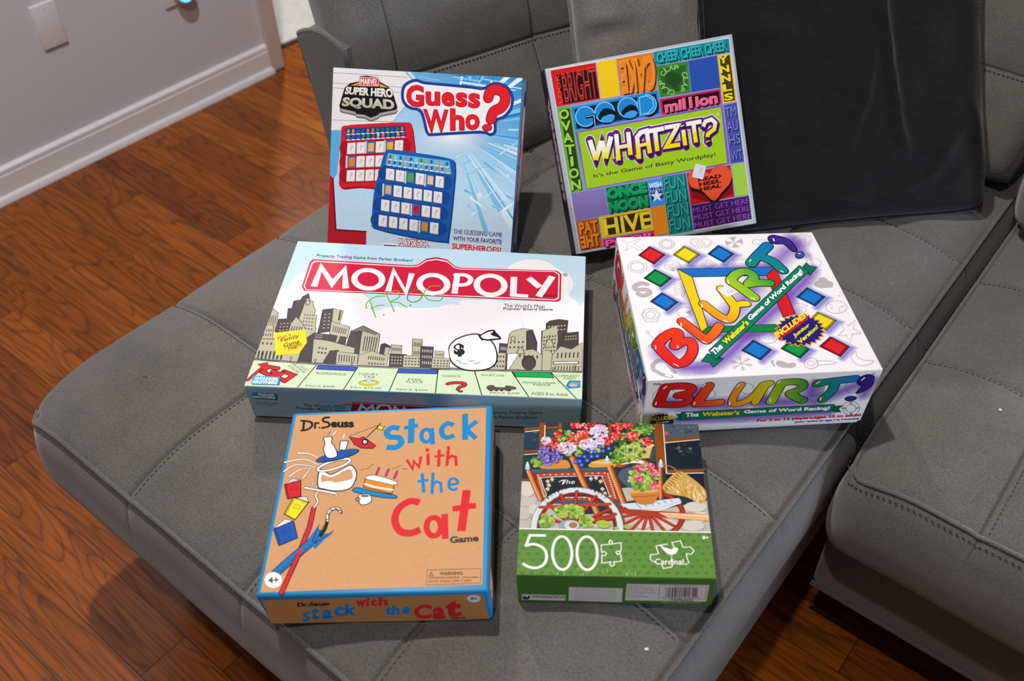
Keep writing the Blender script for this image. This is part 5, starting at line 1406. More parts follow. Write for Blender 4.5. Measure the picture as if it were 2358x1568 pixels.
 ('t','#7f86d8','WT',[9084,3525,9680,3535,9683,4044,9089,4035])]),
('whatz', 'top', 'colour_tile', None, 'plain lavender tile', [
 ('p','#8676b8',[286,3314,2076,3279,2056,1898,254,1823])]),
('whatz', 'top', 'colour_tile', None, 'green tile reading ONCE NOON', [
 ('p','#0d6a44',[2142,3283,4371,3278,4357,1861,2096,1891]),
 ('t','#06301e','ONCE',[2211,2556,4369,2582,4380,3179,2240,3136],0.05,0.02),
 ('t','#4fc48c','ONCE',[2152,2640,4309,2666,4319,3263,2180,3220],0.05,0.01),
 ('t','#129a5c','ONCE',[2165,2621,4322,2647,4333,3244,2194,3201],0.05),
 ('t','#06301e','NOON',[2194,1841,4337,1840,4361,2422,2188,2413],0.05,0.02),
 ('t','#4fc48c','NOON',[2134,1925,4276,1924,4300,2505,2129,2497],0.05,0.01),
 ('t','#129a5c','NOON',[2147,1906,4290,1906,4314,2487,2142,2478],0.05)]),
('whatz', 'top', 'colour_tile', None, 'light blue tile reading WISH above a star', [
 ('p','#3d8ee0',[4414,3294,5171,3275,5141,1888,4400,1878]),
 ('p','#163a70',[4469,2857,5170,2839,5141,2213,4483,2205]),
 ('t','#e8eef8','WISH',[4433,2838,5120,2832,5128,3105,4445,3127],0.03),
 ('t','#a8c4ec','WISH',[4445,2804,5131,2797,5129,2571,4442,2578]),
 ('p','#dce6f6',[4807,2755,4881,2498,5148,2476,4926,2333,4995,2074,4783,2243,4558,2104,4650,2352,4443,2526,4710,2510])]),
('whatz', 'top', 'colour_tile', None, 'teal tile repeating FUN four times', [
 ('p','#15807c',[5204,3333,6513,3322,6485,203,5157,193]),
 ('t','#06403e','FUN',[5276,2562,6443,2569,6455,3211,5309,3218],0.01,0.02),
 ('t','#64c8c0','FUN',[5235,2617,6402,2625,6414,3267,5269,3274],0.006),
 ('t','#1c928c','FUN',[5235,2617,6402,2625,6414,3267,5269,3274],-0.014),
 ('t','#06403e','FUN',[5261,1810,6432,1818,6444,2464,5294,2469],0.01,0.02),
 ('t','#64c8c0','FUN',[5220,1866,6390,1874,6403,2519,5254,2525],0.006),
 ('t','#1c928c','FUN',[5220,1866,6390,1874,6403,2519,5254,2525],-0.014),
 ('t','#06403e','FUN',[5246,1055,6420,1064,6433,1713,5280,1717],0.01,0.02),
 ('t','#64c8c0','FUN',[5205,1111,6379,1120,6391,1769,5239,1773],0.006),
 ('t','#1c928c','FUN',[5205,1111,6379,1120,6391,1769,5239,1773],-0.014),
 ('t','#06403e','FUN',[5230,296,6408,306,6421,958,5265,961],0.01,0.02),
 ('t','#64c8c0','FUN',[5189,352,6367,363,6380,1014,5224,1018],0.006),
 ('t','#1c928c','FUN',[5189,352,6367,363,6380,1014,5224,1018],-0.014)]),
('whatz', 'top', 'colour_tile', None, 'red tile with an orange heart', [
 ('p','#c8161a',[6566,3297,8957,3324,8955,1636,6546,1588]),
 ('p','#8a0f12',[6583,2569,8991,2677,8929,1802,7712,1525,6697,1943]),
 ('q','#2a0808',[7812,1411,7242,2059,6708,2354,6622,2893,6922,3259,7407,3199,7759,2897,8147,3191,8676,3140,8984,2686,8817,2192,8322,1793]),
 ('q','#e8502c',[7806,1606,7238,2254,6703,2548,6618,3087,6917,3452,7402,3392,7753,3091,8141,3384,8670,3333,8978,2880,8811,2387,8316,1988]),
 ('t','#3a0c0a','HEAD',[7127,2741,8398,2747,8388,2954,7118,2948],0.05),
 ('t','#3a0c0a','HEEL',[7138,2481,8370,2494,8360,2702,7129,2689],0.05),
 ('t','#3a0c0a','HEAL',[7150,2221,8343,2241,8331,2449,7139,2429],0.05)]),
('whatz', 'top', 'price_sticker', None, 'small white price sticker', [
 ('p','#dcd8e2',[7115,3738,7664,3499,7386,2825,6820,3068]),
 ('t','#b0a4ae','2.00',[7368,3157,7477,3459,7353,3513,7244,3211])]),
('whatz', 'top', 'colour_tile', None, 'plain lime tile', [
 ('p','#a2cc46',[9025,3336,9743,3332,9732,1601,9012,1627])]),
('whatz', 'top', 'colour_tile', None, 'purple tile repeating MUST GET HERE', [
 ('p','#3f1a58',[6559,1561,9749,1542,9747,286,6532,244]),
 ('t','#1c0828','MUST GET HERE',[6639,1092,9766,1110,9756,1403,6641,1384],0.03,0.02),
 ('t','#8a4cae','MUST GET HERE',[6611,1129,9738,1148,9727,1440,6613,1422],0.03),
 ('t','#1c0828','MUST GET HERE',[6630,686,9762,706,9751,1000,6631,979],0.03,0.02),
 ('t','#8a4cae','MUST GET HERE',[6602,723,9733,743,9723,1037,6603,1016],0.03),
 ('t','#1c0828','MUST GET HERE',[6620,278,9757,300,9747,595,6621,573],0.03,0.02),
 ('t','#8a4cae','MUST GET HERE',[6592,316,9729,338,9718,632,6594,610],0.03)]),
('whatz', 'top', 'colour_tile', None, 'orange tile reading PAT with mirrored letters below', [
 ('p','#b45a14',[287,1776,1467,1781,1448,169,275,151]),
 ('t','#4a2208','PAT',[410,955,1438,956,1452,1644,427,1644],0.045,0.02),
 ('t','#ec8628','PAT',[372,1020,1399,1020,1414,1708,389,1709],0.045),
 ('t','#4a2208','THE',[1434,230,381,199,383,894,1448,921],0.045,0.02),
 ('t','#ec8628','THE',[1395,294,343,264,345,959,1410,985],0.045)]),
('whatz', 'top', 'colour_tile', None, 'yellow tile reading HIVE', [
 ('p','#e6c41c',[1527,1803,4335,1825,4355,619,1527,651]),
 ('p','#3c3210',[1752,1681,4258,1699,4257,734,1731,747]),
 ('t','#f2d63a','HIVE',[1699,753,4276,748,4269,1665,1715,1655],0.025),
 ('t','#2a220a','BEAUTY',[2610,816,2680,1665,2598,1663,2528,814],0.03)]),
('whatz', 'top', 'colour_tile', None, 'plain orange tile', [
 ('p','#e88a20',[4394,1839,5166,1835,5156,292,4353,283])]),
('whatz', 'top', 'word_tile', None, 'magenta tile reading POOR', [
 ('p','#cf1470',[1538,567,4348,571,4348,144,1523,123]),
 ('t','#3a0a24','POOR',[1694,68,4382,97,4385,441,1701,414],0.03,0.02),
 ('t','#ee6aa6','POOR',[1650,150,4337,178,4340,523,1657,496],0.03)]),
('whatz', 'left', 'side_print', None, None, [
 ('p','#33263a',[0,0,10000,0,10000,10000,0,10000]),
 ('p','#5b4d66',[0,9400,400,9400,400,10000,0,10000]),
 ('p','#57267a',[1400,3000,7200,3000,7200,8600,1400,8600]),
 ('t','#f0e8f4','WHATZiT?',[1600,4000,7000,4000,7000,7800,1600,7800],0.05,0.05),
 ('t',['#f2dc14','#fbf6f2',4000,4500,4000,7000],'WHATZiT?',[1600,4000,7000,4000,7000,7800,1600,7800],0.05),
 ('t','#c9b9d6',"It's the Game of Batty Wordplay!",[1800,1200,7000,1200,7000,2000,1800,2000],0.01)]),
('mono', 'top', 'cover_print', None, None, [
 ('p',['#b9d9ea','#d6e6ee',4276,10323,4852,4287],[-37,10061,10037,10068,10009,-57,-24,-24]),
 ('q','#f2ecef',[-41,4221,-168,5354,-13,6340,287,6426,296,6925,512,7488,838,7717,2038,7227,3016,5897,3139,5372,3374,4763,4061,4937,4636,5528,5195,5856,5703,5640,6074,5250,5970,5993,6247,6242,7618,6282,7642,7864,7400,8712,7728,9313,8129,9520,8696,9409,9118,8802,9478,8408,9616,7692,9482,6936,9709,6514,9859,6199,10052,6165,10053,1793,5112,1545,-142,1378]),
 ('e','#e9e2e4',[7002,4295,1134,114,113,-1899]),
 ('e','#f2ecef',[6942,4497,1114,113,109,-1813]),
 ('e','#c6dfec',[4697,5912,1220,130,43,-448]),
 ('e','#f2ecef',[4136,4683,959,97,87,-816]),
 ('e','#f2ecef',[5865,4806,765,78,80,-1026])]),
('mono', 'top', 'city_skyline', None, 'grey and black city skyline', [
 ('p','#bab49c',[-64,4631,21,4931,237,4660,339,3448,41,3221]),
 ('s','#2e2728',[-64,4631,21,4931,237,4660,339,3448,41,3221],8,{'closed': 1}),
 ('w','#4b4142',[-22,4531,220,4555,270,3843,31,3821],4,1,0.4,0.8),
 ('p','#bab49c',[-113,3807,222,3839,538,1623,8,1578]),
 ('s','#2e2728',[-113,3807,222,3839,538,1623,8,1578],8,{'closed': 1}),
 ('w','#4b4142',[-53,3612,233,3638,343,2465,39,2438],4,4,0.4,0.5),
 ('p','#4b4142',[306,4254,573,4301,496,4999,619,5032,595,5538,818,5647,823,5862,968,6061,1438,2954,393,2859]),
 ('s','#2e2728',[306,4254,573,4301,496,4999,619,5032,595,5538,818,5647,823,5862,968,6061,1438,2954,393,2859],8,{'closed': 1}),
 ('w','#bab49c',[379,4057,899,4158,989,3309,461,3161],5,4,0.45,0.3),
 ('p','#bab49c',[959,6115,997,6097,1132,5615,1217,5581,1330,5104,1390,5036,1412,4693,1492,4618,1558,3864,1609,3718,1612,2384,1146,2343,940,3907,970,4941,969,5576]),
 ('s','#2e2728',[959,6115,997,6097,1132,5615,1217,5581,1330,5104,1390,5036,1412,4693,1492,4618,1558,3864,1609,3718,1612,2384,1146,2343,940,3907,970,4941,969,5576],8,{'closed': 1}),
 ('p','#4b4142',[943,6059,994,6118,1082,5749,968,5737]),
 ('w','#4b4142',[1051,4740,1398,4723,1527,3559,1131,3622],4,5,0.45,0.4),
 ('r','#2e2728',[1069,5480,68,7,29,-188],10),
 ('p','#bab49c',[756,3991,841,4460,1053,4173,1258,3735,1272,3037,754,2990]),
 ('s','#2e2728',[756,3991,841,4460,1053,4173,1258,3735,1272,3037,754,2990],8,{'closed': 1}),
 ('w','#4b4142',[797,3893,1187,3880,1202,3328,799,3291],5,1,0.4,0.8),
 ('p','#4b4142',[1623,5028,1951,5145,2106,3613,1692,3424,1681,3978]),
 ('s','#2e2728',[1623,5028,1951,5145,2106,3613,1692,3424,1681,3978],8,{'closed': 1}),
 ('w','#bab49c',[1681,4803,1940,4881,2058,3710,1773,3683],2,5,0.4,0.3),
 ('p','#bab49c',[1951,5145,2298,5022,2302,4038,2049,4013]),
 ('s','#2e2728',[1951,5145,2298,5022,2302,4038,2049,4013],8,{'closed': 1}),
 ('p','#4b4142',[2182,5010,2233,5068,2272,4363,2209,4357]),
 ('p','#bab49c',[2013,4266,2652,3949,2675,3167,2077,3410]),
 ('s','#2e2728',[2013,4266,2652,3949,2675,3167,2077,3410],8,{'closed': 1}),
 ('w','#4b4142',[2111,4019,2608,3813,2580,3407,2127,3565],7,1,0.4,0.9),
 ('p','#4b4142',[1589,3464,2633,3262,2682,2480,1681,2391]),
 ('s','#2e2728',[1589,3464,2633,3262,2682,2480,1681,2391],8,{'closed': 1}),
 ('w','#bab49c',[1621,3417,1888,3392,1906,2948,1662,2925],5,3,0.5,0.5),
 ('p','#bab49c',[2351,3336,2425,3323,2412,2895,2347,2919]),
 ('p','#4b4142',[2722,3672,3057,4060,3177,3715,3183,2235,2687,2094]),
 ('s','#2e2728',[2722,3672,3057,4060,3177,3715,3183,2235,2687,2094],8,{'closed': 1}),
 ('p','#bab49c',[3072,4061,3662,3540,3726,2186,3172,2137,3079,3504]),
 ('s','#2e2728',[3072,4061,3662,3540,3726,2186,3172,2137,3079,3504],8,{'closed': 1}),
 ('w','#4b4142',[3177,3413,3636,3357,3657,2374,3221,2383],6,1,0.4,0.95),
 ('p','#7d7670',[2722,3672,3072,4061,3607,3605,3528,3467,3092,3707]),
 ('s','#2e2728',[2722,3672,3072,4061,3634,3577],9),
 ('p','#bab49c',[1592,3067,2141,2969,2997,2586,3038,1630,1742,1538]),
 ('s','#2e2728',[1592,3067,2141,2969,2997,2586,3038,1630,1742,1538],8,{'closed': 1}),
 ('w','#4b4142',[1832,2647,2149,2578,2179,2050,1871,2071],3,2,0.55,0.4),
 ('p','#4b4142',[2254,2345,2502,2415,2537,1493,2132,1571]),
 ('s','#2e2728',[2254,2345,2502,2415,2537,1493,2132,1571],7,{'closed': 1}),
 ('p','#bab49c',[2469,2316,3139,2211,3192,1615,2522,1604]),
 ('s','#2e2728',[2469,2316,3139,2211,3192,1615,2522,1604],7,{'closed': 1}),
 ('w','#4b4142',[2535,2177,3086,2082,3115,1674,2566,1684],7,1,0.4,0.9),
 ('p','#bab49c',[3172,2137,3530,2459,4080,2141,4102,1533,3205,1512]),
 ('s','#2e2728',[3172,2137,3530,2459,4080,2141,4102,1533,3205,1512],7,{'closed': 1}),
 ('w','#4b4142',[3449,2162,3996,2066,4000,1827,3461,1876],8,1,0.45,0.8),
 ('w','#4b4142',[3501,1736,4039,1688,4027,1583,3495,1594],6,1,0.5,0.9),
 ('p','#4b4142',[3761,2891,3883,2982,4079,2783,4072,2217,3784,2288]),
 ('s','#2e2728',[3761,2891,3883,2982,4079,2783,4072,2217,3784,2288],7,{'closed': 1}),
 ('p','#bab49c',[3920,2739,4067,2684,4063,2217,3937,2254]),
 ('p','#bab49c',[-25,2919,723,2889,1670,2005,1719,1536,-11,1577]),
 ('s','#2e2728',[-25,2919,723,2889,1670,2005,1719,1536,-11,1577],7,{'closed': 1}),
 ('w','#4b4142',[25,2777,695,2769,694,2496,30,2486],5,1,0.4,0.5),
 ('w','#4b4142',[12,2195,844,2172,887,1634,47,1619],7,1,0.5,0.9),
 ('p','#4b4142',[1366,3046,1589,3464,1788,1541,1352,1504]),
 ('s','#2e2728',[1366,3046,1589,3464,1788,1541,1352,1504],7,{'closed': 1}),
 ('p','#bab49c',[3726,1595,7839,1690,7845,1576,3744,1446]),
 ('p','#bab49c',[4090,2902,4421,2883,4524,1541,4209,1561]),
 ('s','#2e2728',[4090,2902,4421,2883,4524,1541,4209,1561],7,{'closed': 1}),
 ('w','#4b4142',[4128,2807,4402,2793,4493,1661,4243,1678],5,3,0.5,0.45),
 ('p','#4b4142',[4107,2317,4620,2315,4665,1516,4168,1520]),
 ('s','#2e2728',[4107,2317,4620,2315,4665,1516,4168,1520],7,{'closed': 1}),
 ('w','#bab49c',[4146,2224,4601,2226,4634,1636,4201,1636],5,3,0.5,0.45),
 ('p','#bab49c',[4703,3357,5017,3337,5152,1501,4857,1523]),
 ('s','#2e2728',[4703,3357,5017,3337,5152,1501,4857,1523],7,{'closed': 1}),
 ('w','#4b4142',[4741,3261,4998,3245,5123,1622,4891,1639],5,3,0.5,0.45),
 ('p','#bab49c',[4533,2259,5090,2261,5125,1499,4584,1499]),
 ('s','#2e2728',[4533,2259,5090,2261,5125,1499,4584,1499],7,{'closed': 1}),
 ('w','#4b4142',[4570,2166,5071,2172,5095,1619,4618,1615],5,3,0.5,0.45),
 ('p','#4b4142',[5008,2889,5403,2876,5484,1530,5107,1544]),
 ('s','#2e2728',[5008,2889,5403,2876,5484,1530,5107,1544],7,{'closed': 1}),
 ('w','#bab49c',[5045,2793,5382,2785,5455,1651,5142,1661],5,3,0.5,0.45),
 ('p','#bab49c',[5475,2637,5756,2613,5806,1558,5539,1582]),
 ('s','#2e2728',[5475,2637,5756,2613,5806,1558,5539,1582],7,{'closed': 1}),
 ('w','#4b4142',[5511,2542,5736,2523,5778,1679,5575,1699],5,3,0.5,0.45),
 ('p','#bab49c',[5422,2184,5976,2186,5995,1480,5456,1480]),
 ('s','#2e2728',[5422,2184,5976,2186,5995,1480,5456,1480],7,{'closed': 1}),
 ('w','#4b4142',[5458,2091,5955,2097,5967,1601,5492,1597],5,3,0.5,0.45),
 ('p','#bab49c',[6836,3160,7118,3137,7172,1583,6907,1607]),
 ('s','#2e2728',[6836,3160,7118,3137,7172,1583,6907,1607],7,{'closed': 1}),
 ('w','#4b4142',[6870,3063,7095,3045,7147,1705,6945,1725],5,3,0.5,0.45),
 ('p','#4b4142',[6834,2468,7204,2453,7220,1540,6865,1556]),
 ('s','#2e2728',[6834,2468,7204,2453,7220,1540,6865,1556],7,{'closed': 1}),
 ('w','#bab49c',[6867,2374,7181,2363,7195,1661,6903,1674],5,3,0.5,0.45),
 ('p','#4b4142',[7411,3315,7674,3290,7720,1632,7473,1657]),
 ('s','#2e2728',[7411,3315,7674,3290,7720,1632,7473,1657],7,{'closed': 1}),
 ('w','#bab49c',[7444,3218,7650,3198,7695,1754,7512,1775],5,3,0.5,0.45),
 ('p','#bab49c',[7144,2693,7653,2691,7674,1552,7183,1556]),
 ('s','#2e2728',[7144,2693,7653,2691,7674,1552,7183,1556],7,{'closed': 1}),
 ('w','#4b4142',[7177,2598,7630,2600,7649,1673,7222,1673],5,3,0.5,0.45),
 ('p','#bab49c',[7685,3930,7777,4166,8089,4384,8400,4311,8483,3723,8356,3609,8340,2805,7655,2642]),
 ('s','#2e2728',[7685,3930,7777,4166,8089,4384,8400,4311,8483,3723,8356,3609,8340,2805,7655,2642],8,{'closed': 1}),
 ('p','#4b4142',[8215,4210,8400,4311,8571,3468,8577,2630,8279,2602]),
 ('s','#2e2728',[8215,4210,8400,4311,8571,3468,8577,2630,8279,2602],8,{'closed': 1}),
 ('w','#4b4142',[7703,3545,8191,3643,8194,2990,7689,2892],4,2,0.4,0.4),
 ('r','#2e2728',[7815,3657,66,7,8,-161],9),
 ('p','#4b4142',[8810,4793,8924,4995,9206,5131,9493,5076,9470,4337,9543,2524,8721,2447,8685,4257,8826,4272]),
 ('s','#2e2728',[8810,4793,8924,4995,9206,5131,9493,5076,9470,4337,9543,2524,8721,2447,8685,4257,8826,4272],8,{'closed': 1}),
 ('p','#bab49c',[8709,4260,9168,4725,9217,3694,9155,2487,8721,2447]),
 ('s','#2e2728',[8709,4260,9168,4725,9217,3694,9155,2487,8721,2447],8,{'closed': 1}),
 ('w','#bab49c',[8861,4693,9450,4859,9437,4334,8853,4171],6,2,0.5,0.35),
 ('w','#4b4142',[8742,3953,9160,4098,9145,2881,8734,2743],5,5,0.5,0.5),
 ('p','#4b4142',[9370,4171,9828,4322,9859,2751,9264,2695]),
 ('s','#2e2728',[9370,4171,9828,4322,9859,2751,9264,2695],8,{'closed': 1}),
 ('w','#bab49c',[9420,4021,9793,4142,9799,3751,9404,3661],5,2,0.5,0.4),
 ('p','#bab49c',[7949,2278,8106,2882,8471,3016,8761,2647,8793,1632,7795,1667]),
 ('s','#2e2728',[7949,2278,8106,2882,8471,3016,8761,2647,8793,1632,7795,1667],7,{'closed': 1}),
 ('e','#2e2728',[8367,2122,218,20,19,-479]),
 ('e','#4b4142',[8370,2045,182,17,17,-440]),
 ('w','#4b4142',[8023,2677,8669,2639,8677,2394,8011,2430],5,1,0.4,0.8),
 ('p','#bab49c',[8751,2943,8980,3015,9081,2677,9064,1656,8771,1630]),
 ('s','#2e2728',[8751,2943,8980,3015,9081,2677,9064,1656,8771,1630],7,{'closed': 1}),
 ('q','#bab49c',[8812,3199,8870,3609,8935,3768,9019,3623,9090,3226]),
 ('s','#2e2728',[8812,3199,8870,3609,8935,3768,9019,3623,9090,3226],9,{'closed': 1}),
 ('s','#2e2728',[8936,3747,8933,3993],9),
 ('q','#bab49c',[7977,2672,8010,2972,8078,3099,8157,2986,8206,2694]),
 ('s','#2e2728',[7977,2672,8010,2972,8078,3099,8157,2986,8206,2694],9,{'closed': 1}),
 ('p','#bab49c',[9058,2675,9296,3296,9624,3127,9963,3615,9974,1671,9041,1654]),
 ('s','#2e2728',[9058,2675,9296,3296,9624,3127,9963,3615,9974,1671,9041,1654],7,{'closed': 1}),
 ('p','#2e2728',[9092,2267,9874,2378,9876,2203,9098,2073]),
 ('p','#f2ecef',[9121,2230,9847,2337,9849,2239,9123,2124]),
 ('w','#4b4142',[9145,2000,9914,2070,9910,1732,9130,1710],9,1,0.35,0.9),
 ('w','#4b4142',[9168,2884,9902,3004,9885,2556,9156,2439],6,1,0.35,0.8),
 ('s','#2e2728',[211,1879,234,1597],9),
 ('r','#2e2728',[202,1954,33,3,14,-75],7),
 ('s','#2e2728',[1130,1721,1148,1440],9),
 ('r','#2e2728',[1122,1796,33,3,13,-75],7),
 ('s','#2e2728',[1889,1644,1903,1364],9),
 ('r','#2e2728',[1882,1719,32,3,11,-74],7),
 ('s','#2e2728',[3031,1535,3041,1254],9),
 ('r','#2e2728',[3026,1610,32,3,10,-75],7),
 ('s','#2e2728',[9115,1756,9096,1469],9),
 ('r','#2e2728',[9118,1833,31,3,2,-76],7),
 ('s','#2e2728',[9758,1959,9735,1669],9),
 ('r','#2e2728',[9761,2037,32,3,1,-78],7)]),
('mono', 'top', 'board_spaces', None, 'pale green strip of property spaces', [
 ('p','#cfe2bd',[-33,1594,1988,1446,4206,1429,7847,1538,9956,1650,9995,-40,-8,-14]),
 ('s','#5f5a52',[-43,1649,1980,1501,4199,1485,7844,1595,9955,1708],20,{'butt': 1}),
 ('s','#1f1c1e',[-29,1575,1991,1427,4208,1410,7848,1519,9956,1631],9,{'butt': 1}),
 ('p','#3550b4',[2026,1411,3229,1401,3193,1146,1990,1157]),
 ('s','#1a1a1e',[2026,1411,3229,1401,3193,1146,1990,1157],9,{'closed': 1}),
 ('p','#3550b4',[4492,1416,5659,1460,5647,1177,4467,1133]),
 ('s','#1a1a1e',[4492,1416,5659,1460,5647,1177,4467,1133],9,{'closed': 1}),
 ('p','#12a355',[7902,1524,9039,1568,9147,1237,8025,1195]),
 ('s','#1a1a1e',[7902,1524,9039,1568,9147,1237,8025,1195],9,{'closed': 1}),
 ('s','#1a1a1e',[1968,1425,1576,-86],12,{'butt': 1}),
 ('s','#1a1a1e',[3231,1383,2962,-103],12,{'butt': 1}),
 ('s','#1a1a1e',[4485,1396,4328,-84],12,{'butt': 1}),
 ('s','#1a1a1e',[5670,1442,5710,-81],12,{'butt': 1}),
 ('s','#1a1a1e',[6761,1481,7094,-78],12,{'butt': 1}),
 ('s','#1a1a1e',[7875,1522,8474,-56],12,{'butt': 1}),
 ('s','#1a1a1e',[9048,1569,9864,-33],12,{'butt': 1}),
 ('t','#3a3634','BOARDWALK',[2058,857,2966,849,2936,996,2025,1003]),
 ('t','#3a3634','PRICE $400',[1857,79,2715,93,2687,208,1828,194]),
 ('t','#3a3634','LUXURY',[3335,926,3920,920,3894,1058,3307,1064]),
 ('t','#3a3634','TAX',[3489,755,3844,757,3817,893,3461,891]),
 ('t','#3a3634','PAY $75.00',[3197,95,4101,104,4076,220,3171,211]),
 ('t','#3a3634','PARK',[4839,701,5254,708,5230,836,4814,829]),
 ('t','#3a3634','PLACE',[4800,551,5294,565,5271,692,4775,678]),
 ('t','#3a3634','PRICE $350',[4561,78,5471,106,5448,223,4537,194]),
 ('t','#3a3634','CHANCE',[5820,1006,6384,1026,6363,1155,5797,1135]),
 ('t','#3a3634','SHORT LINE',[7008,1163,7683,1184,7665,1315,6988,1294]),
 ('t','#3a3634','PRICE $200',[7327,103,8179,137,8162,254,7308,220]),
 ('t','#3a3634','PENNSYLVANIA',[8249,803,9228,850,9213,980,8231,933]),
 ('t','#3a3634','AVENUE',[8538,698,9063,715,9047,845,8522,827]),
 ('t','#3a3634','COMMUNITY',[9217,1299,9916,1333,9901,1474,9201,1440]),
 ('t','#3a3634','CHEST',[9435,1168,9815,1173,9802,1305,9421,1299]),
 ('t','#222222','AGES 8 to Adult',[8515,146,9589,153,9589,327,8511,319]),
 ('r','#d8c81c',[3678,477,278,23,15,-125],19),
 ('r','#6a6410',[3678,477,304,25,20,-170],5),
 ('r','#6a6410',[3678,477,246,21,9,-81],5),
 ('p','#d8d0e8',[3563,596,3608,673,3707,681,3779,614,3727,518,3628,510]),
 ('s','#2a2030',[3563,596,3608,673,3707,681,3779,614,3727,518,3628,510],5,{'closed': 1}),
 ('s','#3a0a0a',[6020,597,6229,688,6491,673,6536,548,6392,427,6349,296],52,{'sm_': 1}),
 ('e','#3a0a0a',[6438,176,79,6,5,-69]),
 ('s','#c8202c',[6020,597,6229,688,6491,673,6536,548,6392,427,6349,296],37,{'sm_': 1}),
 ('e','#c8202c',[6438,176,56,4,3,-49]),
 ('q','#5a4c4c',[7182,511,7265,628,7399,621,7449,533,7716,537,7755,651,8026,581,8055,446,7902,387,7817,307,7681,369,7416,329,7285,282,7198,402]),
 ('e','#3a3030',[7328,312,53,5,3,-54]),
 ('e','#3a3030',[7487,326,53,4,3,-55]),
 ('e','#3a3030',[7638,338,53,4,3,-54]),
 ('e','#3a3030',[7859,356,53,5,3,-54]),
 ('p','#1f8fd0',[9524,764,9615,1089,9937,1099,9942,688,9580,602]),
 ('p','#5ab4e4',[9575,852,9661,1018,9920,1022,9921,910]),
 ('s','#2a2a30',[9524,764,9615,1089,9937,1099],9),
 ('e','#d8b88a',[9732,819,124,11,1,-74]),
 ('e','#b08a5a',[9841,940,80,7,1,-56]),
 ('s','#3a0a0a',[53,340,393,1255],46),
 ('p','#3a0a0a',[167,1320,477,1468,487,940]),
 ('s','#3a0a0a',[828,1106,525,1192,407,869,728,620,848,831,704,911],68),
 ('s','#3a0a0a',[1051,940,882,578,1167,384,1368,746,1051,940],68),
 ('s','#d2202c',[53,340,393,1255],32),
 ('p','#d2202c',[172,1293,468,1411,479,985]),
 ('s','#d2202c',[828,1106,525,1192,407,869,728,620,848,831,704,911],48),
 ('s','#d2202c',[1051,940,882,578,1167,384,1368,746,1051,940],48),
 ('t','#5a564e','COLLECT',[1444,1306,1712,996,1781,1085,1513,1396]),
 ('t','#5a564e','$200.00 SALARY',[1188,1397,1670,840,1739,928,1257,1487]),
 ('t','#5a564e','AS YOU PASS',[1096,1277,1466,852,1535,940,1165,1367])]),
('mono', 'top', 'publisher_logo', None, 'small blue publisher logo', [
 ('p','#10202c',[193,577,1006,552,1045,104,209,92]),
 ('p','#2ea4dc',[166,621,980,595,1014,128,183,135]),
 ('t','#f0f6fa','PARKER',[404,377,973,368,960,548,388,566],0.05),
 ('t','#f0f6fa','BROTHERS',[223,165,963,160,959,340,216,353],0.05),
 ('r','#f0f6fa',[305,468,63,6,14,-80],9),
 ('e','#f0f6fa',[305,468,27,3,6,-35])]),
('mono', 'top', 'money_bag', None, 'white money bag with a dollar sign', [
 ('q','#141214',[5908,2461,5875,2989,6037,3444,6362,3780,6705,3885,7022,3641,7266,3241,7403,2521,7365,1877,7041,1505,6480,1456,6057,1856]),
 ('q','#f6f1f3',[5929,2483,5914,2973,6070,3387,6377,3700,6701,3803,6998,3578,7231,3197,7362,2517,7326,1931,7026,1589,6483,1542,6089,1917]),
 ('q','#141214',[6757,3656,6967,4085,7198,4190,7253,4062,7456,3622,7237,3500,7007,3427]),
 ('q','#f6f1f3',[6803,3680,6983,3984,7180,4086,7113,3853,7379,3655,7185,3596,7000,3537]),
 ('s','#141214',[6750,3777,6873,3464],23),
 ('t','#141214','$',[6081,2321,6428,2314,6328,3191,5993,3160],0.06),
 ('s','#141214',[6170,2068,6312,2013],9),
 ('s','#141214',[6272,1933,6504,1896],9),
 ('s','#141214',[6539,2053,6719,2108],9),
 ('s','#141214',[6732,1916,6908,2028],9)]),
('mono', 'top', 'title_banner', None, 'red title banner', [
 ('p','#d01f42',[805,6295,699,6580,676,8426,757,8645,4136,8559,4359,8644,4598,9123,4945,9309,5320,9162,5616,8675,5855,8562,9044,8733,9206,8493,9231,6549,9128,6383]),
 ('p','#f6eef0',[854,6349,753,6613,748,8327,830,8531,4154,8472,4375,8552,4613,8998,4955,9172,5323,9039,5612,8590,5847,8487,8990,8667,9149,8445,9172,6641,9070,6485]),
 ('p','#d01f42',[887,6385,788,6636,796,8261,879,8455,4167,8415,4385,8492,4622,8914,4961,9081,5325,8957,5609,8533,5841,8436,8953,8623,9111,8414,9133,6702,9032,6553])]),
('mono', 'top', 'title_lettering', 'title_banner', None, [
 ('s','#f6f1f2',[1095,6611,1127,8060,1667,6895,1934,7990,2165,6594],92,{'butt': 1}),
 ('p','#f6f1f2',[990,6666,1064,8203,1177,8216,1185,6621]),
 ('r','#f6f1f2',[2822,7348,469,-21,63,-686],85),
 ('s','#f6f1f2',[3580,6525,3602,8065,4170,6523,4227,7952],83,{'butt': 1}),
 ('r','#f6f1f2',[5015,7220,463,-21,40,-687],85),
 ('s','#f6f1f2',[5765,6609,5753,8083],83,{'butt': 1}),
 ('s','#f6f1f2',[5698,8007,6021,8021,6222,7745,6119,7345,5727,7232],70,{'sm_': 1}),
 ('r','#f6f1f2',[6903,7366,459,-21,20,-716],85),
 ('s','#f6f1f2',[7643,8072,7681,6621],89,{'butt': 1}),
 ('s','#f6f1f2',[7618,6703,8169,6698],63,{'butt': 1}),
 ('s','#f6f1f2',[8125,8059,8519,7392],94,{'butt': 1}),
 ('s','#f6f1f2',[8911,8270,8508,6691],94,{'butt': 1}),
 ('t','#5a0a1a','BRAND',[8650,6685,9091,6690,9096,6881,8664,6877],0.01)]),
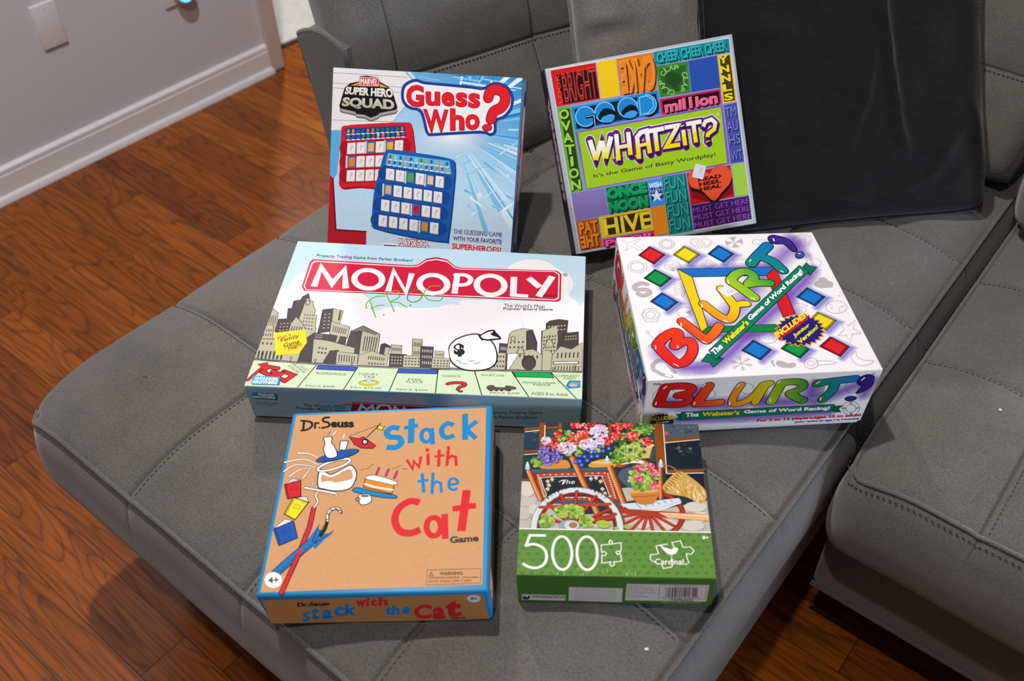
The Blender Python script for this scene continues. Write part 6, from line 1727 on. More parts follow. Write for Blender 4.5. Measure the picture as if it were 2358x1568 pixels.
('mono', 'top', 'small_lettering', None, None, [
 ('r','#4a4648',[9333,8438,65,7,2,-106],7),
 ('t','#4a4648','R',[9304,8375,9364,8371,9366,8501,9306,8505]),
 ('t','#2a3a5a',"Property Trading Game from Parker Brothers'",[851,8786,4177,8764,4171,9057,829,9077],0.008),
 ('t','#3a3234',"The World's Most",[7428,5802,8744,5879,8738,6141,7417,6062]),
 ('t','#3a3234','Popular Board Game',[7421,5563,8991,5667,8987,5895,7411,5789],0.012)]),
('mono', 'top', 'promotion_badge', None, 'yellow promotional badge', [
 ('p','#f2da22',[321,3327,1274,3636,1461,2809,1322,2070,632,1896]),
 ('t','#c8402a','Plan a',[544,2873,904,3182,834,3374,482,3064],0.012),
 ('t','#2a2410','Family',[655,2668,1168,3028,1120,3331,604,2967],0.012),
 ('t','#2a2410','Game',[788,2389,1237,2720,1192,3002,742,2667],0.012),
 ('t','#2a2410','Night',[981,2194,1336,2573,1283,2833,927,2450],0.012),
 ('s','#d8502a',[813,2294,1274,2723],7),
 ('s','#d8502a',[938,2171,1349,2555],7),
 ('s','#5a9ad0',[499,2967,858,3376],6)]),
('mono', 'top', 'pen_scribble', None, 'green pen writing', [
 ('s','#6cb82c',[3068,5794,3384,4680],14,{'sm_': 1}),
 ('s','#6cb82c',[3025,5254,2980,5623,3193,6078,3518,6189],14,{'sm_': 1}),
 ('s','#6cb82c',[3174,5248,3384,5505,3572,5545],13,{'sm_': 1}),
 ('s','#6cb82c',[3558,6281,3756,5704,3944,5115],14,{'sm_': 1}),
 ('s','#6cb82c',[3578,6415,3830,6619,3992,6416,3941,6049,3736,5799,4021,5765,4310,5451],14,{'sm_': 1}),
 ('s','#6cb82c',[5246,7110,4932,7030,4771,6500,4968,6082,5288,6029,5391,6215,5359,6476,5136,6418],14,{'sm_': 1}),
 ('r','#5a8a20',[4487,6293,209,265,115,-364],14),
 ('e','#6cb82c',[3632,4852,24,2,5,-52]),
 ('e','#6cb82c',[4407,5611,29,3,6,-64])]),
('mono', 'front', 'front_print', None, None, [
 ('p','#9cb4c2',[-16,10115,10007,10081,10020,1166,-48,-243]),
 ('e','#c8b6b2',[3078,4009,418,188,-61,-3105]),
 ('e','#c8b6b2',[3671,6288,550,244,-45,-2540]),
 ('e','#c8b6b2',[6476,5540,723,326,-19,-3052]),
 ('e','#c8b6b2',[1042,-1050,575,266,-59,-2141]),
 ('e','#c8b6b2',[4769,6775,681,303,-34,-2526]),
 ('p','#10202c',[198,7948,933,7673,887,5758,172,5944]),
 ('p','#2a8fc0',[175,8086,908,7909,866,5999,150,6135]),
 ('t','#e8eef2','PARKER',[344,7019,838,6936,861,7741,361,7870],0.05),
 ('t','#e8eef2','BROTHERS',[170,6194,832,6084,849,6841,185,6949],0.05),
 ('t','#1c2428','AGES 8 to Adult',[161,4428,854,4280,877,4947,186,5095]),
 ('t','#1c2428','2 to 8 Players',[165,3668,731,3565,752,4183,188,4287]),
 ('t','#22262a',"The World's Most",[1632,3867,2904,3625,2936,4854,1670,5096]),
 ('t','#22262a','Popular Board Game',[1379,2733,2999,2340,3028,3475,1416,3869],0.01),
 ('p','#b01c34',[3176,6168,5664,5877,7019,5785,7034,2754,3058,2981]),
 ('s','#e8dcdc',[3186,5772,5661,5524,6999,5425],9),
 ('s','#eee4e6',[3318,3303,3431,5178,3563,3821,3760,5124,3766,3302],36),
 ('r','#eee4e6',[4093,4162,203,91,-23,-1437],35),
 ('s','#eee4e6',[4352,3058,4451,5131,4630,3185,4723,5001],35),
 ('t','#2a3236','Property Trading Game',[7192,3744,8864,4410,8861,5616,7197,4961],0.006),
 ('t','#2a3236',"from Parker Brothers'",[7160,2403,8733,2927,8731,4146,7166,3631],0.006)]),
('mono', 'right', 'side_print', None, None, [
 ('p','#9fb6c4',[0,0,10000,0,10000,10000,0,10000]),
 ('p','#b8203c',[1600,3000,8400,3000,8400,8200,1600,8200]),
 ('t','#efe6e8','MONOPOLY',[1900,4000,8100,4000,8100,7200,1900,7200],0.03)]),
('blurt', 'top', 'cover_print', None, None, [
 ('p','#eeeaee',[-11,10042,10030,10042,9996,-88,-63,-12]),
 ('s','#b8aeb0',[264,9802,557,9519,1107,9840,1200,9792,773,9402,1148,9044,1161,8874,948,8947,622,9281,321,8892,275,8936,501,9361,227,9728],9,{'closed': 1}),
 ('r','#b8aeb0',[2435,9348,397,-19,-76,-420],9),
 ('r','#b8aeb0',[2435,9348,318,-15,-61,-337],9),
 ('r','#b8aeb0',[2435,9348,238,-11,-46,-253],9),
 ('s','#b8aeb0',[2687,9336,2779,9211],7),
 ('s','#b8aeb0',[2610,9182,2605,9014],7),
 ('s','#b8aeb0',[2467,9091,2368,8944],7),
 ('s','#b8aeb0',[2312,9098,2156,9028],7),
 ('s','#b8aeb0',[2204,9200,2049,9234],7),
 ('s','#b8aeb0',[2184,9359,2089,9484],7),
 ('s','#b8aeb0',[2260,9514,2263,9684],7),
 ('s','#b8aeb0',[2403,9606,2504,9756],7),
 ('s','#b8aeb0',[2559,9599,2718,9671],7),
 ('s','#b8aeb0',[2668,9496,2823,9462],7),
 ('s','#b8aeb0',[3859,8992,3638,9379,3875,9716,4170,9518,4289,9133,3859,8992,4092,9467,4483,9722,4678,9440,4332,9023,3959,9473],33,{'sm_': 1}),
 ('s','#eeeaee',[3859,8992,3638,9379,3875,9716,4170,9518,4289,9133,3859,8992,4092,9467,4483,9722,4678,9440,4332,9023,3959,9473],16,{'sm_': 1}),
 ('e','#b8aeb0',[5820,9344,453,-21,-110,-450]),
 ('p','#eeeaee',[5820,9344,6217,9241,6138,9102,5976,8993]),
 ('p','#eeeaee',[5820,9344,5636,8938,5503,8989,5426,9116]),
 ('p','#eeeaee',[5820,9344,5422,9447,5498,9587,5661,9699]),
 ('p','#eeeaee',[5820,9344,6006,9755,6141,9704,6217,9574]),
 ('s','#b8aeb0',[7673,9478,6936,9512,6738,9324,6834,9123,7544,9133],10,{'sm_': 1}),
 ('s','#b8aeb0',[7041,9397,7677,9368],7),
 ('r','#b8aeb0',[9276,9339,497,-23,-145,-476],10),
 ('r','#b8aeb0',[9276,9339,389,-18,-109,-358],7),
 ('r','#b8aeb0',[9196,9453,80,-4,-27,-87],7),
 ('r','#b8aeb0',[9424,9465,81,-4,-27,-88],7),
 ('r','#b8aeb0',[9129,9235,81,-4,-26,-87],7),
 ('r','#b8aeb0',[9364,9224,80,-4,-27,-87],7),
 ('r','#b8aeb0',[692,7654,460,-23,-70,-461],9),
 ('r','#b8aeb0',[692,7654,332,-17,-49,-321],13),
 ('s','#b8aeb0',[2340,7246,2074,7738],7),
 ('s','#b8aeb0',[2340,7246,2200,7793],7),
 ('s','#b8aeb0',[2340,7246,2327,7848],7),
 ('s','#b8aeb0',[2340,7246,2454,7904],7),
 ('s','#b8aeb0',[2340,7246,2559,7837],7),
 ('s','#b8aeb0',[2340,7246,2663,7770],7),
 ('s','#b8aeb0',[2340,7246,2767,7703],7),
 ('s','#b8aeb0',[2336,7226,2010,7486,2133,7889,2453,8038,2741,7838,2732,7449,2336,7226],9,{'sm_': 1}),
 ('s','#b8aeb0',[3738,7685,4225,8076,4582,7622,4049,7260],7,{'closed': 1}),
 ('s','#b8aeb0',[3828,7681,4203,7973,4486,7627,4066,7341],7,{'closed': 1}),
 ('s','#b8aeb0',[3918,7676,4181,7870,4389,7632,4084,7422],7,{'closed': 1}),
 ('s','#b8aeb0',[4008,7672,4159,7767,4293,7637,4101,7503],7,{'closed': 1}),
 ('r','#b8aeb0',[5792,7634,452,-23,-101,-407],9),
 ('r','#b8aeb0',[5792,7634,335,-17,-71,-286],7),
 ('r','#b8aeb0',[9251,7459,417,88,-73,-365],7),
 ('s','#b8aeb0',[9249,8306,9189,6738],12),
 ('s','#b8aeb0',[9338,8269,9314,6762],7),
 ('s','#b8aeb0',[943,6327,675,6419,361,6212,387,5969,851,5944,967,5697,661,5524,434,5660],73,{'sm_': 1}),
 ('s','#b8aeb0',[2106,5972,2315,6253,2561,6220,2656,5894,2586,5464],6,{'sm_': 1}),
 ('s','#b8aeb0',[2107,5837,2333,6076,2528,6046,2597,5752,2586,5464],6,{'sm_': 1}),
 ('s','#b8aeb0',[2107,5702,2350,5901,2495,5873,2539,5611,2586,5464],6,{'sm_': 1}),
 ('s','#b8aeb0',[2107,5567,2367,5726,2463,5701,2481,5470,2586,5464],6,{'sm_': 1}),
 ('s','#b8aeb0',[2108,5434,2385,5552,2430,5530,2423,5330,2586,5464],6,{'sm_': 1}),
 ('s','#b8aeb0',[362,4175,577,4592,1064,4592,1222,4160,974,3687,497,3689],8,{'closed': 1}),
 ('r','#b8aeb0',[762,4151,215,-13,-36,-224],8),
 ('r','#b8aeb0',[762,4151,346,-20,-55,-340],6),
 ('r','#b8aeb0',[2342,4259,360,-21,-69,-361],8),
 ('p','#b8aeb0',[2354,4258,2669,4378,2543,4046]),
 ('s','#b8aeb0',[446,2984,675,2579,1029,2948],8),
 ('s','#b8aeb0',[392,2083,675,2579,1109,2379],8),
 ('r','#b8aeb0',[453,3027,81,-5,-15,-95],8),
 ('r','#b8aeb0',[1039,3009,82,-6,-16,-96],8),
 ('r','#b8aeb0',[427,2123,80,-5,-14,-92],8),
 ('r','#b8aeb0',[5699,2391,409,-27,-112,-429],8),
 ('r','#b8aeb0',[5540,2577,82,-5,-23,-87],6),
 ('r','#b8aeb0',[5779,2695,82,-6,-23,-88],6),
 ('r','#b8aeb0',[5938,2507,82,-5,-23,-86],6),
 ('r','#b8aeb0',[5927,2244,82,-5,-23,-86],6),
 ('s','#b8aeb0',[341,678,351,921,621,1190,924,1129,1064,792,1203,458],55,{'sm_': 1}),
 ('s','#b8aeb0',[340,638,649,336,1005,191],51),
 ('s','#eeeaee',[810,293,976,217],33),
 ('r','#b8aeb0',[2166,635,190,-12,-69,-351],6),
 ('r','#b8aeb0',[2289,627,190,-13,-70,-351],6),
 ('r','#b8aeb0',[2412,619,190,-13,-71,-352],6),
 ('r','#b8aeb0',[2535,610,190,-13,-72,-351],6),
 ('r','#b8aeb0',[2658,602,190,-13,-73,-352],6),
 ('r','#b8aeb0',[2781,594,190,-13,-74,-352],6),
 ('r','#b8aeb0',[2904,585,190,-13,-75,-352],6),
 ('s','#b8aeb0',[4104,783,4522,618],9),
 ('s','#b8aeb0',[4313,700,4343,588],8),
 ('s','#b8aeb0',[4313,700,4436,751],8),
 ('s','#b8aeb0',[4418,659,4447,547],7),
 ('s','#b8aeb0',[4418,659,4541,710],7),
 ('s','#b8aeb0',[4104,783,4103,335],9),
 ('s','#b8aeb0',[4104,558,4012,461],7),
 ('s','#b8aeb0',[4104,558,4194,488],7),
 ('s','#b8aeb0',[4103,446,4013,350],7),
 ('s','#b8aeb0',[4103,446,4193,376],7),
 ('s','#b8aeb0',[4104,783,3686,498],9),
 ('s','#b8aeb0',[3894,640,3773,655],7),
 ('s','#b8aeb0',[3894,640,3863,519],7),
 ('s','#b8aeb0',[3790,569,3669,584],7),
 ('s','#b8aeb0',[3790,569,3760,449],7),
 ('s','#b8aeb0',[4104,783,3683,948],9),
 ('s','#b8aeb0',[3894,865,3863,978],7),
 ('s','#b8aeb0',[3894,865,3771,814],7),
 ('s','#b8aeb0',[3788,907,3757,1020],8),
 ('s','#b8aeb0',[3788,907,3666,856],8),
 ('s','#b8aeb0',[4104,783,4104,1238],9),
 ('s','#b8aeb0',[4104,1009,4196,1108],8),
 ('s','#b8aeb0',[4104,1009,4013,1080],8),
 ('s','#b8aeb0',[4104,1123,4196,1222],8),
 ('s','#b8aeb0',[4104,1123,4012,1195],8),
 ('s','#b8aeb0',[4104,783,4526,1071],9),
 ('s','#b8aeb0',[4314,926,4437,911],8),
 ('s','#b8aeb0',[4314,926,4347,1049],8),
 ('s','#b8aeb0',[4420,998,4543,983],8),
 ('s','#b8aeb0',[4420,998,4453,1121],8),
 ('q','#b8aeb0',[5570,691,5698,849,5913,793,6106,655,6343,680,6397,527,6232,389,5919,394,5656,478]),
 ('e','#b8aeb0',[5460,558,51,-4,-13,-49]),
 ('e','#b8aeb0',[5446,658,51,-3,-12,-49]),
 ('e','#b8aeb0',[5429,742,50,-3,-13,-49]),
 ('e','#b8aeb0',[5412,810,51,-3,-13,-49]),
 ('e','#b8aeb0',[5481,855,51,-3,-13,-49]),
 ('r','#b8aeb0',[7065,589,293,-20,-97,-325],8),
 ('r','#b8aeb0',[7065,589,158,-11,-49,-163],6),
 ('s','#b8aeb0',[7340,737,8012,666,8162,555,7950,470,7315,463],8,{'closed': 1}),
 ('s','#b8aeb0',[9209,1205,8897,884,8987,373,9430,317,9791,569,9390,622,9168,908],8,{'closed': 1,'sm_': 1}),
 ('s','#b8aeb0',[9880,3249,9605,2673,9840,2355,9430,2313,9157,1759,9170,2290,8765,2261,9181,2636,9203,3187,9451,2875],8,{'closed': 1}),
 ('r','#b8aeb0',[9329,4201,488,-29,-144,-443],8),
 ('s','#b8aeb0',[9044,4474,9183,4323,9062,4047],6),
 ('s','#b8aeb0',[9763,4289,9473,4164,9336,3843],6),
 ('e','#b8aeb0',[9327,6152,228,-12,-75,-236]),
 ('e','#b8aeb0',[9051,5887,226,-12,-74,-234]),
 ('e','#b8aeb0',[9491,5863,227,-13,-76,-234]),
 ('p','#b8aeb0',[9258,5976,9346,5971,9660,5635,8990,5593]),
 ('s','#b8aeb0',[7522,5675,8079,5841,7998,5354,7446,5191],7),
 ('s','#b8aeb0',[7468,4614,7929,4492,7882,4024,7616,3853],6),
 ('e','#3a3438',[7018,6801,22,-1,-9,-30]),
 ('e','#3a3438',[7179,6732,23,-1,-8,-30]),
 ('e','#3a3438',[6892,6626,23,-2,-8,-30]),
 ('e','#3a3438',[8448,6220,22,-1,-9,-30]),
 ('e','#3a3438',[8609,6011,22,-1,-9,-29]),
 ('e','#3a3438',[7782,4311,22,-1,-8,-28]),
 ('e','#3a3438',[8023,4392,22,-2,-8,-28]),
 ('e','#3a3438',[2864,8142,23,-1,-6,-31]),
 ('e','#3a3438',[3050,8258,23,-1,-6,-31]),
 ('e','#3a3438',[8796,3503,21,-1,-9,-27]),
 ('e','#3a3438',[9712,4984,22,-1,-9,-28]),
 ('s','#7d4bc0',[2868,7320,7400,7293],244,{'sm_': 1,'al': (0.6,0)}),
 ('s','#7d4bc0',[2898,6816,3200,2857,6449,2741],263,{'sm_': 1,'al': (0.6,0)}),
 ('s','#7d4bc0',[7260,6789,7329,3501],269,{'sm_': 1,'al': (0.5,0)}),
 ('s','#7d4bc0',[1608,673,3130,898,5340,3079,8326,6027,9012,7004],313,{'sm_': 1,'al': (0.75,0)}),
 ('s','#7d4bc0',[866,1631,2966,2871,4753,4396,7051,7208,8930,9134],434,{'sm_': 1,'al': (0.6,0)}),
 ('s','#7d4bc0',[8724,9586,9036,8156],268,{'sm_': 1,'al': (0.55,0)})]),
('blurt', 'top', 'diamond_tile', None, 'red diamond tile', [
 ('s','#6a5ad0',[1639,9010,2277,8400,1577,7670],161,{'al': (0.6,0)}),
 ('p','#8c141c',[884,8530,1535,9185,2192,8509,1521,7796]),
 ('p','#d8242c',[1015,8530,1536,9054,2061,8514,1524,7942]),
 ('s','#14141c',[884,8530,1535,9185,2192,8509,1521,7796],9,{'closed': 1}),
 ('s','#14141c',[1015,8530,1536,9054,2061,8514,1524,7942],7,{'closed': 1}),
 ('s','#14141c',[884,8530,1015,8530],7),
 ('s','#14141c',[1535,9185,1536,9054],7),
 ('s','#14141c',[2192,8509,2061,8514],7),
 ('s','#14141c',[1521,7796,1524,7942],7)]),
('blurt', 'top', 'diamond_tile', None, 'yellow diamond tile', [
 ('s','#6a5ad0',[3356,8973,3971,8329,3271,7657],163,{'al': (0.6,0)}),
 ('p','#a09410',[2589,8490,3258,9148,3889,8438,3218,7783]),
 ('p','#ecd420',[2720,8491,3255,9016,3760,8449,3223,7924]),
 ('s','#14141c',[2589,8490,3258,9148,3889,8438,3218,7783],9,{'closed': 1}),
 ('s','#14141c',[2720,8491,3255,9016,3760,8449,3223,7924],7,{'closed': 1}),
 ('s','#14141c',[2589,8490,2720,8491],7),
 ('s','#14141c',[3258,9148,3255,9016],7),
 ('s','#14141c',[3889,8438,3760,8449],7),
 ('s','#14141c',[3218,7783,3223,7924],7)]),
('blurt', 'top', 'diamond_tile', None, 'blue diamond tile', [
 ('s','#6a5ad0',[5062,8946,5666,8299,4973,7623],164,{'al': (0.6,0)}),
 ('p','#0e4684',[4298,8471,4969,9123,5587,8409,4925,7750]),
 ('p','#1c74c4',[4429,8470,4965,8991,5460,8420,4930,7892]),
 ('s','#14141c',[4298,8471,4969,9123,5587,8409,4925,7750],9,{'closed': 1}),
 ('s','#14141c',[4429,8470,4965,8991,5460,8420,4930,7892],7,{'closed': 1}),
 ('s','#14141c',[4298,8471,4429,8470],7),
 ('s','#14141c',[4969,9123,4965,8991],7),
 ('s','#14141c',[5587,8409,5460,8420],7),
 ('s','#14141c',[4925,7750,4930,7892],7)]),
('blurt', 'top', 'diamond_tile', None, 'green diamond tile', [
 ('s','#6a5ad0',[1602,7244,2272,6600,1603,5961],154,{'al': (0.6,0)}),
 ('p','#0a5a2c',[875,6772,1501,7410,2189,6703,1549,6080]),
 ('p','#14924a',[1006,6771,1508,7281,2058,6716,1546,6216]),
 ('s','#14141c',[875,6772,1501,7410,2189,6703,1549,6080],9,{'closed': 1}),
 ('s','#14141c',[1006,6771,1508,7281,2058,6716,1546,6216],6,{'closed': 1}),
 ('s','#14141c',[875,6772,1006,6771],6),
 ('s','#14141c',[1501,7410,1508,7281],7),
 ('s','#14141c',[2189,6703,2058,6716],7),
 ('s','#14141c',[1549,6080,1546,6216],6)]),
('blurt', 'top', 'diamond_tile', None, 'blue diamond tile', [
 ('s','#6a5ad0',[1634,5527,2250,4868,1597,4266],148,{'al': (0.6,0)}),
 ('p','#0e4684',[900,5085,1537,5685,2170,4966,1544,4380]),
 ('p','#1c74c4',[1028,5079,1538,5558,2044,4984,1544,4513]),
 ('s','#14141c',[900,5085,1537,5685,2170,4966,1544,4380],8,{'closed': 1}),
 ('s','#14141c',[1028,5079,1538,5558,2044,4984,1544,4513],6,{'closed': 1}),
 ('s','#14141c',[900,5085,1028,5079],6),
 ('s','#14141c',[1537,5685,1538,5558],6),
 ('s','#14141c',[2170,4966,2044,4984],6),
 ('s','#14141c',[1544,4380,1544,4513],6)]),
('blurt', 'top', 'diamond_tile', None, 'blue diamond tile', [
 ('s','#6a5ad0',[8483,5493,9110,4854,8414,4208],153,{'al': (0.6,0)}),
 ('p','#0e4684',[7714,5031,8405,5655,9041,4955,8375,4324]),
 ('p','#1c74c4',[7849,5028,8403,5526,8911,4967,8378,4461]),
 ('s','#14141c',[7714,5031,8405,5655,9041,4955,8375,4324],9,{'closed': 1}),
 ('s','#14141c',[7849,5028,8403,5526,8911,4967,8378,4461],6,{'closed': 1}),
 ('s','#14141c',[7714,5031,7849,5028],6),
 ('s','#14141c',[8405,5655,8403,5526],7),
 ('s','#14141c',[9041,4955,8911,4967],7),
 ('s','#14141c',[8375,4324,8378,4461],6)]),
('blurt', 'top', 'diamond_tile', None, 'yellow diamond tile', [
 ('s','#6a5ad0',[8443,3747,9095,3182,8407,2528],146,{'al': (0.6,0)}),
 ('p','#a09410',[7689,3278,8368,3901,9028,3277,8369,2638]),
 ('p','#ecd420',[7826,3282,8369,3779,8897,3281,8370,2769]),
 ('s','#14141c',[7689,3278,8368,3901,9028,3277,8369,2638],8,{'closed': 1}),
 ('s','#14141c',[7826,3282,8369,3779,8897,3281,8370,2769],6,{'closed': 1}),
 ('s','#14141c',[7689,3278,7826,3282],6),
 ('s','#14141c',[8368,3901,8369,3779],6),
 ('s','#14141c',[9028,3277,8897,3281],6),
 ('s','#14141c',[8369,2638,8370,2769],6)]),
('blurt', 'top', 'diamond_tile', None, 'blue diamond tile', [
 ('s','#6a5ad0',[5057,2074,5677,1441,5012,820],136,{'al': (0.6,0)}),
 ('p','#0e4684',[4307,1591,4975,2218,5608,1530,4970,923]),
 ('p','#1c74c4',[4440,1590,4974,2091,5480,1542,4970,1055]),
 ('s','#14141c',[4307,1591,4975,2218,5608,1530,4970,923],8,{'closed': 1}),
 ('s','#14141c',[4440,1590,4974,2091,5480,1542,4970,1055],6,{'closed': 1}),
 ('s','#14141c',[4307,1591,4440,1590],6),
 ('s','#14141c',[4975,2218,4974,2091],6),
 ('s','#14141c',[5608,1530,5480,1542],6),
 ('s','#14141c',[4970,923,4970,1055],6)]),
('blurt', 'top', 'diamond_tile', None, 'green diamond tile', [
 ('s','#6a5ad0',[6732,2009,7334,1373,6729,821],138,{'al': (0.6,0)}),
 ('p','#0a5a2c',[6032,1588,6654,2154,7267,1463,6689,924]),
 ('p','#14924a',[6159,1581,6657,2033,7147,1482,6685,1049]),
 ('s','#14141c',[6032,1588,6654,2154,7267,1463,6689,924],8,{'closed': 1}),
 ('s','#14141c',[6159,1581,6657,2033,7147,1482,6685,1049],6,{'closed': 1}),
 ('s','#14141c',[6032,1588,6159,1581],6),
 ('s','#14141c',[6654,2154,6657,2033],6),
 ('s','#14141c',[7267,1463,7147,1482],6),
 ('s','#14141c',[6689,924,6685,1049],6)]),
('blurt', 'top', 'diamond_tile', None, 'red diamond tile', [
 ('s','#6a5ad0',[8489,2070,9102,1428,8477,811],139,{'al': (0.6,0)}),
 ('p','#8c141c',[7738,1622,8416,2216,9038,1518,8441,915]),
 ('p','#d8242c',[7874,1615,8416,2090,8914,1533,8436,1049]),
 ('s','#14141c',[7738,1622,8416,2216,9038,1518,8441,915],8,{'closed': 1}),
 ('s','#14141c',[7874,1615,8416,2090,8914,1533,8436,1049],6,{'closed': 1}),
 ('s','#14141c',[7738,1622,7874,1615],6),
 ('s','#14141c',[8416,2216,8416,2090],6),
 ('s','#14141c',[9038,1518,8914,1533],6),
 ('s','#14141c',[8441,915,8436,1049],6)]),
('blurt', 'top', 'board_frame', None, 'four-coloured bar frame', [
 ('p','#1c6cc0',[2591,7385,7330,7276,6742,6664,3173,6751]),
 ('s','#14141c',[2591,7385,7330,7276,6742,6664,3173,6751],10,{'closed': 1}),
 ('p','#ecc81c',[2587,7365,3173,6751,3165,3169,2819,2880]),
 ('s','#14141c',[2587,7365,3173,6751,3165,3169,2819,2880],10,{'closed': 1}),
 ('p','#12803e',[2816,2863,3170,3195,6270,3184,6836,2628]),
 ('s','#14141c',[2816,2863,3170,3195,6270,3184,6836,2628],9,{'closed': 1}),
 ('p','#cf2028',[6744,6674,7330,7276,7314,3871,6696,3631]),
 ('s','#14141c',[6744,6674,7330,7276,7314,3871,6696,3631],10,{'closed': 1})]),
('blurt', 'top', 'title_lettering', None, 'rainbow bubble lettering', [
 ('s','#101014',[742,2103,1015,1496,1361,935],155,{'sm_': 1}),
 ('s','#101014',[749,2145,1123,2637,1621,2955,1772,2814,1647,2388,1488,2055],147,{'sm_': 1}),
 ('s','#101014',[1517,2053,1851,2289,2206,2309,2250,1878,2020,1346,1668,997,1345,936],136,{'sm_': 1}),
 ('s',['#d81c22','#ee3c1e',631,903,2264,2915],[742,2103,1015,1496,1361,935],134,{'sm_': 1}),
 ('s',['#d81c22','#ee3c1e',631,903,2264,2915],[749,2145,1123,2637,1621,2955,1772,2814,1647,2388,1488,2055],126,{'sm_': 1}),
 ('s',['#d81c22','#ee3c1e',631,903,2264,2915],[1517,2053,1851,2289,2206,2309,2250,1878,2020,1346,1668,997,1345,936],115,{'sm_': 1}),
 ('s','#fbf4ee',[656,2109,634,1898],13,{'sm_': 1}),
 ('s','#fbf4ee',[1261,942,1405,801],13,{'sm_': 1}),
 ('s','#fbf4ee',[1603,2048,1609,1920],13,{'sm_': 1}),
 ('s','#101014',[2112,3618,2556,2897,2913,2333],146,{'sm_': 1}),
 ('s','#101014',[2913,2333,3357,2759,3683,3217],138,{'sm_': 1}),
 ('s',['#ec3c1c','#f2701e',2181,2483,3430,3376],[2112,3618,2556,2897,2913,2333],124,{'sm_': 1}),
 ('s',['#ec3c1c','#f2701e',2181,2483,3430,3376],[2913,2333,3357,2759,3683,3217],116,{'sm_': 1}),
 ('s','#fbf4ee',[2019,3507,2016,3329],14,{'sm_': 1}),
 ('s','#fbf4ee',[2754,2274,2874,2146],14,{'sm_': 1}),
 ('s','#101014',[3310,4760,3705,4087,4123,3650,4443,3859,4673,4447,4580,4971,4364,5800],140,{'sm_': 1}),
 ('s','#101014',[4706,4586,5002,4662,5280,4665],123,{'sm_': 1}),
 ('s',['#f0861c','#ead61c',3388,3740,4930,5141],[3310,4760,3705,4087,4123,3650,4443,3859,4673,4447,4580,4971,4364,5800],117,{'sm_': 1}),
 ('s',['#f0861c','#ead61c',3388,3740,4930,5141],[4706,4586,5002,4662,5280,4665],100,{'sm_': 1}),
 ('s','#fbf4ee',[3215,4719,3189,4533],15,{'sm_': 1}),
 ('s','#fbf4ee',[3981,3559,4139,3459],14,{'sm_': 1}),
 ('s','#101014',[4956,6309,5378,5696,5730,5096],164,{'sm_': 1}),
 ('s','#101014',[4947,6408,5345,6869,5833,7016,6088,6749,6043,6450,5724,6069],151,{'sm_': 1}),
 ('s','#101014',[5755,6067,6188,6143,6748,6093],146,{'sm_': 1}),
 ('s',['#a8cc20','#2c9c34',4897,5528,6707,6414],[4956,6309,5378,5696,5730,5096],140,{'sm_': 1}),
 ('s',['#a8cc20','#2c9c34',4897,5528,6707,6414],[4947,6408,5345,6869,5833,7016,6088,6749,6043,6450,5724,6069],127,{'sm_': 1}),
 ('s',['#a8cc20','#2c9c34',4897,5528,6707,6414],[5755,6067,6188,6143,6748,6093],122,{'sm_': 1}),
 ('s','#fbf4ee',[4810,6366,4796,6169],15,{'sm_': 1}),
 ('s','#fbf4ee',[5595,5056,5732,4981],15,{'sm_': 1}),
 ('s','#101014',[6244,7611,6637,8115,7436,8986],166,{'sm_': 1}),
 ('s','#101014',[6865,8103,7320,7713,7618,7025],169,{'sm_': 1}),
 ('s',['#12886a','#1470b4',6703,7124,7433,9095],[6244,7611,6637,8115,7436,8986],141,{'sm_': 1}),
 ('s',['#12886a','#1470b4',6703,7124,7433,9095],[6865,8103,7320,7713,7618,7025],143,{'sm_': 1}),
 ('s','#fbf4ee',[6205,7769,6289,7890],16,{'sm_': 1}),
 ('s','#fbf4ee',[7507,6980,7607,6872],16,{'sm_': 1}),
 ('s','#101014',[7938,9455,8427,9268,8644,8582],212,{'sm_': 1,'w2': 101}),
 ('s','#3a2a86',[7938,9455,8427,9268,8644,8582],183,{'sm_': 1,'w2': 67}),
 ('e','#101014',[8794,8146,258,87,-37,-274]),
 ('e','#3050a8',[8794,8146,215,73,-29,-214]),
 ('s','#f4f0f4',[7853,9514,7854,9349],19),
 ('s','#f4f0f4',[8786,8253,8858,8271],16)]),
('blurt', 'top', 'ribbon_banner', None, 'green ribbon with lettering', [
 ('p','#0c6e56',[2807,1487,2443,1027,2792,921,2855,621,3409,1128]),
 ('s','#0c2a22',[2807,1487,2443,1027,2792,921,2855,621,3409,1128],8,{'closed': 1}),
 ('p','#0c6e56',[8688,7227,8943,7527,9003,7294,9339,7173,8830,6584]),
 ('s','#0c2a22',[8688,7227,8943,7527,9003,7294,9339,7173,8830,6584],9,{'closed': 1}),
 ('p','#06402f',[3081,1067,3387,1130,3228,1349]),
 ('p','#06402f',[8869,6857,8830,6584,8678,6765]),
 ('p','#0d7c5e',[2891,1667,8525,7339,8869,6857,3081,1067]),
 ('s','#0c2a22',[2891,1667,8525,7339,8869,6857,3081,1067],9,{'closed': 1}),
 ('t','#0a1410','The',[3071,1318,3575,1816,3446,2133,2941,1630],0.05,0.06),
 ('t','#f4f0f2','The',[3071,1318,3575,1816,3446,2133,2941,1630],0.05),
 ('t','#0a1410',"Webster's",[3702,1942,5072,3292,4949,3626,3574,2260],0.05,0.06),
 ('t','#f0dc2a',"Webster's",[3702,1942,5072,3292,4949,3626,3574,2260],0.05),
 ('t','#0a1410','Game of Word Racing!',[5181,3398,8599,6736,8490,7111,5058,3734],0.05,0.06),
 ('t','#f4f0f2','Game of Word Racing!',[5181,3398,8599,6736,8490,7111,5058,3734],0.05)]),
('blurt', 'top', 'starburst_badge', None, 'navy starburst badge', [
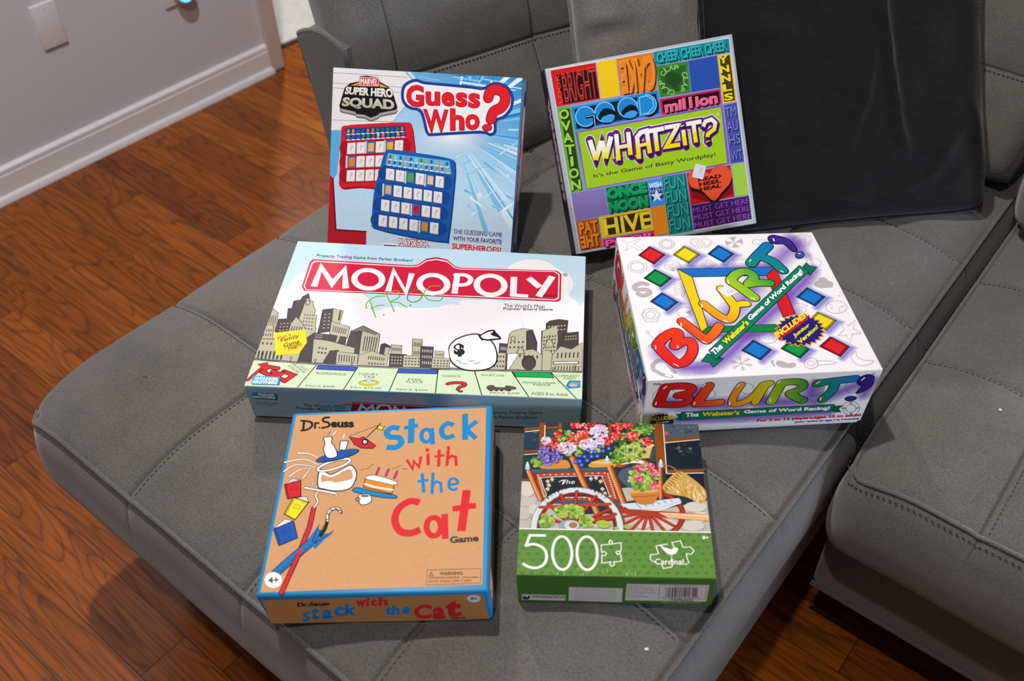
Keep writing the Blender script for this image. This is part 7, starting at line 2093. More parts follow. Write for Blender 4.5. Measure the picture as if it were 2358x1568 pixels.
 ('p','#e89a1c',[8322,2527,8086,2436,8165,2247,7926,2214,7945,2002,7720,2027,7677,1807,7480,1887,7380,1674,7224,1803,7073,1611,6967,1781,6776,1622,6727,1821,6508,1705,6518,1921,6285,1856,6355,2074,6123,2066,6248,2271,6032,2320,6206,2499,6021,2603,6231,2743,6090,2896,6323,2987,6237,3179,6477,3215,6453,3433,6683,3409,6723,3640,6927,3557,7029,3784,7192,3647,7349,3854,7458,3672,7660,3844,7708,3631,7939,3757,7922,3527,8167,3596,8086,3366,8326,3376,8188,3161,8407,3111,8222,2927,8406,2821,8187,2679]),
 ('p','#262072',[8245,2539,8025,2455,8098,2280,7876,2248,7894,2052,7684,2074,7645,1870,7461,1944,7368,1746,7223,1866,7083,1687,6984,1845,6806,1697,6760,1882,6556,1774,6566,1975,6348,1915,6414,2118,6198,2110,6315,2302,6114,2347,6276,2514,6103,2610,6299,2741,6168,2883,6386,2968,6305,3146,6529,3179,6506,3382,6721,3360,6757,3574,6947,3497,7041,3707,7193,3580,7339,3772,7440,3604,7628,3764,7672,3566,7887,3682,7871,3469,8098,3534,8023,3320,8247,3329,8119,3129,8323,3083,8151,2911,8321,2813,8119,2682]),
 ('t','#c8202c','INCLUDES',[6114,2127,7785,3436,7791,3824,6038,2501],0.05,0.03),
 ('t','#f2e01e','INCLUDES',[6061,2236,7734,3550,7740,3939,5984,2611],0.05),
 ('t','#14103c','Junior',[6825,2169,7737,2912,7727,3202,6770,2437],0.04,0.04),
 ('t','#f2e01e','Junior',[6825,2169,7737,2912,7727,3202,6770,2437],0.04),
 ('t','#14103c','Version!',[6942,1795,8053,2802,8052,3073,6855,2027],0.04,0.04),
 ('t','#f2e01e','Version!',[6942,1795,8053,2802,8052,3073,6855,2027],0.04)]),
('blurt', 'top', 'price_sticker', None, 'white price sticker', [
 ('p','#e6e4ee',[4174,5713,4715,6094,5114,5516,4500,5166]),
 ('t','#a8a4b4','2.00',[4562,5431,4940,5574,4935,5739,4552,5605])]),
('blurt', 'front', 'front_print', None, None, [
 ('p','#eae4e4',[-85,10066,10029,9877,10350,-1195,0,1756]),
 ('r','#a9a09c',[832,6737,517,-118,72,-1834],10),
 ('r','#a9a09c',[2761,6942,232,-53,47,-887],10),
 ('r','#a9a09c',[4324,7614,291,-65,67,-1039],10),
 ('r','#a9a09c',[6166,7205,353,-78,80,-1048],10),
 ('r','#a9a09c',[8962,6843,300,-66,112,-1165],10),
 ('p','#aaa29c',[7037,8916,7681,8777,7801,5416,7223,5286]),
 ('r','#a9a09c',[4330,1963,484,-115,59,-941],10),
 ('r','#a9a09c',[7683,2658,220,-51,47,-551],8),
 ('r','#9c9490',[9309,2629,396,-92,140,-1445],11,20),
 ('r','#9c9490',[9309,2629,247,-57,81,-831],11,20),
 ('s','#9c9490',[8927,2718,9062,2687],30),
 ('s','#9c9490',[9681,2651,9551,2627],30),
 ('s','#9c9490',[9177,3997,9230,3453],29),
 ('s','#9c9490',[9456,1237,9390,1798],30),
 ('s','#7d52b8',[930,5680,1993,5043,2164,7459],334,{'sm_': 1,'al': (0.75,0)}),
 ('s','#7d52b8',[2644,4762,3807,4756,5040,5520],339,{'sm_': 1,'al': (0.75,0)}),
 ('s','#7d52b8',[5273,4681,6967,4819,7129,7120],345,{'sm_': 1,'al': (0.75,0)}),
 ('s','#7d52b8',[7592,4413,8450,6052,9104,7197],310,{'sm_': 1,'al': (0.75,0)}),
 ('s','#7d52b8',[9648,5262,9802,7811],250,{'sm_': 1,'al': (0.75,0)}),
 ('s','#7d52b8',[1603,2074,4814,1848,8395,2086],224,{'sm_': 1,'al': (0.75,0)})]),
('blurt', 'front', 'title_lettering', None, None, [
 ('s','#101014',[785,8653,697,7279,592,5550],143,{'sm_': 1}),
 ('s','#101014',[782,8729,1311,8812,1770,8611,1939,8018,1772,7343,1390,6995],120,{'sm_': 1}),
 ('s','#101014',[1361,7001,1800,6722,1892,5979,1693,5296,1120,5246,594,5498],115,{'sm_': 1}),
 ('s',['#c4161c','#d82a1c',583,7305,2107,7472],[785,8653,697,7279,592,5550],122,{'sm_': 1}),
 ('s',['#c4161c','#d82a1c',583,7305,2107,7472],[782,8729,1311,8812,1770,8611,1939,8018,1772,7343,1390,6995],99,{'sm_': 1}),
 ('s',['#c4161c','#d82a1c',583,7305,2107,7472],[1361,7001,1800,6722,1892,5979,1693,5296,1120,5246,594,5498],93,{'sm_': 1}),
 ('s','#fbf4ee',[710,8418,831,8894],13,{'sm_': 1}),
 ('s','#fbf4ee',[494,5390,498,5910],14,{'sm_': 1}),
 ('s','#101014',[2622,8498,2449,6884,2273,5241],145,{'sm_': 1}),
 ('s','#101014',[2276,5161,2799,5119,3313,5263],117,{'sm_': 1}),
 ('s',['#d82c1a','#ea641c',2112,6187,3363,6420],[2622,8498,2449,6884,2273,5241],124,{'sm_': 1}),
 ('s',['#d82c1a','#ea641c',2112,6187,3363,6420],[2276,5161,2799,5119,3313,5263],95,{'sm_': 1}),
 ('s','#fbf4ee',[2372,8427,2460,8911],13,{'sm_': 1}),
 ('s','#fbf4ee',[2169,5003,2178,5523],14,{'sm_': 1}),
 ('s','#101014',[4015,8443,3857,6823,3813,5148,4099,4741,4496,5383,4783,6744,4970,8233,5242,8426],111,{'sm_': 1}),
 ('s','#101014',[5106,8329,4968,6573,4848,4910],112,{'sm_': 1}),
 ('s',['#e8821c','#c8c41c',3713,6340,5225,7030],[4015,8443,3857,6823,3813,5148,4099,4741,4496,5383,4783,6744,4970,8233,5242,8426],90,{'sm_': 1}),
 ('s',['#e8821c','#c8c41c',3713,6340,5225,7030],[5106,8329,4968,6573,4848,4910],90,{'sm_': 1}),
 ('s','#fbf4ee',[3848,8100,3932,8587],14,{'sm_': 1}),
 ('s','#fbf4ee',[3726,4643,3724,5168],14,{'sm_': 1}),
 ('s','#101014',[5737,8317,5655,6677,5560,4931],139,{'sm_': 1}),
 ('s','#101014',[5727,8446,6265,8530,6632,8248,6753,7459,6517,6793,6256,6414],120,{'sm_': 1}),
 ('s','#101014',[6262,6335,6555,5568,6972,4766],122,{'sm_': 1}),
 ('s',['#9cb41c','#2a8a2c',5439,6468,6914,6911],[5737,8317,5655,6677,5560,4931],118,{'sm_': 1}),
 ('s',['#9cb41c','#2a8a2c',5439,6468,6914,6911],[5727,8446,6265,8530,6632,8248,6753,7459,6517,6793,6256,6414],98,{'sm_': 1}),
 ('s',['#9cb41c','#2a8a2c',5439,6468,6914,6911],[6262,6335,6555,5568,6972,4766],100,{'sm_': 1}),
 ('s','#fbf4ee',[5570,8480,5670,8836],14,{'sm_': 1}),
 ('s','#fbf4ee',[5493,4894,5490,5418],14,{'sm_': 1}),
 ('s','#101014',[7336,7967,7844,8237,8913,8561],126,{'sm_': 1}),
 ('s','#101014',[8121,8050,8096,6390,7852,4828],135,{'sm_': 1}),
 ('s',['#14803c','#126cae',7388,6805,9003,8238],[7336,7967,7844,8237,8913,8561],104,{'sm_': 1}),
 ('s',['#14803c','#126cae',7388,6805,9003,8238],[8121,8050,8096,6390,7852,4828],112,{'sm_': 1}),
 ('s','#fbf4ee',[7289,7978,7403,8333],14,{'sm_': 1}),
 ('s','#fbf4ee',[7734,4697,7740,5169],14,{'sm_': 1}),
 ('s','#101014',[9430,8146,9566,6967,9323,5857],210,{'sm_': 1,'w2': 61}),
 ('s','#2c1c72',[9430,8146,9566,6967,9323,5857],186,{'sm_': 1,'w2': 36}),
 ('e','#101014',[9102,4649,266,67,65,-540]),
 ('e','#1c2c8c',[9102,4649,231,58,49,-405]),
 ('s','#e8e4ec',[9240,8187,9325,8624],18),
 ('p','#0b5e48',[1432,3324,1780,3375,1784,1976,1449,2246,1603,2748]),
 ('p','#0b5e48',[8459,3363,8908,3366,8762,2676,8956,1900,8530,2054]),
 ('p','#0c7054',[1679,3665,8478,3679,8486,2281,1724,1991]),
 ('s','#0a2a20',[1679,3665,8478,3679,8486,2281,1724,1991],8,{'closed': 1}),
 ('t','#0a1410','The',[1885,2600,2493,2583,2471,3499,1867,3515],0.05,0.05),
 ('t','#eee8e8','The',[1885,2600,2493,2583,2471,3499,1867,3515],0.05),
 ('t','#0a1410',"Webster's",[2622,2579,4295,2532,4261,3452,2599,3495],0.05,0.05),
 ('t','#e8d020',"Webster's",[2622,2579,4295,2532,4261,3452,2599,3495],0.05),
 ('t','#0a1410','Game of Word Racing!',[4489,2527,8365,2418,8305,3345,4454,3447],0.05,0.05),
 ('t','#eee8e8','Game of Word Racing!',[4489,2527,8365,2418,8305,3345,4454,3447],0.05),
 ('t','#d01c24','For 3 to 12 players,ages 10 to adult!',[5201,717,9958,734,9897,1461,5164,1438],0.05),
 ('t','#1c2058','Junior version for ages 7 to 9 included!',[6962,126,9907,139,9874,589,6939,574],0.04),
 ('t','#2a2628','7336',[246,9148,581,9149,577,9549,243,9548],0.02),
 ('r','#6a6468',[9661,9306,47,-10,18,-180],6),
 ('p','#e89a1c',[1524,1648,1417,1476,1497,1127,1368,1068,1409,687,1271,747,1269,372,1137,547,1092,215,978,488,895,232,810,575,697,421,651,800,519,762,515,1140,379,1221,418,1560,290,1751,367,2018,260,2299,367,2470,291,2813,418,2871,381,3243,515,3184,519,3548,648,3379,693,3700,804,3438,885,3685,968,3354,1079,3503,1126,3136,1255,3173,1261,2803,1396,2724,1360,2389,1489,2199,1414,1932]),
 ('p','#262072',[1479,1671,1380,1511,1454,1187,1334,1131,1372,777,1245,834,1243,485,1119,648,1078,339,972,593,894,355,816,674,711,531,667,883,546,848,542,1198,415,1274,451,1589,332,1767,403,2015,304,2277,404,2435,333,2755,451,2809,416,3154,541,3100,545,3439,665,3282,706,3580,810,3336,886,3566,963,3258,1066,3397,1109,3055,1229,3089,1235,2746,1361,2671,1327,2360,1447,2183,1378,1935]),
 ('t','#2a0a14','INCLUDES',[334,2109,1392,2341,1348,3104,317,2921],0.05,0.03),
 ('t','#e8d41c','INCLUDES',[334,2109,1392,2341,1348,3104,317,2921],0.05),
 ('t','#e8d41c','Junior',[616,1443,1236,1565,1213,2113,594,2046],0.05)]),
('blurt', 'left', 'side_print', None, None, 'blurt front front_print'),
('blurt', 'left', 'side_lettering', None, 'rainbow bubble lettering', 'blurt front title_lettering'),
('stack', 'top', 'cover_print', None, None, [
 ('p','#cf9a6c',[215,9802,9697,9794,9734,318,206,175])]),
('stack', 'top', 'title_lettering', None, None, [
 ('s','#1583c0',[5471,8730,5133,8810,4875,8578,5037,8256,5481,8190,5639,7873,5385,7620,4948,7657],73,{'sm_': 1,'butt': 1}),
 ('s','#1583c0',[6035,9314,6105,7834],74,{'butt': 1}),
 ('s','#1583c0',[5697,8746,6391,8894],54,{'butt': 1}),
 ('r','#1583c0',[6831,8244,248,-12,24,-374],51),
 ('s','#1583c0',[7064,8699,7168,7716],53,{'butt': 1}),
 ('s','#1583c0',[8126,8810,7806,8934,7565,8630,7624,8224,7885,8079,8183,8216],61,{'sm_': 1,'butt': 1}),
 ('s','#1583c0',[8664,9495,8723,7909],69,{'butt': 1}),
 ('s','#1583c0',[9268,8999,8751,8528,9247,7955],57,{'butt': 1}),
 ('s','#d8262e',[5979,6884,6306,6335,6329,6783,6596,6432,6653,7044],35,{'butt': 1}),
 ('s','#d8262e',[6972,7185,7029,6516],37,{'butt': 1}),
 ('e','#d8262e',[6930,7395,100,-5,7,-113]),
 ('s','#d8262e',[7503,7395,7529,6428],37,{'butt': 1}),
 ('s','#d8262e',[7283,6999,7779,7064],31,{'butt': 1}),
 ('s','#d8262e',[7946,7576,7911,6429],35,{'butt': 1}),
 ('s','#d8262e',[7933,6818,8115,7024,8312,6930,8363,6410],33,{'butt': 1}),
 ('s','#1583c0',[6777,6064,6918,5014],39,{'butt': 1}),
 ('s','#1583c0',[6583,5632,7096,5694],32,{'butt': 1}),
 ('s','#1583c0',[7281,6102,7310,4935],36,{'butt': 1}),
 ('s','#1583c0',[7297,5382,7465,5597,7680,5490,7735,4984],32,{'butt': 1}),
 ('s','#1583c0',[8060,5394,8446,5445,8425,5626,8225,5732,8065,5574,8096,5230,8295,5109,8477,5199],32,{'sm_': 1,'butt': 1}),
 ('s','#d8262e',[6763,4475,6309,4570,5826,4190,5710,3568,5993,3021,6472,2907,6895,3069],80,{'sm_': 1,'butt': 1}),
 ('r','#d8262e',[7490,3202,323,-10,28,-471],63),
 ('s','#d8262e',[7946,3843,8039,2566],68,{'butt': 1}),
 ('s','#d8262e',[8897,5070,8740,2935],90,{'butt': 1}),
 ('s','#d8262e',[8287,4089,9354,4241],68,{'butt': 1}),
 ('t','#3a3230','Game',[8262,2336,9526,2402,9494,2745,8224,2679],0.04)]),
('stack', 'top', 'author_lettering', None, None, [
 ('s','#1a1614',[666,9377,703,8859],26),
 ('s','#1a1614',[518,9459,983,9361,1110,9115,919,8903,616,8845],26,{'sm_': 1}),
 ('s','#1a1614',[1282,8959,1236,9275,1416,9266],23),
 ('e','#1a1614',[1502,8985,45,-2,8,-55]),
 ('s','#1a1614',[1886,9595,1642,9570,1624,9376,1893,9270,1960,9055,1639,8960],26,{'sm_': 1}),
 ('t','#1a1614','euss',[2055,8958,3219,8902,3175,9271,2005,9329],0.05),
 ('t','#6a5a4a','TM',[3235,9268,3324,9264,3318,9319,3228,9324])]),
('stack', 'top', 'pictured_objects', None, 'falling books, cake, milk, boat, umbrella and rake', [
 ('s','#1a1614',[1897,4343,1855,3383,1572,1948,1133,153],59),
 ('s','#d8262e',[1897,4343,1855,3383,1572,1948,1133,153],40),
 ('s','#1a1614',[1910,4391,2035,4724,1882,5055,2022,5296],28,{'sm_': 1}),
 ('s','#efe8e2',[1910,4391,2035,4724,1882,5055,2022,5296],16,{'sm_': 1}),
 ('s','#1a1614',[1499,5730,1375,5386],18),
 ('s','#efe8e2',[1499,5730,1375,5386],9),
 ('s','#1a1614',[1706,5764,1581,5420],18),
 ('s','#efe8e2',[1706,5764,1581,5420],9),
 ('s','#1a1614',[1926,5714,1800,5370],18),
 ('s','#efe8e2',[1926,5714,1800,5370],9),
 ('s','#1a1614',[2173,5621,2046,5279],18),
 ('s','#efe8e2',[2173,5621,2046,5279],9),
 ('s','#1a1614',[2458,5444,2330,5104],18),
 ('s','#efe8e2',[2458,5444,2330,5104],9),
 ('s','#1a1614',[2717,5352,2587,5013],18),
 ('s','#efe8e2',[2717,5352,2587,5013],9),
 ('s','#1a1614',[2953,5261,2823,4923],18),
 ('s','#efe8e2',[2953,5261,2823,4923],9),
 ('s','#1a1614',[1324,5488,2818,5118],36),
 ('s','#efe8e2',[1324,5488,2818,5118],22),
 ('q','#eef0f0',[1849,6390,1995,6469,2461,6196,2990,6514,3328,6670,3589,6404,3681,5979,3482,5405,2941,5245,2293,5368,1915,5548]),
 ('s','#1a1614',[1849,6390,1995,6469,2461,6196,2990,6514,3328,6670,3589,6404,3681,5979,3482,5405,2941,5245,2293,5368,1915,5548],13,{'closed': 1,'sm_': 1}),
 ('q','#cf9a6c',[2032,6213,2485,6026,3078,6382,3359,6413,3518,5985,3289,5827,2530,5690,2098,5749]),
 ('q','#f4f4f4',[1974,5629,2371,5821,2956,5674,3497,5861,3477,5446,2937,5278,2291,5385]),
 ('r','#1a1614',[2518,6730,737,250,83,-216],37),
 ('r','#f2f0ee',[2518,6730,737,250,83,-216],24),
 ('s','#1a1614',[647,7497,1280,7408,1879,7033],28,{'sm_': 1,'w2': 11}),
 ('s','#f6f2ec',[647,7497,1280,7408,1879,7033],19,{'sm_': 1,'w2': 6}),
 ('s','#1a1614',[101,6979,1035,7113,1814,6734],28,{'sm_': 1,'w2': 11}),
 ('s','#f6f2ec',[101,6979,1035,7113,1814,6734],19,{'sm_': 1,'w2': 6}),
 ('s','#1a1614',[168,6459,720,6823,1724,6609],28,{'sm_': 1,'w2': 11}),
 ('s','#f6f2ec',[168,6459,720,6823,1724,6609],19,{'sm_': 1,'w2': 6}),
 ('s','#1a1614',[472,6149,913,6514,1580,6615],27,{'sm_': 1,'w2': 11}),
 ('s','#f6f2ec',[472,6149,913,6514,1580,6615],18,{'sm_': 1,'w2': 5}),
 ('s','#1a1614',[1146,6038,1435,6621],27,{'sm_': 1,'w2': 11}),
 ('s','#f6f2ec',[1146,6038,1435,6621],18,{'sm_': 1,'w2': 5}),
 ('e','#1a1614',[2629,7253,1019,272,86,-257]),
 ('e','#1c50a4',[2626,7270,979,262,72,-214]),
 ('q','#f4f0ee',[1832,8226,1798,8362,2163,8390,2214,8280,2227,8029,2432,7753,2595,7237,2151,7151,1886,7645,1915,7954]),
 ('s','#1a1614',[1832,8226,1798,8362,2163,8390,2214,8280,2227,8029,2432,7753,2595,7237,2151,7151,1886,7645,1915,7954],10,{'closed': 1,'sm_': 1}),
 ('p','#f4f0ee',[2640,8117,3044,8098,2967,7553,2670,7601]),
 ('s','#1a1614',[2640,8117,3044,8098,2967,7553,2670,7601],10,{'closed': 1}),
 ('s','#1a1614',[1965,8490,2089,8710],6),
 ('s','#f4f0ee',[2764,8290,2793,8523],11),
 ('s','#f4f0ee',[2234,8513,2354,8725],10),
 ('p','#c81f2a',[3050,8348,3542,8218,3751,8316,3953,8145,4194,7939,4417,7752,4266,7600,3717,7651,3362,7888]),
 ('s','#1a1614',[3050,8348,3542,8218,3751,8316,3953,8145,4194,7939,4417,7752,4266,7600,3717,7651,3362,7888],10,{'closed': 1}),
 ('r','#1a1614',[3859,8007,132,-6,15,-142],19),
 ('e','#f4f0ee',[3859,8007,88,-4,11,-98]),
 ('e','#28a0a0',[3859,8007,36,-2,5,-44]),
 ('s','#1a1614',[3937,8289,4502,9077],11),
 ('s','#1a1614',[3046,8385,4450,9007],5),
 ('p','#ecd81c',[4437,8989,4743,8883,4633,8797,4690,8668,4370,8774]),
 ('s','#1a1614',[4437,8989,4743,8883,4633,8797,4690,8668,4370,8774],8,{'closed': 1}),
 ('e','#d8262e',[4502,9077,45,-2,6,-55]),
 ('q','#1583c0',[3598,5318,3834,5392,4844,5092,5590,4918,5653,4754,5010,4818,4227,5009,3686,5168]),
 ('s','#1a1614',[3598,5318,3834,5392,4844,5092,5590,4918,5653,4754,5010,4818,4227,5009,3686,5168],9,{'closed': 1,'sm_': 1}),
 ('p','#e08a2c',[4122,5961,5533,5557,5445,4988,4076,5424]),
 ('s','#1a1614',[4122,5961,5533,5557,5445,4988,4076,5424],9,{'closed': 1}),
 ('q','#f6f0ea',[4152,6002,4608,6042,5521,5698,5638,5553,5470,5477,4931,5630,4168,5859]),
 ('s','#1a1614',[4152,6002,4608,6042,5521,5698,5638,5553,5470,5477,4931,5630,4168,5859],7,{'closed': 1,'sm_': 1}),
 ('s','#f6f0ea',[4128,5587,4603,5403,5460,5207],20,{'sm_': 1}),
 ('s','#1a1614',[4615,6109,4707,6460],27),
 ('s','#d01c8c',[4615,6109,4707,6460],18),
 ('s','#1a1614',[5070,6007,5164,6356],27),
 ('s','#d01c8c',[5070,6007,5164,6356],18),
 ('s','#1a1614',[5485,5865,5581,6213],27),
 ('s','#d01c8c',[5485,5865,5581,6213],18),
 ('s','#5a4a40',[3825,6394,4139,6449,4333,6628,4455,6691],5,{'sm_': 1}),
 ('s','#5a4a40',[5318,6375,5558,6475,5763,6569],5,{'sm_': 1}),
 ('s','#5a4a40',[5793,6381,6066,6336],5,{'sm_': 1}),
 ('q','#f4f0ee',[3917,4980,4329,5029,4523,4836,4484,4556,4151,4448,3984,4574]),
 ('s','#1a1614',[3917,4980,4329,5029,4523,4836,4484,4556,4151,4448,3984,4574],9,{'closed': 1,'sm_': 1}),
 ('r','#1a1614',[3894,4754,98,-4,12,-97],9),
 ('e','#1a1614',[4201,4929,195,-8,8,-74]),
 ('e','#8a7a6a',[4202,4921,153,-6,5,-49]),
 ('p','#f2ecec',[372,5724,636,6016,987,5960,1030,5874]),
 ('s','#1a1614',[372,5724,636,6016,987,5960,1030,5874],7,{'closed': 1}),
 ('p','#d4202a',[321,5693,1051,5915,1194,5015,596,4898]),
 ('s','#1a1614',[321,5693,1051,5915,1194,5015,596,4898],11,{'closed': 1}),
 ('s','#1a1614',[394,5715,656,4910],7),
 ('s','#1a1614',[645,5519,922,5595,957,5420,691,5352],5,{'closed': 1}),
 ('s','#6a6064',[438,5797,1019,5896],4),
 ('s','#6a6064',[504,5870,1008,5917],4),
 ('s','#6a6064',[570,5943,998,5939],4),
 ('p','#f2ecec',[1055,4963,1472,4989,1627,4658,1289,4590]),
 ('s','#1a1614',[1055,4963,1472,4989,1627,4658,1289,4590],7,{'closed': 1}),
 ('p','#e8da1c',[865,4970,1610,4675,1132,3758,572,4094]),
 ('s','#1a1614',[865,4970,1610,4675,1132,3758,572,4094],11,{'closed': 1}),
 ('s','#1a1614',[940,4940,629,4060],7),
 ('s','#1a1614',[1018,4597,1294,4474,1207,4292,947,4418],4,{'closed': 1}),
 ('s','#6a6064',[1159,4970,1374,4607],4),
 ('s','#6a6064',[1263,4976,1458,4624],4),
 ('s','#6a6064',[1367,4982,1543,4641],4),
 ('p','#f2ecec',[239,3357,655,3814,1016,3707,480,3427]),
 ('s','#1a1614',[239,3357,655,3814,1016,3707,480,3427],7,{'closed': 1}),
 ('p','#1c54ac',[230,3295,1072,3705,1399,2820,618,2440]),
 ('s','#1a1614',[230,3295,1072,3705,1399,2820,618,2440],10,{'closed': 1}),
 ('s','#1a1614',[314,3336,696,2478],7),
 ('s','#1a1614',[635,3176,964,3336,1033,3160,708,3002],4,{'closed': 1}),
 ('s','#6a6064',[343,3471,614,3497],3),
 ('s','#6a6064',[446,3585,748,3567],3),
 ('s','#6a6064',[550,3699,882,3637],3),
 ('s','#1a1614',[721,1091,1274,1734,2017,2535,2357,2981],101),
 ('s','#1c74b8',[721,1091,1274,1734,2017,2535,2357,2981],82),
 ('p','#1c74b8',[1859,2691,2232,3371,2493,2977,2992,3038,2661,2743,2265,2227]),
 ('s','#1a1614',[2085,2533,2273,3463],8),
 ('s','#1a1614',[2164,2455,2984,3146],8),
 ('s','#1a1614',[2220,2529,2497,3424],7),
 ('s','#0c3058',[808,1161,1027,1228],7),
 ('s','#0c3058',[972,1334,1182,1398],7),
 ('s','#0c3058',[1138,1509,1338,1569],7),
 ('s','#0c3058',[1304,1684,1495,1740],7),
 ('s','#0c3058',[1472,1860,1652,1913],7),
 ('s','#0c3058',[1640,2037,1810,2086],7),
 ('s','#0c3058',[1809,2215,1970,2260],7),
 ('s','#0c3058',[1979,2394,2130,2435],7),
 ('s','#0c3058',[2150,2573,2290,2611],7),
 ('s','#1a1614',[2436,2902,2585,3282,2623,3748,2590,3985,2725,4258,2995,4305,3196,4083],37,{'sm_': 1}),
 ('s','#e8e0da',[2636,3654,2590,3985,2725,4258,2995,4305,3172,4108],21,{'sm_': 1}),
 ('s','#1a1614',[2529,3783,2649,3708],9),
 ('s','#1a1614',[2559,4058,2680,3982],9),
 ('s','#1a1614',[2684,4252,2805,4176],9),
 ('s','#1a1614',[2882,4325,3002,4249],9),
 ('s','#1a1614',[3054,4223,3174,4147],9),
 ('s','#1a1614',[1572,1948,1413,1291],56),
 ('s','#d8262e',[1617,2171,1371,1146],38)]),
('stack', 'top', 'age_mark', None, 'round white age mark', [
 ('e','#f4f0ee',[670,746,382,-9,69,-386]),
 ('t','#4a3c34','4+',[468,594,936,611,886,899,416,882],0.03)]),
('stack', 'top', 'warning_panel', None, None, [
 ('s','#8a6448',[7327,1066,9651,1078,9636,403,7328,360],5,{'closed': 1}),
 ('t','#6a4a34','WARNING:',[7885,796,8901,799,8891,969,7872,966],0.03),
 ('t','#6a4a34','CHOKING HAZARD - Small parts.',[7420,617,9567,614,9562,726,7411,730],0.015),
 ('t','#6a4a34','Not for children under 3 years.',[7418,456,9284,467,9278,579,7408,568],0.015),
 ('s','#6a4a34',[7429,779,7514,975,7629,781],5,{'closed': 1}),
 ('s','#6a4a34',[7518,904,7523,819],5)]),
('stack', 'front', 'front_print', None, None, [
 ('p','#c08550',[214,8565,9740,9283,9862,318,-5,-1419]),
 ('t','#2a201a','Dr.Seuss',[1578,5975,3017,6279,3094,7661,1692,7573],0.05),
 ('t','#1583c0','S',[1463,537,1823,651,2071,4308,1718,4200],0.05),
 ('t','#1583c0','t',[1880,1153,2265,1261,2573,6082,2198,5981],0.05),
 ('t','#1583c0','a',[2382,1186,2859,1278,3084,4856,2615,4768],0.05),
 ('t','#1583c0','c',[2972,2105,3433,2198,3654,5904,3202,5816],0.05),
 ('t','#1583c0','k',[3474,2471,4039,2547,4279,6877,3727,6808],0.05),
 ('t','#d8262e','w',[4117,5449,4568,5537,4714,8082,4269,7997],0.05),
 ('t','#d8262e','i',[4583,5589,4721,5728,4891,8843,4756,8708],0.05),
 ('t','#d8262e','t',[4757,5668,5077,5778,5225,8524,4910,8419],0.05),
 ('t','#d8262e','h',[5118,5825,5553,5915,5712,9072,5284,8987],0.05),
 ('t','#1583c0','t',[5285,2400,5589,2518,5746,5668,5447,5555],0.05),
 ('t','#1583c0','h',[5578,2241,5915,2354,6095,6256,5765,6149],0.05),
 ('t','#1583c0','e',[6025,2613,6393,2720,6518,5379,6155,5276],0.05),
 ('t','#d8262e','C',[6474,752,7290,789,7485,6026,6691,5996],0.05),
 ('t','#d8262e','a',[7318,390,7881,469,8038,4967,7488,4895],0.05),
 ('t','#d8262e','t',[7886,1086,8632,1133,8816,7400,8095,7362],0.05),
 ('t','#2a201a','Game',[8156,255,8789,491,8813,1494,8184,1261],0.03),
 ('e','#e8e0d8',[9323,7685,294,-49,-29,-1317]),
 ('t','#3a2e26','4+',[9158,7185,9467,7240,9490,8285,9182,8232],0.03)]),
('stack', 'right', 'side_print', None, None, [
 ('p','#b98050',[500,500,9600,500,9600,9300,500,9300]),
 ('p','#d8262e',[600,1200,2000,1200,1900,2600,600,2600]),
 ('p','#efe8e2',[600,2600,1880,2600,1780,4000,600,4000]),
 ('p','#d8262e',[600,4000,1760,4000,1660,5400,600,5400]),
 ('p','#efe8e2',[600,5400,1640,5400,1540,6800,600,6800]),
 ('p','#d8262e',[600,6800,1520,6800,1420,8200,600,8200]),
 ('t','#1583c0','Stack',[2800,3000,5000,3000,5000,7500,2800,7500],0.04),
 ('t','#d8262e','with',[5200,4000,6200,4000,6200,8000,5200,8000],0.04),
 ('t','#d8262e','Cat',[7400,2500,9300,2500,9300,8000,7400,8000],0.04)]),
('puzz', 'top', 'picture_print', None, 'painted picture of a flower cart by a window', [
 ('p','#26323e',[-41,10024,9981,10027,10004,2699,-39,2751]),
 ('p','#b9b3aa',[-32,5863,1580,5801,3453,3718,6824,3936,10010,4718,10004,2699,-39,2751]),
 ('e','#8d877f',[370,5274,417,6,20,-502]),
 ('e','#cfc8be',[341,5316,417,6,20,-503]),
 ('e','#8d877f',[404,4441,480,8,13,-328]),
 ('e','#bfb8ae',[375,4482,480,7,13,-329]),
 ('e','#8d877f',[229,3704,408,7,17,-401]),
 ('e','#bfb8ae',[200,3744,408,7,17,-402]),
 ('e','#8d877f',[832,3957,340,6,11,-323]),
 ('e','#cfc8be',[803,3997,341,6,11,-323]),
 ('e','#8d877f',[9356,4260,604,10,-29,-322]),
 ('e','#cfc8be',[9332,4300,605,10,-28,-323]),
 ('e','#8d877f',[9499,3622,531,9,-29,-317]),
 ('e','#d8d1c6',[9476,3661,532,9,-29,-317]),
 ('e','#8d877f',[9119,3064,593,10,-27,-312]),
 ('e','#cfc8be',[9095,3103,595,10,-26,-312]),
 ('e','#8d877f',[7802,3119,530,9,-21,-313]),
 ('e','#cfc8be',[7778,3158,530,9,-21,-313]),
 ('e','#8d877f',[6545,3175,466,8,-15,-314]),
 ('e','#cfc8be',[6521,3214,465,8,-15,-314]),
 ('e','#8d877f',[4147,3212,401,7,-4,-315]),
 ('e','#cfc8be',[4121,3251,401,7,-4,-315]),
 ('p','#22384e',[81,9939,895,9938,921,8129,69,8119]),
 ('p','#2a4a3c',[1271,9713,2007,9701,1997,8051,1284,8043]),
 ('p','#24303a',[31,7666,892,7676,807,5918,9,5907]),
 ('p','#4a5c6c',[7944,10007,9980,10008,9970,9103,7838,8895]),
 ('p','#1c2430',[7937,8530,9975,8763,9973,6840,7916,6795]),
 ('p','#1a202c',[7928,6449,9954,6494,9914,5127,8021,5768]),
 ('p','#2c4a3a',[7212,9962,7504,9965,7423,7314,7036,7309]),
 ('e','#7a94a8',[8661,10045,122,1,-7,-94],{'al': (0.7,0.0)}),
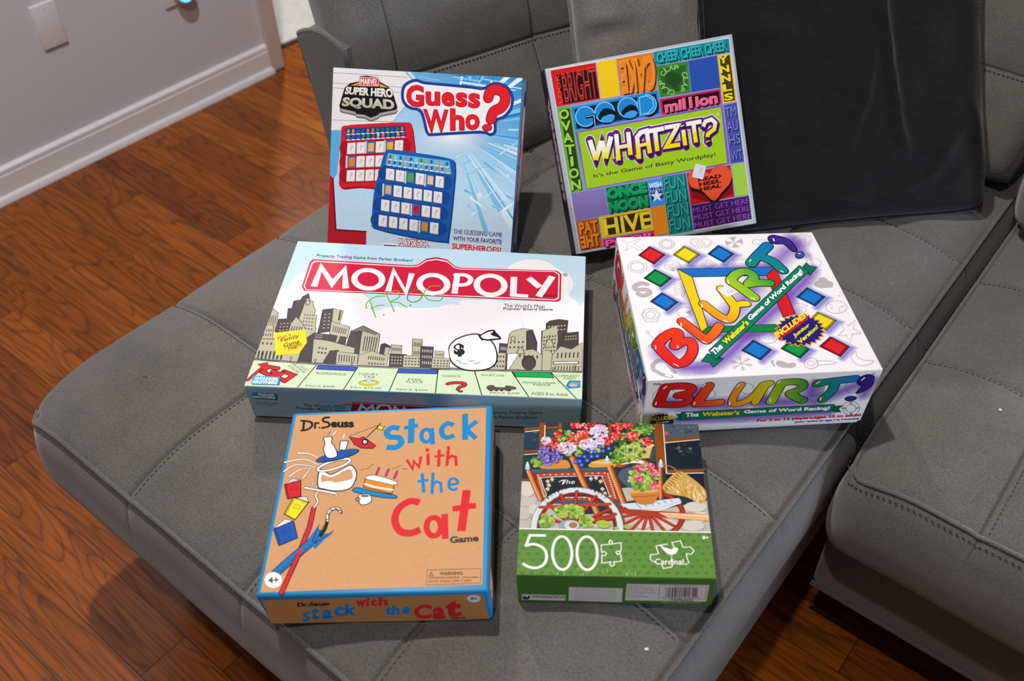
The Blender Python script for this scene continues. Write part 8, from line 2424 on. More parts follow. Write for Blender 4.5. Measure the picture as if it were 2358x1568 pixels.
 ('e','#7a94a8',[9430,9737,121,1,-10,-128],{'al': (0.7,0.0)}),
 ('e','#46603a',[9001,7766,104,2,-5,-63],{'al': (0.7,0.0)}),
 ('e','#5c7a50',[9969,8457,136,1,-8,-89],{'al': (0.7,0.0)}),
 ('e','#3c4e5e',[8524,9807,176,2,-8,-105],{'al': (0.7,0.0)}),
 ('e','#46603a',[9163,8186,126,1,-5,-58],{'al': (0.7,0.0)}),
 ('e','#7a94a8',[9380,8211,149,2,-12,-134],{'al': (0.7,0.0)}),
 ('e','#46603a',[8923,7785,74,1,-9,-122],{'al': (0.7,0.0)}),
 ('e','#46603a',[9210,9296,180,2,-11,-134],{'al': (0.7,0.0)}),
 ('e','#46603a',[8329,9940,127,1,-7,-105],{'al': (0.7,0.0)}),
 ('e','#46603a',[9574,9432,102,1,-12,-141],{'al': (0.7,0.0)}),
 ('e','#3c4e5e',[8762,8467,90,1,-6,-82],{'al': (0.7,0.0)}),
 ('e','#7a94a8',[654,9324,182,2,5,-136],{'al': (0.7,0.0)}),
 ('e','#7a94a8',[9697,9756,73,1,-11,-131],{'al': (0.7,0.0)}),
 ('e','#3c4e5e',[955,8947,177,2,2,-69],{'al': (0.7,0.0)}),
 ('e','#8aa0b0',[8668,10003,68,0,-9,-125],{'al': (0.7,0.0)}),
 ('e','#5c7a50',[9163,9244,126,1,-6,-70],{'al': (0.7,0.0)}),
 ('e','#8aa0b0',[9090,9249,66,0,-4,-58],{'al': (0.7,0.0)}),
 ('e','#3c4e5e',[8505,8205,152,2,-6,-86],{'al': (0.7,0.0)}),
 ('e','#5c7a50',[9398,8096,64,1,-9,-110],{'al': (0.7,0.0)}),
 ('e','#7a94a8',[8250,9248,115,1,-4,-63],{'al': (0.7,0.0)}),
 ('e','#7a94a8',[8788,9671,78,0,-5,-68],{'al': (0.7,0.0)}),
 ('e','#8aa0b0',[9012,9466,125,1,-5,-65],{'al': (0.7,0.0)}),
 ('e','#46603a',[237,9114,88,1,3,-75],{'al': (0.7,0.0)}),
 ('e','#5c7a50',[-209,8803,151,2,5,-112],{'al': (0.7,0.0)}),
 ('e','#3c4e5e',[9442,9445,185,1,-10,-126],{'al': (0.7,0.0)}),
 ('e','#46603a',[9294,9595,124,1,-7,-86],{'al': (0.7,0.0)}),
 ('e','#46603a',[635,9417,140,2,5,-142],{'al': (0.7,0.0)}),
 ('e','#8aa0b0',[8752,8252,127,2,-11,-142],{'al': (0.7,0.0)}),
 ('e','#3c4e5e',[9188,7991,178,3,-10,-123],{'al': (0.7,0.0)}),
 ('e','#5c7a50',[8704,8192,179,2,-10,-130],{'al': (0.7,0.0)}),
 ('e','#7a94a8',[8837,7997,164,2,-9,-115],{'al': (0.7,0.0)}),
 ('e','#46603a',[9292,7954,81,1,-11,-127],{'al': (0.7,0.0)}),
 ('e','#5c7a50',[8448,10010,154,2,-6,-82],{'al': (0.7,0.0)}),
 ('e','#5c7a50',[622,8729,187,2,3,-80],{'al': (0.7,0.0)}),
 ('e','#3c4e5e',[8413,9318,111,1,-6,-89],{'al': (0.7,0.0)}),
 ('e','#46603a',[9091,8475,161,2,-9,-108],{'al': (0.7,0.0)}),
 ('e','#3c4e5e',[8706,8589,72,1,-4,-62],{'al': (0.7,0.0)}),
 ('e','#46603a',[9430,7935,156,2,-6,-65],{'al': (0.7,0.0)}),
 ('e','#7a94a8',[9113,10001,119,1,-11,-139],{'al': (0.7,0.0)}),
 ('e','#c84a4a',[8115,9296,145,1,-9,-149]),
 ('s','#5a2c10',[-10,9473,2265,9666],44,{'butt': 1}),
 ('s','#8a481c',[-49,9510,2227,9704],31,{'butt': 1}),
 ('s','#5a2c10',[1081,9920,1110,6843],78,{'butt': 1}),
 ('s','#8a481c',[1043,9958,1074,6878],65,{'butt': 1}),
 ('s','#5a2c10',[2114,9931,2057,8840],51,{'butt': 1}),
 ('s','#8a481c',[2077,9968,2020,8877],37,{'butt': 1}),
 ('s','#5a2c10',[-13,7855,993,7912],39,{'butt': 1}),
 ('s','#8a481c',[-51,7891,956,7948],26,{'butt': 1}),
 ('s','#5a2c10',[0,5941,564,5881],31,{'butt': 1}),
 ('s','#8a481c',[-37,5975,527,5914],19,{'butt': 1}),
 ('s','#5a2c10',[4982,9959,4960,9057],51,{'butt': 1}),
 ('s','#8a481c',[4946,9996,4925,9094],37,{'butt': 1}),
 ('s','#5a2c10',[7724,9986,7704,6757],105,{'butt': 1}),
 ('s','#8a481c',[7690,10023,7672,6791],91,{'butt': 1}),
 ('s','#5a2c10',[7862,8703,9993,8965],66,{'butt': 1}),
 ('s','#8a481c',[7828,8739,9961,9001],53,{'butt': 1}),
 ('s','#5a2c10',[7915,6569,10018,6659],50,{'butt': 1}),
 ('s','#8a481c',[7883,6604,9987,6693],38,{'butt': 1}),
 ('s','#e6dcc2',[1194,9807,1198,8042],12,{'butt': 1}),
 ('s','#e6dcc2',[7985,9970,7956,6449],12,{'butt': 1}),
 ('s','#e6dcc2',[7962,8594,9962,8855],12,{'butt': 1}),
 ('s','#e6dcc2',[7963,6449,9971,6529],11,{'butt': 1}),
 ('s','#e6dcc2',[48,9304,867,9425],12,{'butt': 1}),
 ('s','#e6dcc2',[60,7666,890,7748],11,{'butt': 1}),
 ('q','#d08a30',[1071,6966,1549,7193,2329,7319,2601,7119,2548,6722,1100,6703]),
 ('q','#d89a3c',[3749,7089,4318,7362,5098,7417,5231,7109,5083,6844,3817,6827]),
 ('e','#e8b060',[4456,7169,636,9,-1,-105]),
 ('r','#5a2018',[6883,3776,1753,30,-77,-1451],59),
 ('r','#a83424',[6883,3776,1753,30,-77,-1451],39),
 ('p','#b9b3aa',[5114,5388,7608,5762,7420,4923,5636,4566]),
 ('s','#8c2418',[6824,3936,8389,3564],36),
 ('s','#c8402c',[6826,3968,8391,3595],18),
 ('s','#8c2418',[6824,3936,8094,3108],36),
 ('s','#c8402c',[6826,3968,8096,3140],18),
 ('s','#8c2418',[6824,3936,7619,2765],36),
 ('s','#c8402c',[6826,3968,7621,2796],18),
 ('s','#8c2418',[6824,3936,7033,2579],36),
 ('s','#c8402c',[6826,3968,7035,2610],18),
 ('s','#8c2418',[6824,3936,6418,2577],36),
 ('s','#c8402c',[6826,3968,6419,2608],18),
 ('s','#8c2418',[6824,3936,5858,2757],36),
 ('s','#c8402c',[6826,3968,5859,2789],18),
 ('s','#8c2418',[6824,3936,5431,3098],36),
 ('s','#c8402c',[6826,3968,5432,3130],18),
 ('s','#8c2418',[6824,3936,5201,3553],36),
 ('s','#c8402c',[6826,3968,5202,3585],18),
 ('p','#7a2c18',[538,6590,4661,6821,5427,4399,1095,4493]),
 ('p','#3c5a74',[536,6625,4697,6856,4741,6613,622,6399]),
 ('q','#a8482c',[834,6177,1075,6354,4585,6532,4859,6234,5169,4888,4958,4637,1331,4662,971,5157]),
 ('e','#e8c8a0',[902,6247,56,1,1,-43]),
 ('e','#e8c8a0',[1235,6265,56,1,1,-43]),
 ('e','#e8c8a0',[1568,6284,56,0,1,-44]),
 ('e','#e8c8a0',[1900,6302,56,1,1,-43]),
 ('e','#e8c8a0',[2233,6320,56,1,0,-43]),
 ('e','#e8c8a0',[2565,6338,56,1,1,-43]),
 ('e','#e8c8a0',[2898,6356,56,1,0,-43]),
 ('e','#e8c8a0',[3230,6375,56,0,0,-44]),
 ('e','#e8c8a0',[3562,6393,56,1,0,-44]),
 ('e','#e8c8a0',[3894,6411,56,1,0,-43]),
 ('e','#e8c8a0',[4226,6429,56,1,-1,-43]),
 ('e','#e8c8a0',[4558,6447,56,1,-1,-43]),
 ('e','#e8c8a0',[4741,6384,55,0,-1,-44]),
 ('e','#e8c8a0',[4774,6239,56,0,-1,-43]),
 ('e','#e8c8a0',[4807,6094,56,1,-1,-43]),
 ('e','#e8c8a0',[4840,5951,55,0,-1,-43]),
 ('e','#e8c8a0',[4873,5807,55,1,-1,-42]),
 ('e','#e8c8a0',[4905,5665,56,1,-1,-43]),
 ('e','#e8c8a0',[4938,5523,55,1,-1,-42]),
 ('e','#e8c8a0',[4970,5381,56,1,-1,-42]),
 ('e','#e8c8a0',[5003,5240,55,1,-1,-42]),
 ('e','#e8c8a0',[5035,5100,55,1,-1,-42]),
 ('e','#e8c8a0',[5067,4960,55,1,-1,-41]),
 ('e','#e8c8a0',[5099,4821,55,1,-1,-41]),
 ('e','#e8c8a0',[4769,4816,55,1,-1,-42]),
 ('e','#e8c8a0',[4439,4811,55,0,0,-42]),
 ('e','#e8c8a0',[4109,4805,55,1,0,-41]),
 ('e','#e8c8a0',[3779,4800,54,1,-1,-41]),
 ('e','#e8c8a0',[3448,4795,55,1,0,-41]),
 ('e','#e8c8a0',[3117,4790,55,1,0,-42]),
 ('e','#e8c8a0',[2786,4785,55,0,0,-42]),
 ('e','#e8c8a0',[2455,4779,55,1,0,-41]),
 ('e','#e8c8a0',[2123,4774,55,1,1,-41]),
 ('e','#e8c8a0',[1792,4769,55,1,1,-41]),
 ('e','#e8c8a0',[1460,4764,55,1,1,-42]),
 ('e','#e8c8a0',[1277,4824,55,1,1,-41]),
 ('e','#e8c8a0',[1244,4951,55,1,1,-41]),
 ('e','#e8c8a0',[1210,5079,55,1,1,-42]),
 ('e','#e8c8a0',[1176,5207,56,1,2,-42]),
 ('e','#e8c8a0',[1142,5335,56,1,2,-42]),
 ('e','#e8c8a0',[1109,5464,55,1,1,-42]),
 ('e','#e8c8a0',[1074,5593,56,1,2,-42]),
 ('e','#e8c8a0',[1040,5723,56,1,1,-42]),
 ('e','#e8c8a0',[1006,5853,56,1,1,-42]),
 ('e','#e8c8a0',[971,5984,56,1,2,-43]),
 ('e','#e8c8a0',[937,6115,56,1,1,-43]),
 ('q','#22262c',[1101,5923,1293,6097,4161,6241,4437,6056,4762,5048,4622,4880,1603,4791,1391,4996]),
 ('s','#cfd8dc',[1101,5923,1293,6097,4161,6241,4437,6056,4762,5048,4622,4880,1603,4791,1391,4996],8,{'closed': 1,'sm_': 1}),
 ('s','#4a8a3a',[1546,5758,1374,5653],9),
 ('e','#f0c0c0',[1502,5843,49,1,1,-51]),
 ('e','#f0c0c0',[1441,5774,49,0,1,-52]),
 ('e','#f0c0c0',[1376,5841,49,1,2,-51]),
 ('e','#f0c0c0',[1438,5910,48,1,1,-51]),
 ('s','#4a8a3a',[1788,5890,1615,5785],9),
 ('e','#f0c0c0',[1744,5975,49,0,1,-52]),
 ('e','#f0c0c0',[1683,5905,48,1,1,-51]),
 ('e','#f0c0c0',[1618,5973,49,1,1,-52]),
 ('e','#f0c0c0',[1679,6043,49,0,2,-52]),
 ('s','#4a8a3a',[1621,5504,1450,5400],9),
 ('e','#f0c0c0',[1578,5588,49,1,1,-51]),
 ('e','#f0c0c0',[1517,5520,49,0,1,-51]),
 ('e','#f0c0c0',[1453,5586,48,1,1,-51]),
 ('e','#f0c0c0',[1513,5655,49,1,2,-51]),
 ('s','#4a8a3a',[1558,5250,1387,5147],9),
 ('e','#f0c0c0',[1514,5333,49,1,1,-50]),
 ('e','#f0c0c0',[1454,5265,48,1,1,-50]),
 ('e','#f0c0c0',[1389,5332,49,0,2,-51]),
 ('e','#f0c0c0',[1450,5400,49,1,1,-51]),
 ('s','#4a8a3a',[3914,5963,3739,5858],9),
 ('e','#f0c0c0',[3873,6048,49,1,-1,-51]),
 ('e','#f0c0c0',[3810,5979,48,0,-1,-52]),
 ('e','#f0c0c0',[3748,6046,48,1,-1,-51]),
 ('e','#f0c0c0',[3811,6116,49,1,-1,-52]),
 ('s','#4a8a3a',[4193,6036,4018,5930],9),
 ('e','#f0c0c0',[4153,6121,48,0,-1,-52]),
 ('e','#f0c0c0',[4089,6051,49,1,-1,-51]),
 ('e','#f0c0c0',[4027,6119,49,1,-1,-52]),
 ('e','#f0c0c0',[4090,6189,49,0,0,-52]),
 ('s','#4a8a3a',[4433,5800,4258,5696],9),
 ('e','#f0c0c0',[4392,5885,49,0,0,-51]),
 ('e','#f0c0c0',[4329,5816,48,0,-1,-51]),
 ('e','#f0c0c0',[4267,5883,49,1,0,-51]),
 ('e','#f0c0c0',[4331,5952,49,1,-1,-51]),
 ('s','#4a8a3a',[4527,5295,4353,5192],9),
 ('e','#f0c0c0',[4487,5378,49,1,-1,-50]),
 ('e','#f0c0c0',[4424,5310,48,1,-1,-50]),
 ('e','#f0c0c0',[4363,5376,49,1,-1,-50]),
 ('e','#f0c0c0',[4426,5445,49,0,-1,-51]),
 ('s','#4a8a3a',[4659,5005,4486,4902],9),
 ('e','#f0c0c0',[4619,5087,48,1,-1,-50]),
 ('e','#f0c0c0',[4556,5020,48,1,-1,-50]),
 ('e','#f0c0c0',[4496,5085,48,1,-1,-50]),
 ('e','#f0c0c0',[4559,5153,48,1,-1,-50]),
 ('s','#e6e8ea',[2068,5808,2346,5941,2245,5641,2416,5856],9,{'sm_': 1}),
 ('t','#e6e8ea','The',[2127,5630,2905,5693,2973,5984,2192,5938]),
 ('t','#e6e8ea','Shop',[2508,5047,3527,5029,3542,5398,2560,5383]),
 ('p','#2c5a7c',[1113,4576,5364,4562,5424,4317,1612,4378]),
 ('s','#7a3416',[362,6561,1127,4576],70,{'butt': 1}),
 ('s','#c8743c',[324,6561,1091,4576],42,{'butt': 1}),
 ('s','#e6a468',[293,6560,1061,4575],13,{'butt': 1}),
 ('s','#7a3416',[2755,7565,3183,6383,4226,3571],78,{'butt': 1}),
 ('s','#c8743c',[2713,7565,3142,6382,4187,3570],47,{'butt': 1}),
 ('s','#e6a468',[2679,7564,3109,6382,4155,3570],14,{'butt': 1}),
 ('s','#7a3416',[4839,6928,5623,4199],80,{'butt': 1}),
 ('s','#c8743c',[4797,6928,5583,4198],48,{'butt': 1}),
 ('s','#e6a468',[4762,6927,5549,4197],14,{'butt': 1}),
 ('s','#7a3416',[7639,6835,7546,4761],54,{'butt': 1}),
 ('s','#c8743c',[7611,6834,7518,4760],32,{'butt': 1}),
 ('s','#e6a468',[7587,6834,7495,4760],10,{'butt': 1}),
 ('q','#a8482c',[5156,6932,5588,7246,6302,7459,6862,7351,7192,6959,6973,6782,6147,7121,5505,6849]),
 ('q','#e6ecee',[5440,7024,6012,7251,6580,7347,6916,7043,6290,7167]),
 ('q','#4a5a66',[5341,6069,5427,6587,5926,6855,6343,6774,6229,5742,5874,5483]),
 ('p','#cdd8dc',[5359,4398,8500,4841,8621,4655,7371,4106,5821,4064]),
 ('s','#5a7088',[6175,4476,6433,4188],8),
 ('s','#5a7088',[6550,4523,6774,4266],8),
 ('s','#5a7088',[6925,4570,7116,4345],8),
 ('s','#5a7088',[7300,4617,7458,4424],8),
 ('s','#5a7088',[7675,4664,7800,4503],8),
 ('s','#5a7088',[8051,4711,8143,4582],8),
 ('s','#e8eef0',[5785,4015,7367,4041,8602,4573],18,{'butt': 1}),
 ('p','#a83a24',[5283,4136,9990,3829,9980,3393,6810,3655,5341,3830]),
 ('p','#e8b07c',[7359,3905,9988,3813,9996,3417,7872,3570]),
 ('s','#f0cfa6',[7491,3867,9978,3709],13),
 ('e','#a8c4d8',[298,6727,142,2,6,-140]),
 ('e','#c6dae6',[291,6920,106,2,4,-114]),
 ('e','#dceaf0',[284,7079,57,1,4,-79]),
 ('e','#a8c4d8',[4711,7190,142,2,-3,-141]),
 ('e','#c6dae6',[4715,7385,107,1,-2,-115]),
 ('e','#dceaf0',[4719,7545,56,1,-2,-80]),
 ('e','#a8c4d8',[7670,6983,140,2,-9,-139]),
 ('e','#c6dae6',[7681,7176,106,2,-7,-114]),
 ('e','#dceaf0',[7691,7335,57,1,-5,-80]),
 ('p','#d8b878',[5624,8349,7330,8423,7045,7486,5722,7451]),
 ('s','#e8cf9a',[5659,8322,7308,8405],33),
 ('s','#a8844a',[5760,8114,5847,8152],8),
 ('s','#a8844a',[5931,8116,6018,8154],8),
 ('s','#a8844a',[6102,8119,6189,8156],8),
 ('s','#a8844a',[6273,8121,6361,8158],8),
 ('s','#a8844a',[6445,8123,6532,8160],8),
 ('s','#a8844a',[6616,8125,6703,8162],8),
 ('s','#a8844a',[6787,8127,6874,8164],8),
 ('s','#a8844a',[6958,8129,7045,8166],8),
 ('s','#a8844a',[7129,8131,7216,8168],8),
 ('s','#a8844a',[5754,7961,5841,7998],8),
 ('s','#a8844a',[5925,7963,6012,8000],8),
 ('s','#a8844a',[6096,7965,6183,8002],8),
 ('s','#a8844a',[6267,7967,6354,8004],8),
 ('s','#a8844a',[6438,7969,6525,8006],8),
 ('s','#a8844a',[6609,7971,6696,8008],8),
 ('s','#a8844a',[6779,7974,6866,8011],8),
 ('s','#a8844a',[6950,7976,7037,8013],8),
 ('s','#a8844a',[7121,7978,7208,8015],8),
 ('s','#a8844a',[5749,7808,5836,7845],8),
 ('s','#a8844a',[5920,7810,6006,7847],8),
 ('s','#a8844a',[6090,7813,6177,7849],8),
 ('s','#a8844a',[6261,7815,6347,7852],8),
 ('s','#a8844a',[6431,7817,6518,7854],8),
 ('s','#a8844a',[6602,7819,6688,7856],8),
 ('s','#a8844a',[6772,7821,6859,7858],8),
 ('s','#a8844a',[6942,7823,7029,7860],8),
 ('s','#a8844a',[7112,7825,7199,7862],8),
 ('s','#a8844a',[5744,7656,5830,7693],8),
 ('s','#a8844a',[5914,7658,6000,7695],8),
 ('s','#a8844a',[6084,7660,6171,7697],8),
 ('s','#a8844a',[6254,7663,6341,7699],8),
 ('s','#a8844a',[6424,7665,6511,7701],8),
 ('s','#a8844a',[6594,7667,6681,7704],8),
 ('s','#a8844a',[6764,7669,6851,7706],8),
 ('s','#a8844a',[6934,7671,7021,7708],8),
 ('s','#a8844a',[7104,7673,7191,7710],8),
 ('s','#a8844a',[5738,7505,5825,7541],8),
 ('s','#a8844a',[5908,7507,5995,7544],8),
 ('s','#a8844a',[6078,7509,6164,7546],8),
 ('s','#a8844a',[6248,7511,6334,7548],8),
 ('s','#a8844a',[6418,7513,6504,7550],8),
 ('s','#a8844a',[6587,7515,6674,7552],8),
 ('s','#a8844a',[6757,7518,6844,7554],8),
 ('s','#a8844a',[6927,7520,7013,7556],8),
 ('s','#a8844a',[7096,7522,7183,7558],8),
 ('s','#a8783c',[5531,8777,5871,9244,6459,9437,6781,9347],21,{'sm_': 1}),
 ('s','#d8a868',[5567,8805,5870,9216,6458,9409,6745,9337],10,{'sm_': 1}),
 ('q','#caa052',[7685,5343,7780,5764,8490,6543,9035,6421,9998,5295,9689,4533,8912,4906,7975,5098]),
 ('s','#e8cf96',[9455,4763,9478,4623],8),
 ('s','#e8cf96',[9850,5271,9925,5176],8),
 ('s','#e8cf96',[8183,5572,8251,5368],8),
 ('s','#b07c34',[9210,5517,9268,5273],8),
 ('s','#fbf2da',[7990,5548,8034,5438],8),
 ('s','#dcb870',[8651,5834,8721,5740],8),
 ('s','#f0e2bc',[9236,5782,9276,5665],8),
 ('s','#f0e2bc',[9805,5318,9872,5144],8),
 ('s','#fbf2da',[8463,5324,8510,5148],8),
 ('s','#f0e2bc',[9485,4687,9516,4570],8),
 ('s','#dcb870',[8700,6160,8714,5925],8),
 ('s','#dcb870',[9045,5298,9115,5143],8),
 ('s','#b07c34',[9154,5102,9208,4858],8),
 ('s','#fbf2da',[9022,5599,9051,5471],8),
 ('s','#b07c34',[9554,4790,9593,4550],8),
 ('s','#b07c34',[8797,5089,8865,4913],8),
 ('s','#dcb870',[9007,5907,9070,5802],8),
 ('s','#b07c34',[9070,5989,9121,5855],8),
 ('s','#f0e2bc',[9048,6018,9126,5932],8),
 ('s','#f0e2bc',[9498,5174,9557,4953],8),
 ('s','#e8cf96',[9028,5347,9067,5181],8),
 ('s','#b07c34',[9662,4828,9742,4689],8),
 ('s','#dcb870',[9615,4912,9682,4725],8),
 ('s','#b07c34',[8889,5438,8955,5284],8),
 ('s','#f0e2bc',[9276,5098,9349,4907],8),
 ('s','#f0e2bc',[9405,5662,9453,5498],8),
 ('s','#f0e2bc',[9106,5775,9159,5559],8),
 ('s','#fbf2da',[9314,5007,9374,4850],8),
 ('s','#dcb870',[8706,5777,8749,5587],8),
 ('s','#b07c34',[8884,5351,8901,5107],8),
 ('s','#dcb870',[8193,5682,8233,5502],8),
 ('s','#fbf2da',[8483,5767,8514,5658],8),
 ('s','#b07c34',[9629,5439,9653,5250],8),
 ('s','#f0e2bc',[8334,5392,8420,5307],8),
 ('s','#b07c34',[8696,5260,8725,5016],8),
 ('s','#fbf2da',[9237,5055,9273,4921],8),
 ('s','#b07c34',[8457,6236,8532,6081],8),
 ('s','#e8cf96',[9779,5398,9830,5282],8),
 ('s','#dcb870',[9530,4870,9604,4719],8),
 ('s','#b07c34',[8655,6181,8735,6023],8),
 ('s','#f0e2bc',[8321,6038,8407,5906],8),
 ('s','#f0e2bc',[9463,5333,9493,5185],8),
 ('s','#fbf2da',[9373,5457,9412,5371],8),
 ('s','#f0e2bc',[9348,5023,9369,4808],8),
 ('s','#dcb870',[9043,5033,9063,4815],8),
 ('s','#dcb870',[8293,5383,8331,5216],8),
 ('s','#dcb870',[9504,4949,9568,4708],8),
 ('s','#dcb870',[9096,5263,9115,5094],8),
 ('s','#fbf2da',[8442,5259,8477,5139],8),
 ('s','#f0e2bc',[9274,5172,9315,5069],8),
 ('s','#b07c34',[9568,5508,9654,5402],8),
 ('s','#e8cf96',[8490,5668,8570,5518],8),
 ('s','#dcb870',[9542,5480,9594,5243],8),
 ('s','#e8cf96',[9558,5169,9603,4996],8),
 ('s','#f0e2bc',[9400,4747,9420,4663],8),
 ('s','#b07c34',[9206,5123,9244,4961],8),
 ('s','#e8cf96',[9039,5304,9057,5148],8),
 ('s','#f0e2bc',[8646,6373,8710,6276],8),
 ('s','#b07c34',[8777,5751,8853,5566],8),
 ('s','#b07c34',[9617,4837,9664,4597],8),
 ('s','#dcb870',[9676,5026,9731,4904],8),
 ('s','#e8cf96',[9257,4813,9305,4649],8),
 ('s','#dcb870',[8840,5624,8912,5430],8),
 ('s','#fbf2da',[9697,4928,9741,4732],8),
 ('s','#fbf2da',[9536,4884,9587,4737],8),
 ('s','#b07c34',[8321,5829,8343,5612],8),
 ('s','#fbf2da',[9635,5166,9652,5017],8),
 ('s','#f0e2bc',[9815,5297,9861,5097],8),
 ('s','#f0e2bc',[9289,5328,9341,5235],8),
 ('s','#e8cf96',[8022,5600,8055,5499],8),
 ('s','#6a3c18',[7687,5385,7856,5254],9),
 ('s','#6a3c18',[7799,5528,7968,5396],9),
 ('s','#6a3c18',[7911,5671,8081,5539],9),
 ('s','#6a3c18',[8024,5816,8193,5683],9),
 ('s','#6a3c18',[8137,5960,8307,5827],9),
 ('s','#6a3c18',[8251,6105,8420,5972],9),
 ('s','#6a3c18',[8365,6251,8534,6117],9),
 ('s','#6a3c18',[8479,6397,8649,6263],9),
 ('s','#6a3c18',[8594,6544,8764,6409],9),
 ('s','#b87a34',[7758,7054,8306,6887,8559,6544],13,{'sm_': 1}),
 ('r','#6a4a3a',[3103,2878,2343,42,3,-2439],67),
 ('r','#cfd9dc',[3050,2877,2263,41,5,-2410],64,40),
 ('r','#8fa2ac',[3050,2877,2117,38,4,-2263],7,40),
 ('r','#7a2418',[3050,2877,1997,36,4,-2145],38,40),
 ('s','#7a2418',[2782,2951,1142,3619],41),
 ('s','#b84030',[2782,2990,1141,3659],21),
 ('s','#7a2418',[2782,2951,1523,4382],41),
 ('s','#b84030',[2782,2990,1522,4424],21),
 ('s','#7a2418',[2782,2951,2173,4952],41),
 ('s','#b84030',[2782,2990,2172,4994],21),
 ('s','#7a2418',[2782,2951,3045,5189],41),
 ('s','#b84030',[2782,2990,3045,5231],21),
 ('s','#7a2418',[2782,2951,4074,4886],41),
 ('s','#b84030',[2782,2990,4075,4928],21),
 ('s','#7a2418',[2782,2951,4806,4043],41),
 ('s','#b84030',[2782,2990,4807,4084],21),
 ('s','#7a2418',[2782,2951,4995,3495],41),
 ('s','#b84030',[2782,2990,4996,3535],21),
 ('s','#a84830',[1072,4124,4816,4389],39),
 ('s','#a83828',[3183,3076,5070,3746],44),
 ('e','#8ea4b4',[2648,2988,562,10,3,-360]),
 ('e','#c8d4da',[2782,3030,388,7,1,-283]),
 ('e','#a07a48',[2849,3031,227,4,1,-189]),
 ('t','#2a2a30','m',[1343,4446,1414,4545,1282,4682,1212,4582],-0.01),
 ('t','#2a2a30','i',[1489,4628,1568,4719,1439,4882,1360,4791],-0.01),
 ('t','#2a2a30','s',[1652,4794,1738,4875,1631,5040,1545,4959],-0.01),
 ('t','#2a2a30','s',[1829,4941,1922,5011,1829,5189,1736,5118],-0.01),
 ('t','#2a2a30','i',[2018,5068,2117,5128,2033,5331,1934,5271],-0.01),
 ('t','#2a2a30','n',[2219,5174,2322,5222,2260,5419,2157,5371],-0.01),
 ('t','#2a2a30','g',[2428,5258,2534,5293,2489,5497,2382,5461],-0.01),
 ('t','#2a2a30','o',[2863,5354,2973,5364,2963,5574,2852,5565],-0.01),
 ('t','#2a2a30','n',[3084,5366,3195,5362,3202,5573,3091,5577],-0.01),
 ('t','#2a2a30','e',[3305,5353,3415,5336,3439,5545,3330,5562],-0.01),
 ('t','#2a2a30','p',[3737,5255,3840,5212,3899,5411,3795,5454],-0.01),
 ('t','#2a2a30','i',[3943,5170,4042,5115,4122,5322,4023,5377],-0.01),
 ('t','#2a2a30','e',[4139,5063,4233,4997,4322,5178,4228,5245],-0.01),
 ('t','#2a2a30','c',[4324,4935,4411,4859,4515,5028,4428,5105],-0.01),
 ('t','#2a2a30','e',[4496,4788,4576,4701,4692,4858,4612,4944],-0.01),
 ('c',['#4c7a34','#6a983c','#86ac48','#38602c','#a4bc58'],[6055,8372,859,10,-49,-1253],120,21,1),
 ('c',['#4c7a34','#6a983c','#86ac48','#38602c','#a4bc58'],[6756,9580,654,7,-22,-466],80,22,2),
 ('c',['#4c7a34','#6a983c','#86ac48','#38602c','#a4bc58'],[3182,8521,1442,17,0,-995],160,22,3),
 ('c',['#4c7a34','#6a983c','#86ac48','#38602c','#a4bc58'],[5317,7642,426,5,-15,-532],60,21,4),
 ('c',['#4c7a34','#6a983c','#86ac48','#38602c','#a4bc58'],[2309,9066,437,5,5,-463],40,22,5),
 ('c',['#4c7a34','#6a983c','#86ac48','#38602c','#a4bc58'],[838,7140,356,5,11,-353],30,21,6),
 ('c',['#d82030','#e83a34','#c01424','#f05a4c','#f8a090'],[3623,9831,455,5,-3,-496],60,14,20),
 ('c',['#d82030','#e83a34','#c01424','#f05a4c','#f8a090'],[2856,8812,391,4,2,-422],60,13,21),
 ('c',['#d82030','#e83a34','#c01424','#f05a4c','#f8a090'],[3437,9171,335,4,-1,-363],60,13,22),
 ('c',['#d82030','#e83a34','#c01424','#f05a4c','#f8a090'],[1680,8412,376,5,8,-403],60,13,23),
 ('c',['#d82030','#e83a34','#c01424','#f05a4c','#f8a090'],[4734,8649,303,3,-6,-326],60,13,24),
 ('c',['#d82030','#e83a34','#c01424','#f05a4c','#f8a090'],[5287,9098,304,3,-9,-330],60,13,25),
 ('c',['#d82030','#e83a34','#c01424','#f05a4c','#f8a090'],[5380,9802,365,3,-12,-400],60,14,26),
 ('c',['#d82030','#e83a34','#c01424','#f05a4c','#f8a090'],[6188,9015,332,4,-14,-360],60,13,27),
 ('c',['#d82030','#e83a34','#c01424','#f05a4c','#f8a090'],[7000,8675,273,3,-15,-295],60,13,28),
 ('c',['#d82030','#e83a34','#c01424','#f05a4c','#f8a090'],[1943,9155,189,2,3,-206],60,13,29),
 ('c',['#d82030','#e83a34','#c01424','#f05a4c','#f8a090'],[2962,9825,249,2,0,-274],60,14,30),
 ('c',['#d82030','#e83a34','#c01424','#f05a4c','#f8a090'],[5966,9855,249,2,-10,-273],60,14,31),
 ('c',['#e898b0','#e8d0dc','#c8d4ec','#b0c4e8','#f2eaf0','#d8a8c4'],[4291,9367,553,6,-8,-502],110,15,40),
 ('c',['#e898b0','#e8d0dc','#c8d4ec','#b0c4e8','#f2eaf0','#d8a8c4'],[2463,8148,504,6,4,-398],110,15,41),
 ('c',['#e898b0','#e8d0dc','#c8d4ec','#b0c4e8','#f2eaf0','#d8a8c4'],[3672,8417,504,6,-2,-382],110,15,42),
 ('c',['#e898b0','#e8d0dc','#c8d4ec','#b0c4e8','#f2eaf0','#d8a8c4'],[1298,8638,261,3,7,-258],110,15,43),
